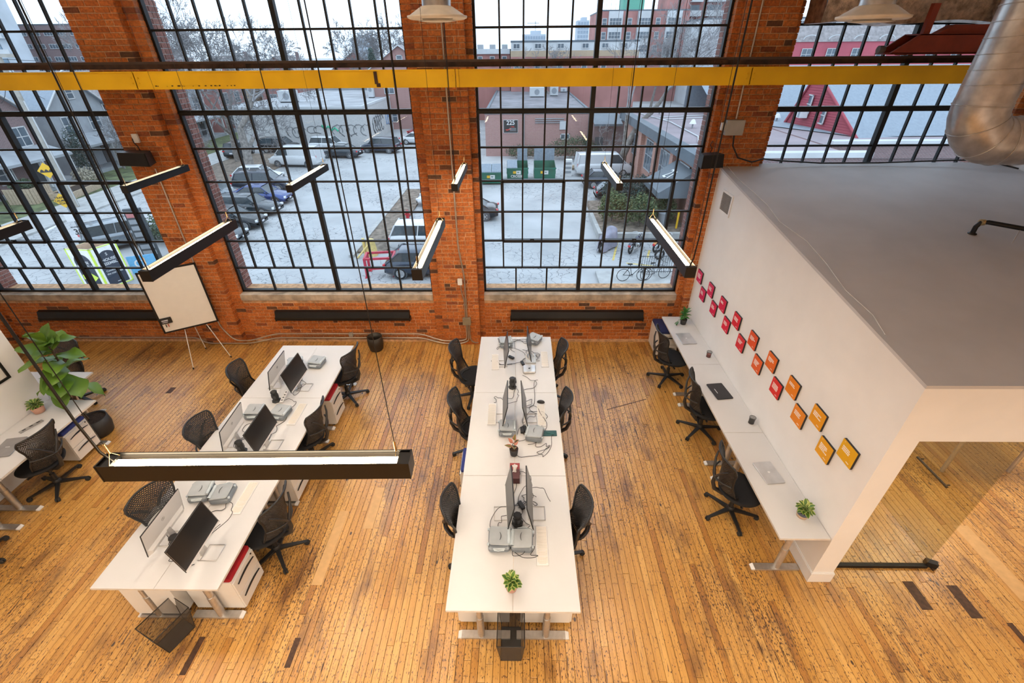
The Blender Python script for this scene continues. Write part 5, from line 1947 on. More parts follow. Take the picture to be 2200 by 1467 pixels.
SHING = pm('grey_shingle', (0.25, 0.291, 0.339), .9, var=.05, scale=5, bump=.3, bscale=12)
SHINGB = pm('brown_shingle', (0.273, 0.25, 0.25), .9, var=.15, scale=2.2)
ROOFG = pm('gravel_roof', (0.334, 0.34, 0.356), .9, var=.14, scale=.35)
ROOFM = pm('maroon_roof', (0.28, 0.234, 0.253), .9, var=.10, scale=.4)
REDW = pm('red_clapboard', (0.343, 0.0592, 0.0832), .7, var=.05, scale=1.0)
XGLS = pm('window_dark_glass', (.10, .13, .16), .12, var=.25, scale=.7)
XFRM = pm('window_white_trim', (0.53, 0.538, 0.545), .6)
DKTR = pm('dark_trim', (.055, .065, .075), .6)
FASC = pm('slate_fascia', (0.106, 0.129, 0.151), .6, var=.08, scale=1)
KERB = pm('kerb_concrete', (0.379, 0.379, 0.371), .9, var=.1, scale=2)
GRAS = pm('winter_grass', (0.0986, 0.121, 0.053), .95, var=.35, scale=1.4)
MULCH = pm('leaf_litter', (0.182, 0.145, 0.114), .95, var=.3, scale=3)
BARKX = pm('grey_bark', (0.205, 0.189, 0.174), .95, var=.25, scale=5)
TWIG = pm('twigs', (0.256, 0.251, 0.256), .95, var=.15, scale=3)
POLE = pm('weathered_pole', (0.348, 0.325, 0.288), .9, var=.1, scale=3)
YELS = pm('sign_yellow', (0.68, 0.4, 0.016), .5, var=.02)
BLKS = pm('sign_black', (.02, .02, .022), .5)
WHTS = pm('sign_white', (0.64, 0.64, 0.64), .5, var=.02)

mb = MB()
mb.box(-420, 420, 8.05, 900, G - .4, G)
tag(mb.build('ground', ASPH), 'cracked grey asphalt of the parking lot and street below the windows', 'ground', kind='structure')


def slab(name, x0, x1, y0, y1, z0, z1, mat, lab, cat):
    return tag(MB().box(x0, x1, y0, y1, z0, z1).build(name, mat), lab, cat, kind='structure')


slab('sidewalk', -37.0, -33.2, 10, 130, G, G + .12, KERB, 'pale concrete sidewalk in front of the houses across the street', 'sidewalk')
slab('lawn', -43, -37.0, 10, 130, G, G + .08, GRAS, 'strip of winter front gardens between the sidewalk and the houses', 'lawn')
slab('kerb', -10.15, -9.85, 25.5, 41, G, G + .16, KERB, 'pale kerb strip beside the white parked car', 'kerb')
slab('lawn', -9.85, -8.1, 26.2, 41, G, G + .10, MULCH, 'narrow strip of dead leaves behind the kerb', 'lawn')
slab('lawn', -34, -25.5, 44, 58, G, G + .07, MULCH, 'leaf-covered ground under the big bare tree', 'lawn')
slab('kerb', 4.2, 12, 20.2, 23.2, G, G + .15, KERB, 'raised concrete pad under the parked bicycles', 'kerb')
slab('kerb', -33.2, -24.4, 10, 21.0, G, G + .001, KERB, 'pale road patch near the building foot', 'kerb')

# ------------------------------------------------------------------ cars
CGL = pm('car_glass', (.05, .065, .075), .08, var=.1)
TYRE = pm('tyre', (.02, .02, .022), .85)
RIMM = pm('alloy_rim', (.45, .46, .47), .3, .7)
TAIL = pm('tail_light', (.55, .02, .03), .3)
HEAD = pm('head_light', (.75, .78, .80), .15)
PLATE = pm('number_plate', (.75, .76, .80), .5)
CPAINT = {}


def paint(nm, c, metal=.3):
    if nm not in CPAINT:
        CPAINT[nm] = pm('car_paint_' + nm, tuple(q * .8 for q in c), .25, metal, var=.02, Coat_Weight=.6)
    return CPAINT[nm]


SED = dict(L=4.7, W=1.82, lo=[(0, .50, .80), (.03, .66, .92), (.10, .74, .98), (.27, .90, 1.0), (.5, .95, 1.0), (.80, .97, 1.0), (.92, .95, .97), (.985, .85, .92), (1, .55, .84)], cab=(.26, .40, .68, .86, 1.44))
SUV = dict(L=4.65, W=1.88, lo=[(0, .55, .82), (.03, .78, .93), (.10, .95, .98), (.24, 1.04, 1.0), (.5, 1.07, 1.0), (.85, 1.10, 1.0), (.96, 1.08, .96), (.99, .95, .93), (1, .6, .88)], cab=(.23, .36, .90, .985, 1.70))
HAT = dict(L=4.25, W=1.78, lo=[(0, .50, .80), (.03, .68, .92), (.10, .78, .98), (.26, .93, 1.0), (.5, .97, 1.0), (.85, 1.0, 1.0), (.95, .98, .96), (.99, .85, .92), (1, .55, .86)], cab=(.25, .38, .80, .97, 1.48))
VAN = dict(L=5.5, W=2.0, lo=[(0, .6, .84), (.03, .85, .95), (.08, 1.05, .99), (.16, 1.20, 1.0), (.5, 1.22, 1.0), (.9, 1.22, 1.0), (.985, 1.2, .98), (1, .7, .95)], cab=(.14, .29, .965, .995, 2.05))
WAG = dict(L=4.8, W=1.80, lo=SED['lo'], cab=(.26, .39, .88, .98, 1.46))
wheel_me = MB().lathe([(.20, -.11), (.31, -.11), (.335, -.08), (.335, .08), (.31, .11), (.20, .11)], 20, axis='Y', capb=True, capt=True).mesh('wheel', TYRE)
rm = MB()
rm.lathe([(.0001, .118), (.06, .122), (.07, .112), (.20, .112), (.215, .122), (.225, .112)], 18, axis='Y', capb=False, capt=False)
for k in range(5):
    a = 2 * pi * k / 5
    rm.cbox((.13 * cos(a), .118, -.13 * sin(a)), (.17, .012, .05), ry=a)
rim_me = rm.mesh('rim', RIMM)


def car(kind, x, y, hd, pnt, lab, z=G, vanside=False):
    """heading hd: direction the front points to"""
    L, W = kind['L'], kind['W']
    t = empty('parked_van' if kind is VAN else 'parked_car', (x, y, z), hd, lab, 'van' if kind is VAN else 'car', 'vehicles outside')
    X = lambda s: L / 2 - s * L
    st = kind['lo']
    m = MB()
    rings = []
    for (s, zt, wf) in st:
        w = W / 2 * wf
        zb = .26 if .02 < s < .98 else .34
        rings.append([(X(s), -w * .90, zb), (X(s), -w, zb + .16), (X(s), -w * .995, zt - .22), (X(s), -w * .93, zt - .03), (X(s), -w * .6, zt + .015), (X(s), 0, zt + .03), (X(s), w * .6, zt + .015), (X(s), w * .93, zt - .03), (X(s), w * .995, zt - .22), (X(s), w, zb + .16), (X(s), w * .90, zb)])
    k = len(rings[0])
    vs_ = [p for r in rings for p in r]
    fs = []
    for i in range(len(rings) - 1):
        for j in range(k):
            j2 = (j + 1) % k
            fs.append((i * k + j, i * k + j2, (i + 1) * k + j2, (i + 1) * k + j))
    fs += [tuple(range(k))[::-1], tuple(range((len(rings) - 1) * k, len(rings) * k))]
    m.add(vs_, fs, 0, True)
    m.build('body', pnt, t)
    a, c, d, b_, H = kind['cab']

    def zt(s):
        for p, q in zip(st, st[1:]):
            if p[0] <= s <= q[0]:
                return p[1] + (q[1] - p[1]) * (s - p[0]) / (q[0] - p[0])
        return st[-1][1]
    za, zb_ = zt(a) - .02, zt(b_) - .06
    wb, wr = W / 2 * .915, W / 2 * (.74 if kind is not VAN else .86)
    base = [(X(a), -wb * .95, za), (X(a), wb * .95, za), (X(b_), wb * .97, zb_), (X(b_), -wb * .97, zb_)]
    roof = [(X(c), -wr, H - .07), (X(c), wr, H - .07), (X(d), wr, H - .05), (X(d), -wr, H - .05)]
    g = MB()
    g.add(base + roof, [(0, 1, 5, 4), (1, 2, 6, 5), (2, 3, 7, 6), (3, 0, 4, 7)])
    g.build('windows', CGL, t)
    rf_ = MB()
    n = 6
    rf_.grid(lambda u, v: Vector((X(c) + .02 + (X(d) - X(c) - .04) * u, (-wr + 2 * wr * v) * 1.02, H - .075 + .085 * (1 - (2 * v - 1) ** 4) ** .5 * (1 - .35 * (2 * u - 1) ** 4))), 8, n)
    rf_.grid(lambda u, v: Vector((X(d) - .02 - (X(d) - X(c) - .04) * u, (-wr + 2 * wr * v) * 1.02, H - .075)), 4, 2)
    if kind is VAN:
        # blank cargo sides
        for s in (-1, 1):
            rf_.add([(X(.42), s * (wb * .965 + .012), zb_), (X(b_), s * (wb * .97 + .012), zb_), (X(d), s * (wr + .012), H - .05), (X(.42), s * (wr + .012), H - .05)], [(0, 1, 2, 3) if s < 0 else (3, 2, 1, 0)])
        rf_.add([(X(b_) - .012, -wb, zb_), (X(b_) - .012, wb, zb_), (X(d) - .012, wr, H - .05), (X(d) - .012, -wr, H - .05)], [(3, 2, 1, 0)])
    rf_.build('roof', pnt, t)
    pl = MB()
    for s in (0, 1):
        pl.tube([base[s], roof[s]], .035, 5)
        pl.tube([base[3 - s], roof[3 - s]], .05 if kind is not VAN else .09, 5)
        q = .52 if kind is not VAN else .36
        p0 = Vector(base[s]).lerp(Vector(base[3 - s]), q)
        p1 = Vector(roof[s]).lerp(Vector(roof[3 - s]), q - .08)
        pl.tube([p0, p1], .04, 5)
    pl.build('pillars', pnt, t)
    for (sx, sy) in ((.19, 1), (.19, -1), (.80, 1), (.80, -1)):
        w_ = inst('wheel', wheel_me, t, (X(sx), sy * (W / 2 - .11), .335))
        inst('rim', rim_me, w_, (0, 0, 0), None, (0, 0, 0 if sy > 0 else pi))
    ar = MB()
    for (sx, sy) in ((.19, 1), (.19, -1), (.80, 1), (.80, -1)):
        ar.lathe([(.385, 0), (.36, .012)], 18, (X(sx), sy * (W / 2 - .005), .36), axis='Y', capb=True, capt=True)
    ar.build('wheel_arch', DKTR, t)
    h = MB()
    for s in (-1, 1):
        h.cbox((X(.028), s * W * .36, st[1][1] - .06), (.16, .32, .12), rz=-s * .45)
    h.build('headlight', HEAD, t)
    tl = MB()
    for s in (-1, 1):
        if kind is VAN:
            tl.cbox((X(.995), s * W * .455, 1.05), (.05, .09, .36))
        else:
            tl.cbox((X(.985), s * W * .40, st[-2][1] - .06), (.12, .30, .13), rz=s * .3)
    tl.build('tail_light', TAIL, t)
    pt = MB()
    pt.cbox((X(1.0) - .005, 0, .66 if kind is not VAN else .8), (.02, .32, .14))
    pt.cbox((X(0.0) + .005, 0, .44), (.02, .32, .12))
    pt.build('number_plate', PLATE, t)
    gr = MB()
    gr.cbox((X(.012), 0, .56), (.05, W * .42, .14))
    gr.cbox((X(.0), 0, .36), (.06, W * .7, .08))
    gr.build('grille', DKTR, t)
    mr_ = MB()
    for s in (-1, 1):
        mr_.rbox((X(a + .06), s * (wb + .10), za + .13), (.12, .2, .12), .04)
    mr_.build('mirror', pnt, t)
    return t


SL, DK, BLU, WH, GR, RD, NV = (paint('slate', (.045, .06, .075)), paint('black', (.015, .016, .02)), paint('blue', (.02, .06, .25)), paint('white', (.72, .74, .76), 0), paint('silver', (.25, .28, .31), .6), paint('red', (.30, .02, .03)), paint('navy', (.03, .045, .075)))
car(HAT, -19.85, 28.05, .05, SL, 'dark slate hatchback first in the row facing the lot, nearest the window')
car(SED, -20.3, 31.2, .03, DK, 'black sedan second in the row facing the lot')
car(WAG, -20.55, 34.3, -.02, SL, 'dark estate car third in the row facing the lot')
car(SED, -20.95, 37.3, .0, BLU, 'bright blue sedan fourth in the row facing the lot')
car(SUV, -22.6, 41.1, .15, NV, 'dark pickup-like car behind the blue sedan')
car(HAT, -24.6, 44.3, .1, WH, 'pale car under the bare tree behind the dark parked car')
car(VAN, -23.8, 51.3, pi - .1, WH, 'white delivery van parked across the far side of the lot')
car(SED, -20.6, 55.9, pi - .12, SL, 'dark sedan with a red tail light just behind the white delivery van')
car(SUV, -23.2, 59.6, -.08, WH, 'white car parked against the graffiti wall')
car(SUV, -29.2, 59.4, -.02, DK, 'dark car against the graffiti wall behind the tree')
car(SUV, -16.7, 58.9, pi - .2, NV, 'dark off-roader parked near the end of the graffiti wall')
car(SED, -13.2, 64.5, -.1, WH, 'white car beyond the dark off-roader, beside the middle pier')
car(SED, -13.3, 70.0, -.15, RD, 'dark red car far back in the lot beside the middle pier')
car(VAN, -13.2, 77.0, pi + .5, WH, 'white van far back in the lot beside the middle pier')
car(SUV, -5.55, 27.1, .02, WH, 'white off-roader parked behind the dead-leaf strip')
car(HAT, -5.1, 23.3, .03, NV, 'dark blue car half hidden by the pendant lamp, next to the white off-roader')
car(HAT, -5.9, 40.6, pi, WH, 'white car seen at the edge of the parking lot window, far one of two')
car(SED, -5.7, 36.6, pi, WH, 'white car seen at the edge of the parking lot window, near one of two')
car(SED, -3.85, 33.1, pi, DK, 'black car with red tail lights peeking out beside the middle pier')
car(SUV, -33.0, 57.0, pi / 2 + .1, SL, 'dark teal car driving away up the street behind the bare tree')
car(VAN, 8.25, 46.6, .05, WH, 'white cargo van beside the brick house with the planted bed')
car(HAT, 7.8, 42.0, .02, NV, 'dark blue car with a red tail light in front of the white cargo van')
car(HAT, 8.3, 37.8, .0, DK, 'black car with a red tail light behind the dark shrubs')
car(SUV, -25.0, 27.9, .78, GR, 'grey off-roader at the roadside behind the advertising box')
car(HAT, -25.3, 38.2, .1, GR, 'silver blue car glimpsed beside the whiteboard pier')


# ------------------------------------------------------------------ buildings
def win_mesh(w, h, nx=1, nz=2, depth=.12, fr=.09, mat=XFRM):
    m = MB()
    for (a, b_, c, d) in ((-w / 2, w / 2, 0, fr), (-w / 2, w / 2, h - fr, h), (-w / 2, -w / 2 + fr, 0, h), (w / 2 - fr, w / 2, 0, h)):
        m.box(a, b_, -.05, depth * .2, c, d)
    for k in range(1, nx):
        xx = -w / 2 + w * k / nx
        m.box(xx - fr * .35, xx + fr * .35, -.04, .0, 0, h)
    for k in range(1, nz):
        zz = h * k / nz
        m.box(-w / 2, w / 2, -.04, .0, zz - fr * .35, zz + fr * .35)
    f = m.mesh('window', mat)
    p = MB().box(-w / 2 + fr, w / 2 - fr, -.012, .01, fr, h - fr).mesh('pane', XGLS)
    return f, p


WM = {}


def add_win(par, x, y, z, face, w, h, nx=1, nz=2, mat=XFRM):
    """face: 'S' faces -y, 'E' faces +x, 'W' faces -x"""
    key = (round(w, 2), round(h, 2), nx, nz, mat.name)
    if key not in WM:
        WM[key] = win_mesh(w, h, nx, nz, mat=mat)
    f, p = WM[key]
    rz_ = {'S': 0, 'E': pi / 2, 'W': -pi / 2}[face]
    o = inst('window', f, par, (x, y, z), None, (0, 0, rz_))
    inst('pane', p, o)
    return o


def block(name, lab, x0, x1, y0, y1, z1, wall, roof, cat='building', par=.35, z0=G):
    t = empty(name, (0, 0, 0), 0, lab, cat)
    MB().box(x0, x1, y0, y1, z0, z1).build('walls', wall, t)
    r_ = MB()
    r_.box(x0 + .25, x1 - .25, y0 + .25, y1 - .25, z1, z1 + .06)
    r_.build('roof', roof, t)
    if par:
        p = MB()
        for (a, b_, c, d) in ((x0 - .05, x1 + .05, y0 - .05, y0 + .25), (x0 - .05, x1 + .05, y1 - .25, y1 + .05), (x0 - .05, x0 + .25, y0 + .25, y1 - .25), (x1 - .25, x1 + .05, y0 + .25, y1 - .25)):
            p.box(a, b_, c, d, z1 - .08, z1 + par * .5)
        p.build('parapet', FASC if wall is not CMU else XWHT, t)
    return t


def hvac(x, y, z, sx, sy, sz, lab):
    t = empty('rooftop_unit', (x, y, z), 0, lab, 'air conditioner', 'rooftop units')
    MB().rbox((0, 0, sz / 2 + .12), (sx, sy, sz), .05).build('housing', XWHT, t)
    MB().box(-sx * .45, sx * .45, -sy * .4, sy * .4, 0, .12).build('skid', DKTR, t)
    MB().lathe([(min(sx, sz) * .32, 0), (min(sx, sz) * .32, .04)], 16, (0, -sy / 2 - .03, sz / 2 + .12), axis='Y').build('fan_grille', XGRY, t)
    return t


# graffiti block building
gb = block('graffiti_warehouse', 'low grey block warehouse with graffiti behind the parked cars', -36, -19.6, 63, 112, -1.05, CMU, ROOFG)
GT = pm('graffiti_black', (.15, .16, .17), .7)
GGN = pm('graffiti_green', (.03, .42, .24), .7)
GBL = pm('graffiti_blue', (.16, .27, .45), .7)


def scrawl(x0, z0, w, h, mat, seed, r_=.045, plane='S'):
    rr = random.Random(seed)
    m = MB()
    k = int(w / 1.1) + 1
    for q in range(k):
        cx_ = x0 + w * (q + .5) / k
        pts = []
        a0 = rr.uniform(-.5, .5)
        for s in range(14):
            a = a0 + s / 13 * rr.uniform(4.0, 5.6)
            px = cx_ + cos(a) * w / k * .75
            pz = z0 + h / 2 + sin(a) * h * .5 * rr.uniform(.85, 1.1)
            pts.append((px, 62.985, pz) if plane == 'S' else (-19.585, px, pz))
        m.tube(pts, r_, 4)
    return m.build('graffiti', mat, gb)


scrawl(-23.6, -4.3, 4.6, 1.35, GT, 1, .045)
scrawl(-26.8, -4.0, 1.8, .9, GT, 2)
scrawl(-29.5, -4.4, 2.2, 1.2, GT, 3)
m = MB()
m.tube([(-25.0, 62.98, -3.0), (-24.6, 62.98, -3.5), (-24.2, 62.98, -3.1), (-23.8, 62.98, -3.6), (-23.4, 62.98, -3.3), (-23.0, 62.98, -3.7)], .11, 4)
m.build('graffiti', GGN, gb)
for (yy, w, sd) in ((67, 5, 4), (74, 6, 5), (82, 6, 6)):
    scrawl(yy, -4.6, w, 2.0, GBL if sd == 5 else GT, sd, .09, 'E')
hvac(-31.5, 70, -.98, 2.2, 1.6, 1.3, 'white rooftop unit on the graffiti warehouse behind the tree')
hvac(-21.8, 76, -.98, .8, .8, 1.9, 'tall narrow rooftop unit on the graffiti warehouse')
rl_ = MB().box(-35.5, -20.2, 92, 92.3, -1, .35).build('rear_upstand', XGRY, gb)
sh = block('rear_store', 'long low store with grey wall beyond the graffiti warehouse', -38, -10, 114, 128, 1.1, XPINK, ROOFG)
MB().box(-24, -21, 113.9, 114, -1.0, .6).build('door_panel', XWHT, sh)

# 225 brick building
b2 = block('brick_workshop', 'low red brick workshop with the 225 sign behind the green bins', -3.8, 8.1, 56, 96, -1.05, XB_RED, pm('tar_roof', (.20, .19, .205), .9, var=.2, scale=.5), par=.3)
sg = empty('number_sign', (-.93, 55.93, -2.36), 0, 'black 225 sign on the red brick workshop', 'sign')
MB().box(-.80, .80, 0, .06, -.66, .66).build('panel', BLKS, sg)
m = MB()
for (a, b_, c, d) in ((-.82, .82, .64, .68), (-.82, .82, -.68, -.64), (-.82, -.78, -.66, .66), (.78, .82, -.66, .66)):
    m.box(a, b_, -.01, .05, c, d)
m.build('border', XWHT, sg)
text('number', '225', .62, WHTS, sg, frameM((0, -.012, .36), (1, 0, 0), (0, 0, 1)), bold=.012)
SRED = pm('sign_red', (.6, .05, .04), .5)
m = MB()
m.add([(-.62, -.012, -.30), (-.45, -.012, -.42), (.0, -.012, -.30), (.10, -.012, -.18), (-.40, -.012, -.30)], [(0, 1, 2, 3, 4)])
m.add([(-.1, -.012, -.04), (.30, -.012, .02), (.46, -.012, -.10), (.2, -.012, -.06)], [(0, 1, 2, 3)])
m.build('emblem', SRED, sg)
m = MB()
for k in range(3):
    m.box(-.15 + .03 * k, .62, -.014, -.01, -.22 - k * .12, -.17 - k * .12)
m.build('small_lettering', XGRY, sg)
for (x, z, w, h) in ((5.2, -3.75, 1.05, .62),):
    add_win(b2, x, 55.97, z, 'S', w, h, 2, 1)
MB().box(4.55, 5.35, 55.85, 56, -2.7, -1.85).build('louvre_vent', XWHT, b2)
m = MB()
for k in range(3):
    m.tube([(1.8, 55.9, -1.6 - .2 * k), (5.0, 55.9, -1.6 - .2 * k)], .05, 6)
m.tube([(.55, 55.92, -5.4), (.55, 55.92, -1.2)], .06, 6)
m.build('pipework', XGRY, b2)
hvac(2.6, 75.5, -1.0, 2.1, 1.3, 1.15, 'long rooftop unit on the brick workshop')
hvac(5.2, 77, -1.0, 1.2, .7, 1.2, 'square rooftop fan unit on the brick workshop')
hvac(7.2, 84, -1.0, 1.0, 1.0, .5, 'small rooftop vent on the brick workshop')
an = block('brick_annex', 'dark brick annex with a grey metal canopy beside the workshop', 8.15, 11.6, 54, 62, -1.6, XB_DARK, ROOFG, par=.2)
m = MB()
m.add([(7.9, 52.6, -1.75), (10.9, 52.6, -1.75), (10.9, 56.2, -1.05), (7.9, 56.2, -1.05), (7.9, 52.6, -1.95), (10.9, 52.6, -1.95)], [(0, 1, 2, 3), (4, 5, 1, 0)])
m.build('canopy', FASC, an)
MB().box(8.3, 9.2, 53.9, 54.0, -5.5, -3.2).build('door_panel', DKTR, an)

# right-hand office with fascia and maroon roof
X3 = 11.0
b3 = block('brick_office', 'long orange brick office with slate fascia, windows and an awning', X3, 20.3, 28.5, 52, -.62, XB_ORG, ROOFM, par=.0)
MB().box(20.3, 60, 32.3, 52, G, -.62).build('rear_wing', XB_DARK, b3)
MB().box(20.31, 59.8, 32.5, 51.8, -.62, -.56).build('rear_roof', ROOFM, b3)
m = MB()
m.box(X3 - .55, X3 + .2, 28.2, 52.2, -1.15, -.45)
m.box(X3 - .6, 60, 51.9, 52.3, -1.15, -.45)
m.build('fascia', FASC, b3)
m = MB()
m.tube([(X3 + .6, 52, -.5), (X3 + 2.2, 44, -.5), (X3 + 2.0, 36, -.5), (X3 + .9, 32.6, -.5), (X3 - .3, 32.4, -.5), (X3 - .62, 32.4, -.8)], .05, 6)
m.tube([(X3 + 2, 47, -.5), (30, 52, -.5)], .05, 6)
m.tube([(X3 + 2, 45.5, -.5), (30, 50.5, -.5)], .05, 6)
m.build('roof_pipe', XWHT, b3)
for k, (yy, z, w, h) in enumerate(((46.5, -3.6, 1.7, 1.8), (40.8, -3.9, 2.6, 2.4), (36.2, -3.9, 2.6, 2.4), (31.6, -3.4, 2.2, 1.9), (46.5, -5.4, 1.6, .9), (40.8, -5.4, 2.4, 1.0))):
    add_win(b3, X3 - .05, yy, z, 'W', w, h, 3, 2, DKTR if k > 3 else XSID)
for yy in (43.4, 38.5, 33.9):
    MB().box(X3 - .35, X3, yy - .35, yy + .35, G, -1.15).build('buttress', XB_ORG, b3)
aw = empty('shop_awning', (X3 - .02, 31.5, -2.3), 0, 'grey sloping awning with white numbers over the office door', 'awning')
m = MB()
m.add([(0, -1.9, .75), (0, 1.9, .75), (-2.1, 1.9, -.55), (-2.1, -1.9, -.55), (-2.1, 1.9, -.9), (-2.1, -1.9, -.9), (0, -1.9, -.9), (0, 1.9, -.9)], [(0, 3, 2, 1), (3, 5, 4, 2), (0, 6, 5, 3), (1, 2, 4, 7)])
m.build('canvas', FASC, aw)
sl_ = Vector((-2.1, 0, -1.3)).normalized()
text('number', '21', 1.2, WHTS, aw, frameM((-1.0, 0, .145), (0, -1, 0), -sl_) @ Matrix.Translation((0, 0, .01)), bold=.01)
for yy in (29.75, 33.2):
    MB().tube([(X3 - 2.0, yy, G), (X3 - 2.0, yy, -2.9)], .05, 6).build('post', DKTR, aw)
for (x, y, wh_) in ((14.0, 40.5, 'nearest the slate fascia'), (16.5, 39.2, 'second from the slate fascia'), (20.5, 41.5, 'third from the slate fascia'), (13.8, 50.0, 'beside the bare tree'), (22.0, 45.0, 'left of the red gable, rear one'), (22.4, 44.0, 'left of the red gable, front one'), (24.2, 41.0, 'in front of the red gable')):
    t = empty('roof_lamp_vent', (x, y, -.55), 0, 'small white cone vent on the maroon roof ' + wh_, 'vent', 'white cone vents on the maroon roof')
    MB().tube([(0, 0, 0), (0, 0, .35)], .06, 6).build('stem', XGRY, t)
    MB().lathe([(.28, .32), (.12, .62), (.02, .66)], 12).build('cowl', WHTS, t)

# red gabled house on the roof side with slate roof
gh = empty('red_gable_house', (0, 0, 0), 0, 'red clapboard gable with an air conditioner and a wide slate roof', 'building')
A, B, C_ = Vector((22.86, 43.3, -.6)), Vector((24.1, 35.3, -.6)), Vector((23.2, 41.15, 3.3))
bk = Vector((14, 2, 0))
nrm = Vector((-1, -.12, 0)).normalized()
n = 22
for k in range(n):
    z0, z1 = k / n, (k + 1) / n
    l0, r0 = A.lerp(C_, z0), B.lerp(C_, z0)
    l1, r1 = A.lerp(C_, z1), B.lerp(C_, z1)
    o = MB()
    o.add([l0 + nrm * .05, r0 + nrm * .05, r1 + nrm * .02, l1 + nrm * .02, l0, r0], [(0, 3, 2, 1), (0, 1, 5, 4)])
    o.build('clapboard', REDW, gh)
m = MB()
m.add([B, B + bk, C_ + bk, C_], [(0, 1, 2, 3)])
m.add([A, C_, C_ + bk, A + bk], [(0, 1, 2, 3)])
m.add([B + Vector((0, -.3, -.12)), B + bk + Vector((0, -.3, -.12)), C_ + bk + Vector((0, 0, .06)), C_ + Vector((0, 0, .06))], [(0, 1, 2, 3)])
m.build('slate_roof', SHING, gh)
m = MB()
m.tube([A + nrm * .1, C_ + nrm * .1, B + nrm * .1], .12, 4)
m.build('barge_board', REDW, gh)


def gpt(s, z):
    return A.lerp(B, s) + Vector((0, 0, z)) + nrm * .07


for (s, z, w, h) in ((.27, 1.0, .95, 1.35), (.50, .45, .95, 1.25)):
    p = gpt(s, z)
    o = add_win(gh, p.x, p.y, p.z, 'W', w, h, 1, 2)
    o.rotation_euler.z = -pi / 2 - .12
ac = empty('window_air_conditioner', tuple(gpt(.27, .95) + nrm * .3), -.12, 'white window air conditioner on the red gable', 'air conditioner')
MB().rbox((0, 0, 0), (.6, .75, .5), .03).build('case', WHTS, ac)
MB().box(-.315, -.30, -.32, .02, -.2, .2).build('grille', XGRY, ac)
# broad slate roof behind and low parapet wall in front
sr = empty('slate_roof_hall', (0, 0, 0), 0, 'wide grey slate roof stretching behind the red gable', 'roof')
MB().add([(24.2, 35.6, -.5), (64, 36.5, -.5), (64, 56, 3.3), (18, 56, 3.3), (18, 45, -.5)], [(0, 1, 2, 3, 4)]).add([(64, 36.5, -.5), (64, 56, -.5), (64, 56, 3.3)], [(0, 1, 2)]).add([(18, 56, -.5), (18, 56, 3.3), (64, 56, 3.3), (64, 56, -.5)], [(0, 1, 2, 3)]).build('roof_plane', SHING, sr)
pw_ = empty('parapet_wall', (0, 0, 0), 0, 'pale stone coping on the dark brick parapet in front of the slate roof', 'wall')
MB().box(20.4, 48, 32.05, 32.29, -1.3, -.5).build('brickwork', XB_DARK, pw_)
MB().box(20.3, 48, 31.9, 32.6, -.5, -.22).build('coping', XWHT, pw_)
pw2 = empty('parapet_wall', (0, 0, 0), 0, 'short pale coped parapet close behind the meeting room window', 'wall')
MB().box(12, 20.2, 28.25, 28.49, -1.3, -.5).build('brickwork', XB_DARK, pw2)
MB().box(11.8, 20.4, 28.1, 28.8, -.5, -.22).build('coping', XWHT, pw2)

# far red terrace with mansard
rt = block('red_terrace', 'far red terrace with grey mansard roof and white windows', 40, 95, 90, 100, 5.6, pm('red_render', (.45, .10, .13), .8, var=.06, scale=.3), SHING, par=0)
m = MB()
m.add([(40, 89.8, 5.6), (95, 89.8, 5.6), (95, 91.5, 7.8), (40, 91.5, 7.8)], [(0, 1, 2, 3)])
m.build('mansard', SHINGB, rt)
for k in range(12):
    add_win(rt, 43.5 + k * 4.1, 89.9, 3.0, 'S', 1.7, 1.7, 2, 2)
    o = MB()
    o.tube([(43.5 + k * 4.1 + 1.2 * cos(a), 89.7, 5.9 + .6 * sin(a)) for a in [pi * q / 8 for q in range(9)]], .09, 4)
    o.build('arched_lintel', XWHT, rt)
wb2 = block('white_block', 'pale flat building behind the red terrace', 36, 110, 108, 125, 9.6, XWHT, ROOFG)
for k in range(14):
    add_win(wb2, 40 + k * 5, 107.9, 8.0, 'S', 2.4, 1.2, 3, 1)
# apartment house with white bays
ap = block('apartment_house', 'red brick apartment house with white bay windows and a green roof box', 17.5, 36.5, 120, 138, 11.7, XPINK, ROOFG)
for x in (20.6, 25.8, 31.2):
    pass
for (x, w) in ((20.7, 3.0), (26.9, 3.0), (33.2, 3.2)):
    MB().box(x - w / 2, x + w / 2, 119.5, 120, -2, 11.6).build('bay', XWHT, ap)
    for k in range(5):
        add_win(ap, x, 119.48, 9.1 - 2.45 * k, 'S', w * .88, 1.35, 4, 2)
for x in (18.4, 23.8, 29.9):
    for k in range(4):
        add_win(ap, x, 119.95, 9.0 - 2.45 * k, 'S', 1.0, 1.4, 1, 2)
MB().box(22.8, 27.4, 124, 129, 11.7, 14.3).build('roof_box', pm('green_cladding', (.12, .36, .27), .7), ap)
MB().box(31.8, 36.5, 122, 130, 11.7, 15.2).build('stair_tower', XPINK, ap)
for k in range(7):
    MB().tube([(18.2 + k * 1.0, 124, 11.7), (18.2 + k * 1.0, 124, 13.2 + .9 * (k % 3))], .04, 4).build('antenna', XGRY, ap)
# balcony tower
bt = block('balcony_tower', 'tall brick apartment tower with rows of white balconies', 38.5, 58, 132, 150, 34, XPINK, ROOFG)
for fl_ in range(9):
    z = 3.0 + fl_ * 2.7
    for (x, w) in ((41.0, 2.6), (45.5, 4.2), (50.5, 3.4), (55.4, 2.6)):
        o = MB()
        o.box(x - w / 2, x + w / 2, 130.6, 132, z, z + .2)
        o.box(x - w / 2, x + w / 2, 130.6, 130.7, z + .2, z + 1.1)
        o.build('balcony', XWHT, bt)
        MB().box(x - w * .4, x + w * .4, 131.95, 132, z + .3, z + 2.2).build('balcony_door', XGLS, bt)
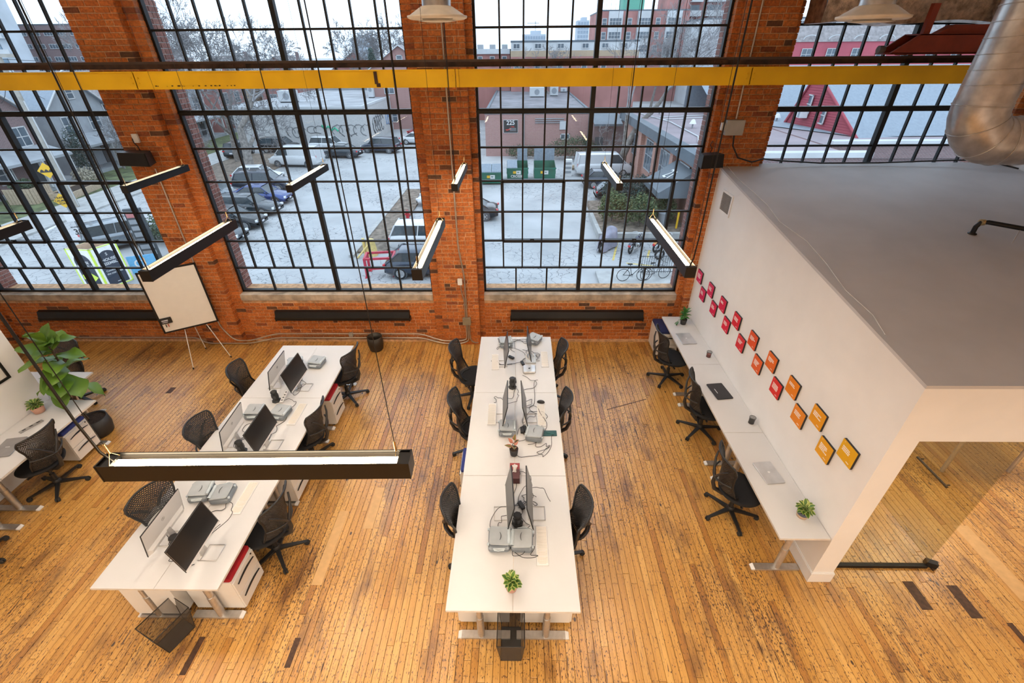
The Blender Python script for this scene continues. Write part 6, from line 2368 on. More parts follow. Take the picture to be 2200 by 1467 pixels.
# rows in the middle distance
rw = block('terrace_row', 'far red brick row of houses with white upper storey beyond the workshop', -9.5, -1.5, 88, 98, 4.8, XPINK, ROOFG)
MB().box(-9.5, -1.5, 87.5, 97, 4.3, 5.0).build('white_storey', XWHT, rw)
for k in range(4):
    add_win(rw, -8.4 + k * 2.0, 87.95, 2.6, 'S', .8, 1.4, 1, 2)
    MB().box(-8.8 + k * 2.0, -7.9 + k * 2.0, 88, 90, 5.0, 5.6).build('dormer', XSID, rw)
lw = block('loft_block', 'long pale loft building with a tan band beyond the workshop roof', -1.3, 19, 86, 100, 5.9, XWHT, ROOFG)
MB().box(-1.35, 19.05, 85.9, 86, 3.9, 4.7).build('tan_band', XTAN, lw)
MB().box(-1.35, 19.05, 85.92, 86, G, 3.9).build('brick_base', XPINK, lw)
for k, x in enumerate((-.4, 3, 6.6, 10.5, 13.6, 16.6)):
    add_win(lw, x, 85.9, 4.95, 'S', 1.1, .75, 2, 1)
    add_win(lw, x, 85.9, 2.2, 'S', .9, 1.2, 1, 2)
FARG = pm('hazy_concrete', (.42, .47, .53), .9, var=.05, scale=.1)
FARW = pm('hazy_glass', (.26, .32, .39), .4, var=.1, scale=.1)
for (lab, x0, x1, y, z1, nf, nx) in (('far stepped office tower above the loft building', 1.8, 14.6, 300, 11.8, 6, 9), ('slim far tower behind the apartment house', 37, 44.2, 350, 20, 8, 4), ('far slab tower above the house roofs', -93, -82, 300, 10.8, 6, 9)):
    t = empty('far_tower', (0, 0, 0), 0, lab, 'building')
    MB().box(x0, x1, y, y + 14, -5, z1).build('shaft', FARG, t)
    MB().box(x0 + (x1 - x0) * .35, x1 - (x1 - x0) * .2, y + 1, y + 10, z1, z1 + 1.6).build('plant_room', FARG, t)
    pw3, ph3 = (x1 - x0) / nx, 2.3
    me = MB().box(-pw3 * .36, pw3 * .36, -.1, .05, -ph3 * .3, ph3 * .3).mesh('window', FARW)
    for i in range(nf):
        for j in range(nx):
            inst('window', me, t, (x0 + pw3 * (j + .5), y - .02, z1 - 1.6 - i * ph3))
t = empty('tower_crane', (9, 305, 13), 0, 'tiny construction crane above the far stepped tower', 'crane')
MB().tube([(0, 0, 0), (0, 0, 5)], .25, 4).build('mast', FARG, t)
MB().tube([(-4.5, 0, 4), (2.0, 0, 4)], .25, 4).build('jib', FARG, t)
lt = block('glass_tower', 'tall pale residential tower at the top corner of the street window', -138, -111.3, 118, 121.5, 42, pm('tower_panel', (.50, .55, .60), .6, var=.1, scale=.2), ROOFG)
tw = MB().box(-1.2, 1.2, -.1, .1, -1.0, 1.0).mesh('window', pm('tower_window', (.16, .24, .31), .2, var=.3, scale=.5))
bal_me = MB().box(-1.3, 1.3, -.7, .7, 0, .15).box(-1.3, 1.3, -.7, -.62, .15, 1.0).mesh('balcony', XWHT)
for i in range(12):
    for j in range(8):
        inst('window', tw, lt, (-135.9 + j * 2.95, 117.95, 3 + i * 3.0))
    inst('balcony', bal_me, lt, (-112.8, 117.2, 1.7 + i * 3.0))
br_ = block('brown_block', 'brown brick block with white window bands beside the glass tower', -121, -101, 130, 150, 10.6, XB_DARK, ROOFG)
for i in range(4):
    for j in range(6):
        add_win(br_, -119 + j * 3.2, 129.9, 8.4 - i * 2.6, 'S', 2.2, 1.0, 3, 1)


# ------------------------------------------------------------------ houses
def house(lab, x, y, w, d, h, rz_, wall, roofm, gable_h=2.6, porch=True, seed=1):
    """gable faces local -y"""
    r = random.Random(seed)
    t = empty('house', (x, y, G), rz_, lab, 'house', 'houses outside')
    m = MB()
    m.box(-w / 2, w / 2, -d / 2, d / 2, 0, h)
    m.add([(-w / 2, -d / 2, h), (w / 2, -d / 2, h), (0, -d / 2, h + gable_h), (-w / 2, d / 2, h), (w / 2, d / 2, h), (0, d / 2, h + gable_h)], [(0, 1, 2), (4, 3, 5)])
    m.build('walls', wall, t)
    rf_ = MB()
    o = .35
    for s in (-1, 1):
        rf_.add([(0, -d / 2 - o, h + gable_h + .12), (s * (w / 2 + o), -d / 2 - o, h - .25), (s * (w / 2 + o), d / 2 + o, h - .25), (0, d / 2 + o, h + gable_h + .12),
                 (0, -d / 2 - o, h + gable_h - .02), (s * (w / 2 + o), -d / 2 - o, h - .39), (s * (w / 2 + o), d / 2 + o, h - .39), (0, d / 2 + o, h + gable_h - .02)],
                [(0, 1, 2, 3), (4, 7, 6, 5), (0, 4, 5, 1), (1, 5, 6, 2), (2, 6, 7, 3)])
    rf_.build('roof', roofm, t)
    f = MB()
    for s in (-1, 1):
        f.tube([(0, -d / 2 - o - .02, h + gable_h + .03), (s * (w / 2 + o), -d / 2 - o - .02, h - .34)], .09, 4)
        f.tube([(s * (w / 2 + o), -d / 2 - o, h - .36), (s * (w / 2 + o), d / 2 + o, h - .36)], .08, 5)
        f.tube([(s * (w / 2 + .06), -d / 2 - .05, 0), (s * (w / 2 + .06), -d / 2 - .05, h - .4)], .06, 5)
    f.build('white_trim', XFRM, t)
    for (xx, z) in ((-w * .24, 1.0), (w * .24, h * .58), (-w * .24, h * .58)):
        add_win(t, xx, -d / 2 - .03, z, 'S', 1.5, 1.6, 2, 2)
    add_win(t, 0, -d / 2 - .03, h + .35, 'S', .9, 1.1, 1, 2)
    for s, fc in ((1, 'E'), (-1, 'W')):
        for yy in (-d * .22, d * .2):
            add_win(t, s * (w / 2 + .03), yy, h * .58, fc, 1.1, 1.5, 1, 2)
    MB().box(w * .2 - .5, w * .2 + .5, -d / 2 - .06, -d / 2, .45, 2.5).build('front_door', DKTR, t)
    if porch:
        p = MB()
        p.box(-w / 2 + .1, w / 2 - .1, -d / 2 - 2.0, -d / 2, .0, .4)
        p.add([(-w / 2, -d / 2 - 2.3, 2.75), (w / 2, -d / 2 - 2.3, 2.75), (w / 2, -d / 2, 3.5), (-w / 2, -d / 2, 3.5), (-w / 2, -d / 2 - 2.3, 2.55), (w / 2, -d / 2 - 2.3, 2.55), (w / 2, -d / 2, 2.55), (-w / 2, -d / 2, 2.55)],
              [(0, 1, 2, 3), (4, 5, 1, 0), (4, 7, 6, 5), (0, 3, 7, 4), (1, 5, 6, 2)])
        p.build('porch', XSID, t)
        for s in (-1, 0, 1):
            MB().box(s * (w / 2 - .25) - .1, s * (w / 2 - .25) + .1, -d / 2 - 2.1, -d / 2 - 1.9, .4, 2.6).build('porch_post', XFRM, t)
    MB().box(w * .28, w * .28 + .6, 0, .6, h + gable_h * .2, h + gable_h + .8).build('chimney', XB_DARK, t)
    return t


E_ = pi / 2
house('brown brick gabled house across the street, nearest the picture edge', -49.0, 41.0, 6.4, 11, 6.0, E_, XB_DARK, SHING, seed=2)
house('grey sided gabled house second along the street', -50.0, 50.5, 6.6, 11, 6.2, E_, XSID, SHING, seed=3)
house('dark brick gabled house third along the street, behind bare shrubs', -50.0, 59.5, 6.6, 11, 6.0, E_, XB_DARK, SHINGB, seed=4)
house('grey gabled house fourth along the street', -50.5, 69.0, 6.8, 11, 6.2, E_, XSID, SHINGB, seed=5)
house('red brick gabled house fifth along the street', -50, 79, 7, 11, 6.3, E_, XPINK, SHINGB, seed=6)
house('pale house near the picture edge with a wide front window', -50.0, 31.5, 6.6, 11, 5.6, E_, XWHT, SHING, seed=7)
house('red gabled house with white trim beside the middle pier', -18.4, 84, 8.5, 12, 8.4, .15, XB_RED, SHINGB, 2.6, False, seed=8)
house('small far house with brown roof left of the red gabled house', -52, 118, 9, 12, 6.5, .1, XPINK, SHINGB, 3, False, seed=9)
house('far tan gabled house in the row of roofs under the bare trees', -64, 118, 12, 12, 6.6, -.1, XTAN, SHINGB, 3, False, seed=10)
house('far gabled house with grey roof in the row of roofs', -38, 128, 10, 12, 7.2, .05, XPINK, SHING, 3, False, seed=11)
house('far red gabled house tucked behind the big tree crown', -84, 122, 9, 12, 9.4, .1, XPINK, SHINGB, 3.2, False, seed=12)


# ------------------------------------------------------------------ bare trees
def tree(lab, x, y, h, spread, seed, trunk_r, levels=6, mat=BARKX, z=G, lean=(0, 0), first=.28, minr=.012, fork=None):
    r = random.Random(seed)
    t = empty('bare_tree', (x, y, z), 0, lab, 'tree', 'bare winter trees')
    tr, tw = MB(), MB()

    def grow(p, d, L, rad, lv):
        n = 3
        pts, q, dd = [p], p.copy(), d.copy()
        for k in range(n):
            dd = (dd + Vector((r.gauss(0, .13), r.gauss(0, .13), r.gauss(.03, .08)))).normalized()
            q = q + dd * (L / n)
            pts.append(q.copy())
        rs = [max(minr, rad * (1 - .38 * k / n)) for k in range(n + 1)]
        (tr if lv <= 1 else tw).tube(pts, rs, 7 if lv <= 1 else (4 if lv <= 3 else 3), caps=False)
        if lv >= levels:
            return
        nb = 3 if lv == 0 else r.choice((2, 3, 3))
        if lv == levels - 1:
            nb = 4
        for b_ in range(nb):
            a = r.uniform(0, 2 * pi)
            sp = r.uniform(.45, .95) * spread
            ax = dd.orthogonal().normalized()
            ax.rotate(Matrix.Rotation(a, 3, dd))
            nd_ = (dd * cos(sp) + ax * sin(sp))
            nd_.z += .10 if lv < 3 else .0
            i = n if b_ < 2 else r.randint(1, n)
            grow(pts[i], nd_.normalized(), L * r.uniform(.62, .82), rs[i] * r.uniform(.6, .75), lv + 1)
    grow(Vector((0, 0, 0)), Vector((lean[0], lean[1], 1)).normalized(), h * first, trunk_r, 0)
    tr.build('trunk', mat, t)
    o = tw.build('branches', TWIG if mat is BARKX else mat, t)
    return t


tree('large spreading bare tree standing by the parking lot', -26.6, 46.6, 15.5, 1.0, 21, .48, 8, lean=(-.05, 0), minr=.014)
tree('bare tree leaning over the street behind the large spreading tree', -31.5, 53.5, 15, .95, 22, .35, 8, minr=.016)
tree('tall thin-leaved tree at the corner of the parking lot window', -41, 62, 19, .8, 23, .35, 7, minr=.018)
tree('bare tree beside the white cargo van in front of the orange brick office', 10.2, 47.6, 14.5, .72, 24, .42, 7, first=.34, minr=.012)
tree('low bare shrub tree in front of the dark brick annex', 9.0, 50.5, 5.5, 1.0, 25, .12, 5, minr=.012)
tree('small bare tree in front of the third house', -42.3, 57, 8, 1.0, 26, .14, 6, minr=.014)
tree('bare shrub tree in front of the second house', -41.8, 50, 6.5, 1.1, 27, .12, 6, minr=.014)
tree('bare tree in front of the fifth house', -42.5, 76, 10, 1.0, 28, .2, 6, minr=.02)
tree('large hazy bare tree in front of the loft building', 6.2, 80, 13.0, .9, 29, .3, 7, minr=.02)
tree('bare tree before the balcony tower', 36, 100, 17, .8, 30, .3, 7, minr=.025)
tree('bare tree in front of the apartment house', 27, 105, 14, .8, 31, .3, 7, minr=.025)
far = [(-58, 100), (-47, 104), (-70, 104), (-36, 112), (-77, 98), (-30, 120), (-63, 92), (-25, 116)]
src = None
for k, (x, y) in enumerate(far):
    lab = 'hazy bare tree in the far row, ' + ['fourth', 'fifth', 'second', 'sixth', 'first', 'seventh', 'third', 'eighth'][k] + ' from the street side'
    if src is None:
        src = tree(lab, x, y, 17, .9, 40, .32, 7, minr=.03)
    else:
        o = dup(src, (x, y, G), k * 1.3, lab)
        o.scale = (.9 + .03 * k,) * 3

t = empty('spruce_tree', (-27.6, 100, G), 0, 'dark conical spruce between the far house roofs', 'tree')
MB().tube([(0, 0, 0), (0, 0, 11)], [.2, .03], 6).build('trunk', BARKX, t)
m = MB()
r = random.Random(3)
for k in range(700):
    z = 2.0 + 8.8 * r.random()
    a = r.uniform(0, 6.28)
    d = (11 - z) * .28 * r.uniform(.4, 1)
    p = Vector((d * cos(a), d * sin(a), z))
    q = Vector((cos(a), sin(a), -.35)) * .5
    s = Vector((-sin(a), cos(a), 0)) * .16
    m.add([p - s, p + q, p + s, p + Vector((0, 0, .18))], [(0, 1, 3), (3, 1, 2)])
m.build('needles', pm('spruce_green', (.06, .09, .08), .9), t)


# ------------------------------------------------------------------ leafy shrubs
def shrub(name, lab, x, y, z, rx, ry, h, mat, n, seed, size=.075, group='shrubs outside', cat='shrub'):
    r = random.Random(seed)
    t = empty(name, (x, y, z), 0, lab, cat, group)
    MB().tube([(0, 0, 0), (.03, .02, h * .55)], [.06, .03], 6).build('stem', BARKX, t)
    m = MB()
    for k in range(int(n * 1.5)):
        a, b_ = r.uniform(0, 6.28), math.acos(r.uniform(-.75, 1))
        d = r.uniform(.62, 1.03) * (1 + .15 * sin(3 * a + seed))
        p = Vector((rx * d * sin(b_) * cos(a), ry * d * sin(b_) * sin(a), h * .5 + h * .5 * d * cos(b_)))
        u = Vector((r.gauss(0, 1), r.gauss(0, 1), r.gauss(0, 1))).normalized() * size
        v = u.orthogonal().normalized() * size * .55
        m.add([p - u, p + v, p + u, p - v], [(0, 1, 2, 3)])
    m.build('foliage', mat, t)
    return t


YEWD = pm('dark_evergreen', (0.036, 0.06, 0.052), .8, var=.5, scale=4)
YEWG = pm('olive_evergreen', (0.08, 0.112, 0.048), .8, var=.4, scale=4)
IVY = pm('ivy_green', (0.056, 0.088, 0.048), .8, var=.5, scale=4)
REDS = pm('red_brown_shrub', (0.16, 0.088, 0.072), .9, var=.4, scale=4)
shrub('evergreen_shrub', 'wide dark evergreen shrub beside the black parked car', 8.0, 34.0, G + .5, 2.0, 1.3, 2.2, YEWD, 2600, 1)
shrub('evergreen_shrub', 'dull purple-brown shrub next to the dark evergreen', 10.1, 34.6, G + .5, 1.0, 1.1, 2.3, REDS, 1200, 2)
shrub('evergreen_shrub', 'rounded olive shrub at the corner of the planted bed', 6.35, 30.9, G + .4, .95, .95, 2.1, YEWG, 1800, 3)
shrub('evergreen_shrub', 'rounded olive shrub in the middle of the planted bed', 8.0, 30.0, G + .4, 1.0, .95, 2.1, YEWG, 1900, 4)
shrub('evergreen_shrub', 'olive shrub at the office end of the planted bed', 9.9, 30.9, G + .4, .8, .8, 1.8, YEWG, 1200, 5)
shrub('ivy_hedge', 'rambling ivy hedge behind the green bins', 6.2, 53.8, G, 2.8, 1.2, 2.4, IVY, 2200, 6)
shrub('ivy_hedge', 'low ivy patch behind the first green bin', .4, 54.6, G, 2.0, .6, 1.4, IVY, 900, 7)
shrub('green_hedge', 'dense green hedge behind the pylon sign', -22.6, 29.6, G, 1.3, 2.6, 2.0, IVY, 2400, 8)
shrub('evergreen_shrub', 'tall dark green conifer beside the second house', -42.5, 46.6, G, .9, .9, 4.6, YEWD, 1500, 9)
shrub('dry_shrub', 'pale dry grass clump in front of the second house', -41.0, 44.2, G, 1.0, 1.0, 1.3, pm('dry_grass', (.42, .38, .30), .9, var=.3, scale=4), 900, 10)
shrub('dry_shrub', 'russet shrub in front of the third house', -40.6, 53.4, G, 1.6, 2.0, 2.2, REDS, 1600, 11)
shrub('dry_shrub', 'grey twiggy shrub near the street behind the pier speaker', -39.6, 58.0, G, 1.6, 2.4, 2.3, pm('grey_twigs', (.24, .22, .22), .9, var=.3, scale=4), 1600, 12)

# planted bed kerb, yellow lines, posts and bins
slab('kerb', 5.1, 5.35, 28.3, 33.2, G, G + .45, KERB, 'low concrete edge of the planted bed beside the covered motorcycle', 'kerb')
slab('kerb', 5.35, 11, 28.3, 28.6, G, G + .45, KERB, 'low concrete front edge of the planted bed behind the motorcycles', 'kerb')
slab('lawn', 5.35, 11, 28.6, 36, G, G + .42, MULCH, 'mulched planted bed in front of the orange brick office', 'lawn')
YLN = pm('faded_yellow_line', (.62, .47, .14), .8, var=.2, scale=5)
for (x0, y0, x1, y1) in ((5.5, 25.0, 6.3, 28.0), (6.2, 24.6, 9.5, 23.6), (7.6, 25.4, 8.0, 26.6)):
    m = MB()
    d = Vector((x1 - x0, y1 - y0, 0))
    nn = Vector((-d.y, d.x, 0)).normalized() * .06
    a = Vector((x0, y0, G + .004))
    m.add([a - nn, a + d - nn, a + d + nn, a + nn], [(0, 1, 2, 3)])
    tag(m.build('line_marking', YLN), 'faded yellow parking line on the asphalt', 'marking', kind='structure')
for k, (x, y) in enumerate(((10.35, 29.4), (10.75, 29.0))):
    t = empty('bollard', (x, y, G), 0, 'yellow steel post by the office corner, ' + ['farther', 'nearer'][k] + ' of two', 'post', 'yellow posts')
    MB().tube([(0, 0, 0), (0, 0, 1.5)], .07, 10).build('post', YELS, t)
    MB().lathe([(.07, 1.5), (.05, 1.55), (.001, 1.57)], 10).build('cap', YELS, t)
t = empty('trash_can', (9.6, 30.0, G + .4), 0, 'grey lidded trash can beside the yellow posts', 'bin')
MB().lathe([(.30, 0), (.36, .85)], 16).build('barrel', XGRY, t)
MB().lathe([(.38, .85), (.37, .92), (.1, 1.0), (.001, 1.0)], 16).build('lid', XGRY, t)


# ------------------------------------------------------------------ green dumpsters
DGRN = pm('dumpster_green', (0.0096, 0.128, 0.084), .55, var=.1, scale=2)
LIDB = pm('dumpster_lid', (.20, .25, .30), .5, var=.1)
for k, (x, y, op, lab) in enumerate(((-2.5, 43.4, False, 'green dumpster with closed ribbed lid, nearest the middle pier'), (-.15, 45.1, True, 'middle green dumpster with half open lid and scrawled writing'), (2.42, 45.1, True, 'green dumpster with open lid next to the white cabinet'))):
    t = empty('dumpster', (x, y, G), .03, lab, 'dumpster', 'green dumpsters')
    w, d, h = .98, .80, 1.35
    m = MB()
    m.add([(-w, -d * .8, .12), (w, -d * .8, .12), (w, d, .12), (-w, d, .12), (-w, -d, h * .82), (w, -d, h * .82), (w, d, h * 1.1), (-w, d, h * 1.1)], [(0, 3, 2, 1), (0, 1, 5, 4), (1, 2, 6, 5), (2, 3, 7, 6), (3, 0, 4, 7)])
    m.box(-w - .05, w + .05, -d - .05, -d + .02, h * .76, h * .84)
    for xx in (-w * .98, w * .98):
        m.box(xx - .06, xx + .06, -.5, .4, .55, .75)
    m.build('body', DGRN, t)
    for s in (-1, 1):
        l = MB()
        if op and (s > 0 or k == 2):
            l.box(s * w / 2 - w / 2 + .02, s * w / 2 + w / 2 - .02, d, d + .06, h * 1.1, h * 1.1 + 1.1)
        else:
            Mx = Matrix.Translation((0, -d, h * .83)) @ Matrix.Rotation(math.atan2(h * .28, 2 * d), 4, 'X')
            l.box(s * w / 2 - w / 2 + .02, s * w / 2 + w / 2 - .02, -.05, 2 * d * 1.02, .0, .05, 0, Mx)
            for q in range(5):
                xx = s * w / 2 - w / 2 + .12 + q * .17
                l.box(xx, xx + .06, 0, 2 * d, .05, .09, 0, Mx)
        l.build('lid', LIDB, t)
    if op:
        MB().box(-w * .9, w * .9, -d * .8, d * .9, .7, .8).build('rubbish', pm('rubbish%d' % k, (.12, .09, .08), .9, var=.5, scale=6), t)
    MB().box(-.12, .30, -d * .94 - .02, -d * .9, .55, .88).build('white_sticker', WHTS, t)
    MB().box(-.42, -.14, -d * .95 - .02, -d * .9, .62, .84).build('yellow_sticker', YELS, t)
    text('sticker_print', 'W', .2, DGRN, t, frameM((.06, -d * .94 - .026, .72), (1, 0, 0), (0, 0, 1)), bold=.01)
    if k == 1:
        text('scrawled_writing', 'CROSSR', .32, WHTS, t, frameM((-.05, -d * .9 - .02, .36), (1, 0, 0), (0, 0, 1)), bold=.01)
    for (sx, sy) in ((-.75, -.45), (.75, -.45), (-.75, .55), (.75, .55)):
        MB().lathe([(.07, -.03), (.07, .03)], 10, (sx, sy, .07), axis='X').build('wheel', RUB, t)
t = empty('metal_cabinet', (4.75, 46.2, G), 0, 'tall white louvred cabinet beside the green dumpsters', 'cabinet')
MB().box(-.35, .35, -.3, .3, 0, 1.5).build('housing', WHTS, t)
for q in range(3):
    MB().box(-.28, .28, -.33, -.30, .3 + q * .4, .5 + q * .4).build('louvre', XGRY, t)
for q in range(4):
    m = MB()
    m.box(-1.5, 1.5, -.12, .12, 0, .12)
    o = m.build('timber_beam', pm('raw_timber%d' % q, (.52, .42, .30), .8), None, (6.2 + .2 * q, 49.2 - .3 * (q % 2), G + .13 * q), .1 * q)
    tag(o, 'pale timber in the stack beside the white van, ' + ['bottom', 'second', 'third', 'top'][q] + ' piece', 'timber', 'timber stack')

# ------------------------------------------------------------------ motorcycles and bicycles
CHR = pm('chrome', (.62, .63, .64), .15, .95)


def motorcycle(lab, x, y, hd, col, orange=False):
    t = empty('motorcycle', (x, y, G), hd, lab, 'motorcycle', 'motorcycles outside')
    for xx, rr in ((.72, .31), (-.68, .32)):
        w = MB()
        w.tube([(xx + (rr - .06) * cos(a), 0, rr + (rr - .06) * sin(a)) for a in [2 * pi * k / 20 for k in range(20)]], .065, 7, closed=True)
        w_ = w.build('tyre', TYRE, t)
        sp = MB()
        for k in range(8):
            a = pi * k / 8
            sp.tube([(xx + (rr - .08) * cos(a), 0, rr + (rr - .08) * sin(a)), (xx - (rr - .08) * cos(a), 0, rr - (rr - .08) * sin(a))], .008, 4)
        sp.lathe([(.07, -.06), (.07, .06)], 10, (xx, 0, rr), axis='Y')
        sp.build('spokes', CHR, w_)
    f = MB()
    f.tube([(.72, .06, .31), (.52, .06, .78), (.47, .05, .92)], .022, 6)
    f.tube([(.72, -.06, .31), (.52, -.06, .78), (.47, -.05, .92)], .022, 6)
    f.tube([(.48, 0, .80), (.0, 0, .70), (-.35, 0, .62), (-.68, 0, .32)], .03, 6)
    f.build('frame', CHR, t)
    e = MB()
    e.rbox((.05, 0, .42), (.46, .30, .34), .06)
    e.lathe([(.10, -.20), (.10, .20)], 12, (.12, 0, .36), axis='Y')
    e.build('engine', CHR, t)
    g = MB()
    g.grid(lambda u, v: Vector((.20 + .27 * cos(pi * v) * 1, .13 * sin(pi * v) * cos(2 * pi * u), .74 + .12 * sin(pi * v) * sin(2 * pi * u))), 12, 8)
    g.build('fuel_tank', col, t)
    s = MB()
    s.rbox((-.28, 0, .70), (.52, .27, .10), .08)
    s.build('seat', RUB, t)
    h = MB()
    h.tube([(.30, -.40, .98), (.42, -.22, 1.02), (.46, 0, .95), (.42, .22, 1.02), (.30, .40, .98)], .016, 6)
    h.build('handlebar', CHR, t)
    MB().lathe([(.09, 0), (.09, .08), (.04, .12)], 12, (.55, 0, .84), axis='X').build('headlamp', CHR, t)
    MB().cbox((-.98, 0, .55), (.05, .14, .10)).build('tail_light', TAIL, t)
    mg = MB()
    mg.grid(lambda u, v: Vector((-.68 + .37 * cos(.2 + 2.2 * u), (-.10 + .2 * v), .32 + .37 * sin(.2 + 2.2 * u))), 8, 2)
    mg.grid(lambda u, v: Vector((.72 + .36 * cos(.9 + 1.7 * u), (-.08 + .16 * v), .31 + .36 * sin(.9 + 1.7 * u))), 8, 2)
    mg.build('mudguard', col, t)
    x_ = MB()
    x_.tube([(.15, -.18, .30), (-.2, -.20, .20), (-.75, -.20, .26)], .04, 7)
    x_.build('exhaust', CHR, t)
    MB().tube([(-.05, .10, .3), (.0, .28, .01)], .012, 5).build('side_stand', CHR, t)
    return t


motorcycle('dark chrome motorcycle parked behind the yellow lines', 7.1, 26.6, .95, paint('bike_navy', (.05, .055, .09)))
motorcycle('orange and black motorcycle next to the chrome motorcycle', 8.75, 26.7, .75, paint('bike_orange', (.55, .20, .03)))
motorcycle('black motorcycle with red tail light near the office corner', 8.9, 25.2, pi + .1, paint('bike_black', (.02, .02, .025)))
motorcycle('white and dark motorcycle farthest along by the brick jamb', 10.6, 26.9, .9, paint('bike_white', (.6, .6, .6)))
cm_ = empty('covered_motorcycle', (5.45, 26.9, G), .95, 'motorcycle under a grey-lilac fabric cover', 'motorcycle')
COVER = pm('lilac_cover', (0.24, 0.232, 0.288), .6, var=.12, scale=3, bump=.3, bscale=5)


def cvr(u, v):
    s = 2 * u - 1
    top = 1.02 + .30 * math.exp(-((s - .45) / .28) ** 2) + .06 * math.exp(-((s + .5) / .3) ** 2) - .25 * abs(s) ** 6
    q = 2 * v - 1
    w = (.30 + .14 * math.exp(-((s - .4) / .3) ** 2)) * (1 - .55 * abs(s) ** 8)
    k = min(1, abs(q) * 1.9)
    side = (abs(q) * 1.9 - 1) / .9 if abs(q) * 1.9 > 1 else 0
    zz = top * (1 - .10 * k * k) - side * (top - .14)
    yy = (1 if q > 0 else -1) * w * (k * .75 + .25 * side + .06 * sin(14 * s + 3 * q) * side)
    return Vector((s * (1.02 + .06 * side), yy, max(.10, zz)))


MB().grid(cvr, 22, 16).build('cover', COVER, cm_)
w = MB()
w.tube([(-.80 + .26 * cos(a), 0, .31 + .26 * sin(a)) for a in [2 * pi * k / 18 for k in range(18)]], .06, 6, closed=True)
w.build('wheel', TYRE, cm_)


def bicycle(lab, x, y, hd, col):
    t = empty('bicycle', (x, y, G + .15), hd, lab, 'bicycle', 'bicycles at the fence')
    for xx in (-.52, .52):
        w = MB()
        w.tube([(xx + .33 * cos(a), 0, .34 + .33 * sin(a)) for a in [2 * pi * k / 24 for k in range(24)]], .017, 5, closed=True)
        wo = w.build('wheel', TYRE, t)
        s = MB()
        for k in range(9):
            a = pi * k / 9
            s.tube([(xx + .32 * cos(a), 0, .34 + .32 * sin(a)), (xx - .32 * cos(a), 0, .34 - .32 * sin(a))], .0025, 3)
        s.build('spokes', CHR, wo)
    f = MB()
    B0, S0, H0 = (-.08, 0, .30), (-.20, 0, .80), (.36, 0, .80)
    for a, b_ in ((B0, S0), (B0, H0), (S0, H0), (B0, (-.52, 0, .34)), (S0, (-.52, 0, .34)), (H0, (.52, 0, .34)), (S0, (-.22, 0, .92)), (H0, (.34, 0, .95))):
        f.tube([a, b_], .016, 6)
    f.build('frame', col, t)
    MB().rbox((-.23, 0, .94), (.26, .13, .05), .05).build('saddle', RUB, t)
    MB().tube([(.42, -.26, 1.0), (.36, -.2, 1.0), (.33, 0, .96), (.36, .2, 1.0), (.42, .26, 1.0)], .013, 6).build('handlebar', RUB, t)
    MB().lathe([(.09, -.01), (.09, .01)], 14, (-.08, .03, .30), axis='Y').build('chainring', CHR, t)
    c = MB()
    for s in (-1, 1):
        c.tube([(-.08, s * .06, .30), (-.08 + s * .10, s * .06, .30 - s * .13)], .01, 5)
    c.build('crank', CHR, t)
    return t


bicycle('black bicycle nearest the lot at the railings', 5.95, 21.9, .05, paint('cycle_black', (.02, .02, .022)))
bicycle('grey bicycle leaning at the middle of the railings', 7.15, 22.1, .25, paint('cycle_grey', (.16, .16, .18)))
bicycle('dark bicycle at the far end of the railings by the brick jamb', 9.0, 22.2, .1, paint('cycle_dark', (.04, .04, .05)))
fc = empty('railing_fence', (6.6, 22.75, G + .15), .02, 'low black railing behind the bicycles', 'fence')
for z in (.12, 1.0):
    MB().box(-.2, 5.0, -.015, .015, z, z + .03).build('rail', DKTR, fc)
ba = MB().box(-.009, .009, -.009, .009, 0, 1.0).mesh('baluster', DKTR)
for k in range(42):
    inst('baluster', ba, fc, (-.15 + k * .122, 0, .05))

# ------------------------------------------------------------------ red frame, yellow hydrant
rs = empty('red_steel_frame', (-7.55, 23.2, G), .12, 'red welded steel frame standing on the asphalt', 'frame')
RDP = pm('red_frame_paint', (.48, .03, .06), .5, var=.08)
for (sx, sy) in ((-.75, -.45), (.75, -.45), (-.75, .45), (.75, .45)):
    m = MB()
    m.cbox((0, 0, .55), (.13, .13, 1.1))
    m.box(-.12, .12, -.12, .12, 0, .03)
    m.build('leg', RDP, rs, (sx, sy, 0))
for (a, b_, c, d, z) in ((-.75, .75, -.5, -.4, 1.0), (-.75, .75, .4, .5, 1.0), (-.8, -.7, -.45, .45, 1.0), (.7, .8, -.45, .45, 1.0), (-.75, .75, -.5, -.42, .45), (.7, .78, -.45, .45, .45)):
    MB().box(a, b_, c, d, z, z + .11).build('cross_bar', RDP, rs)
hy = empty('yellow_drum', (-8.85, 25.9, G), 0, 'yellow drum shaped guard at the kerb end', 'drum')
YD = pm('pale_yellow_paint', (.68, .52, .20), .6, var=.1)
MB().lathe([(.34, 0), (.30, .5), (.24, .85), (.27, .9), (.2, .98), (.001, 1.0)], 14).build('drum', YD, hy)
MB().tube([(-.1, -.2, .7), (-.75, -.55, .02)], .06, 6).build('brace', YD, hy)
MB().tube([(-.45, .1, 0), (-.45, .1, 1.0)], .09, 8).build('post', YD, hy)
ht = empty('fire_hydrant', (-8.0, 32.3, G), 0, 'small red hydrant behind the white off-roader', 'hydrant')
MB().lathe([(.14, 0), (.12, .1), (.12, .6), (.16, .62), (.13, .75), (.02, .82), (.001, .82)], 12).build('barrel', pm('hydrant_red', (.55, .03, .05), .5), ht)
MB().lathe([(.06, -.2), (.06, .2)], 8, (0, 0, .5), axis='X').build('nozzles', MAT['hydrant_red'], ht)

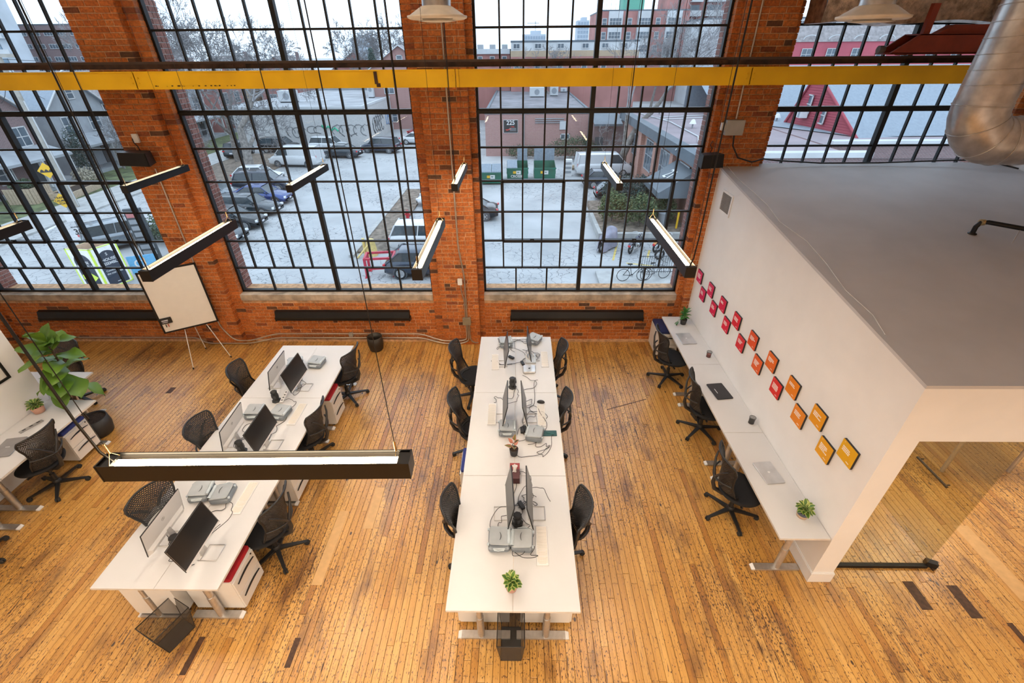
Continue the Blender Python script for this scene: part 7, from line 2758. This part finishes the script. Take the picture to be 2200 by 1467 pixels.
# ------------------------------------------------------------------ street furniture on the far side
up_ = empty('utility_pole', (-35.2, 35.8, G), 0, 'thick pale utility pole on the sidewalk across the street', 'pole')
MB().tube([(0, 0, 0), (0, 0, 11.5)], [.24, .17], 12).build('shaft', POLE, up_)
MB().box(-1.2, 1.2, -.08, .08, 10.2, 10.4).build('crossarm', POLE, up_)
m = MB()
m.tube([(0, 0, 8.6), (.8, .6, 8.1), (1.6, 1.8, 8.8), (2.0, 2.6, 9.6)], .07, 6)
m.build('lamp_arm', XWHT, up_)
MB().tube([(.2, 0, .2), (.2, 0, 7.6)], .05, 6).build('riser', XWHT, up_)
for k, (x1, y1, z1) in enumerate(((-48, 46, 1.2), (-60, 20, 4.5), (-35, 85, 5.2), (-48, 52, 1.0))):
    a, b_ = Vector((-35.2, 35.8, G + 9.6 + .25 * k)), Vector((x1, y1, z1))
    m = MB()
    m.tube([a.lerp(b_, s / 8) - Vector((0, 0, .9 * (1 - (s / 4 - 1) ** 2))) for s in range(9)], .02, 4)
    tag(m.build('overhead_wire', DKTR), 'thin overhead wire from the utility pole to ' + ['the first house', 'the picture edge', 'the far end of the street', 'the second house'][k], 'wire')
sp_ = empty('sign_post', (-24.15, 24.0, G), 0, 'street sign post with two yellow diamonds and a speed limit plate', 'street sign')
MB().tube([(0, .05, 0), (0, .05, 5.9)], .035, 8).build('post', XGRY, sp_)
fdir = Vector((.35, -1, 0)).normalized()
rdir = Vector((1, .35, 0)).normalized()


def diamond(z, lab):
    c = Vector((0, 0, z)) + fdir * .04
    s = .38
    ps = [c + rdir * s, c + Vector((0, 0, s)), c - rdir * s, c - Vector((0, 0, s))]
    m = MB()
    m.add(ps + [p - fdir * .02 for p in ps], [(0, 1, 2, 3), (7, 6, 5, 4), (0, 4, 5, 1), (1, 5, 6, 2), (2, 6, 7, 3), (3, 7, 4, 0)])
    return m.build('diamond_plate', YELS, sp_, label=lab)


diamond(5.37, 'yellow diamond plate with black road bumps')
m = MB()
pts = []
for k in range(25):
    s = -.28 + .56 * k / 24
    pts.append(Vector((0, 0, 5.33 + .10 * abs(sin(k / 24 * 3 * pi)))) + rdir * s + fdir * .045)
low = [Vector((0, 0, 5.28)) + rdir * (-.28 + .56 * k / 24) + fdir * .045 for k in range(25)]
m.add(pts + low, [(k, k + 1, 26 + k, 25 + k) for k in range(24)])
m.build('bump_symbol', BLKS, sp_)
diamond(3.85, 'yellow diamond plate with black lettering')
for k, w in enumerate(('TRAFFIC', 'CALMING', 'ZONE')):
    text('lettering', w, .15, BLKS, sp_, frameM(Vector((0, 0, 4.0 - .15 * k)) + fdir * .048, rdir, (0, 0, 1)), bold=.004)
c = Vector((0, 0, 2.15)) + fdir * .04
MB().box(-.30, .30, -.012, .012, -.42, .42, 0, frameM(c, rdir, (0, 0, 1)) @ Matrix.Rotation(pi / 2, 4, 'X')).build('speed_plate', WHTS, sp_)
text('lettering', 'MAXIMUM', .11, BLKS, sp_, frameM(c + fdir * .02 + Vector((0, 0, .28)), rdir, (0, 0, 1)), bold=.003)
text('lettering', '30', .42, BLKS, sp_, frameM(c + fdir * .02 + Vector((0, 0, -.0)), rdir, (0, 0, 1)), bold=.012)
MB().box(-.28, .28, -.014, .014, -.10, .10, 0, frameM(c - Vector((0, 0, .56)), rdir, (0, 0, 1)) @ Matrix.Rotation(pi / 2, 4, 'X')).build('km_plate', BLKS, sp_)
text('lettering', 'km/h', .12, WHTS, sp_, frameM(c + fdir * .022 - Vector((0, 0, .56)), rdir, (0, 0, 1)))
MB().box(-.28, .28, -.012, .012, -.25, .25, 0, frameM(c + Vector((0, 0, .85)), rdir, (0, 0, 1)) @ Matrix.Rotation(pi / 2, 4, 'X')).build('parking_plate', WHTS, sp_)
MB().lathe([(.13, 0), (.12, .01)], 14).build('red_disc', pm('sign_orange_red', (.7, .14, .06), .5), sp_)
sp_.children[-1].matrix_local = frameM(c + Vector((0, 0, .92)) + fdir * .02, rdir, (0, 0, 1))

# advertising box, open topped
ab = empty('advertising_box', (-22.0, 21.9, G), 0, 'open topped advertising box with dark arch panels and a yellow-green arrow', 'sign')
LIME = pm('lime_edge', (.62, .78, .10), .6)
CARD = pm('plywood_inside', (.58, .42, .30), .7)
NAVY = pm('panel_navy', (.025, .035, .055), .5)
PAPR = pm('panel_white', (.80, .79, .76), .6)
p0, p1, p2, p3 = Vector((-.85, -.45, 0)), Vector((.50, -.60, 0)), Vector((1.0, .55, 0)), Vector((-.35, .70, 0))
hh = 2.15
for a, b_, art in ((p0, p1, 1), (p1, p2, 2), (p2, p3, 0), (p3, p0, 0)):
    d = (b_ - a)
    L = d.length
    x_ = d.normalized()
    nrm2 = Vector((x_.y, -x_.x, 0))
    F = Matrix(((x_.x, -nrm2.x, 0, a.x), (x_.y, -nrm2.y, 0, a.y), (0, 0, 1, 0), (0, 0, 0, 1)))
    m = MB()
    m.box(0, L, .0, .04, .0, hh, 0, F)
    m.build('side_panel', PAPR if art else CARD, ab)
    MB().box(0.02, L - .02, .041, .05, .0, hh - .01, 0, F).build('inner_face', CARD, ab)
    e = MB()
    for (u0, u1, z0, z1) in ((0, .06, 0, hh), (L - .06, L, 0, hh), (0, L, hh - .05, hh), (0, L, 0, .05)):
        e.box(u0, u1, -.012, .0, z0, z1, 0, F)
    e.build('lime_border', LIME, ab)
    if art:
        ar = []
        for k in range(13):
            g = pi * k / 12
            ar.append((L / 2 + .47 * cos(g), 1.42 + .47 * sin(g)))
        poly = [(L / 2 - .47, .08), (L / 2 + .47, .08)] + ar
        m = MB()
        m.add([F @ Vector((u, -.006, z)) for u, z in poly], [tuple(range(len(poly)))])
        m.build('arch_panel', NAVY, ab)
        R3 = F.to_3x3()
        yv = (0, 0, 1)
        for (wd, z, s) in (('S', 1.70, .20), ('HOUSE', 1.42, .20), ('ASSEMBLY', 1.22, .20)):
            text('lettering', wd, s, WHTS, ab, frameM(F @ Vector((L / 2, -.012, z)), x_, yv), bold=.004)
        if art == 1:
            m = MB()
            m.add([F @ Vector((L / 2 + u, -.014, z)) for u, z in ((-.42, .75), (.05, .75), (.05, .92), (.45, .62), (.05, .32), (.05, .50), (-.42, .50))], [tuple(range(7))])
            m.build('arrow', LIME, ab)
        else:
            for (wd, z) in (('Condos from', .86), ('the mid $500s', .70)):
                text('lettering', wd, .13, WHTS, ab, frameM(F @ Vector((L / 2, -.012, z)), x_, yv), bold=.002)
            MB().box(L / 2 - .08, L / 2 + .08, -.014, -.010, .20, .23, 0, F).build('small_print', WHTS, ab)
py_ = empty('pylon_sign', (-21.9, 25.4, G), .35, 'grey pylon directory sign with pale slats beside the green hedge', 'sign')
MB().box(-.42, .42, -.10, .10, 0, 3.0).build('panel', DKTR, py_)
for k in range(7):
    MB().box(-.34, .34, -.13, -.10, .3 + k * .37, .55 + k * .37).build('name_slat', XGRY if k != 6 else pm('slat_red', (.45, .16, .16), .6), py_)
bb = empty('sandwich_board', (-20.35, 22.8, G), .4, 'light blue street board with a white initial beside the advertising box', 'sign')
MB().box(-.65, .65, -.03, .03, .25, 1.25).build('panel', pm('board_blue', (.12, .36, .58), .5), bb)
text('lettering', 'C', .6, WHTS, bb, frameM((-.2, -.04, .8), (1, 0, 0), (0, 0, 1)), bold=.01)
for s in (-1, 1):
    MB().box(s * .55 - .03, s * .55 + .03, -.04, .04, 0, .3).build('leg', XWHT, bb)
# front garden planters and bins across the street
gp_ = empty('garden_planter', (-38.6, 40.2, G + .08), .15, 'long raised timber planter bed by the sidewalk', 'planter')
TIMB = pm('planter_timber', (.46, .36, .26), .8, var=.1)
for (a, b_, c, d) in ((-.9, .9, -2.2, -2.1), (-.9, .9, 2.1, 2.2), (-.9, -.8, -2.1, 2.1), (.8, .9, -2.1, 2.1)):
    MB().box(a, b_, c, d, 0, .5).build('board', TIMB, gp_)
MB().box(-.8, .8, -2.1, 2.1, .1, .42).build('soil', SOIL, gp_)
gp2 = empty('garden_planter', (-40.3, 37.6, G + .08), .1, 'square slatted timber planter with a green shrub near the house', 'planter')
for q in range(8):
    MB().box(-1.0 + q * .25, -1.0 + q * .25 + .22, -1.06, -1.0, 0, 1.2).build('slat', TIMB, gp2)
    MB().box(1.0, 1.06, -1.0 + q * .25, -1.0 + q * .25 + .22, 0, 1.2).build('slat', TIMB, gp2)
MB().box(-1, 1, -1, 1, .05, 1.1).build('soil', SOIL, gp2)
shrub('evergreen_shrub', 'low green shrub growing in the square slatted planter', -40.3, 37.6, G + 1.1, .9, .9, .7, IVY, 700, 14)
for k, (x, y, c) in enumerate(((-40.2, 33.6, (.03, .22, .16)), (-40.6, 32.6, (.05, .06, .10)))):
    t = empty('wheelie_bin', (x, y, G + .08), .2, ['green', 'dark blue'][k] + ' wheeled bin beside the house steps', 'bin')
    MB().add([(-.28, -.3, 0), (.28, -.3, 0), (.28, .3, 0), (-.28, .3, 0), (-.33, -.36, 1.0), (.33, -.36, 1.0), (.33, .36, 1.0), (-.33, .36, 1.0)], [(0, 3, 2, 1), (4, 5, 6, 7), (0, 1, 5, 4), (1, 2, 6, 5), (2, 3, 7, 6), (3, 0, 4, 7)]).build('tub', pm('bin_col%d' % k, c, .5), t)
    MB().rbox((0, 0, 1.04), (.7, .78, .07), .05).build('lid', MAT['bin_col%d' % k], t)
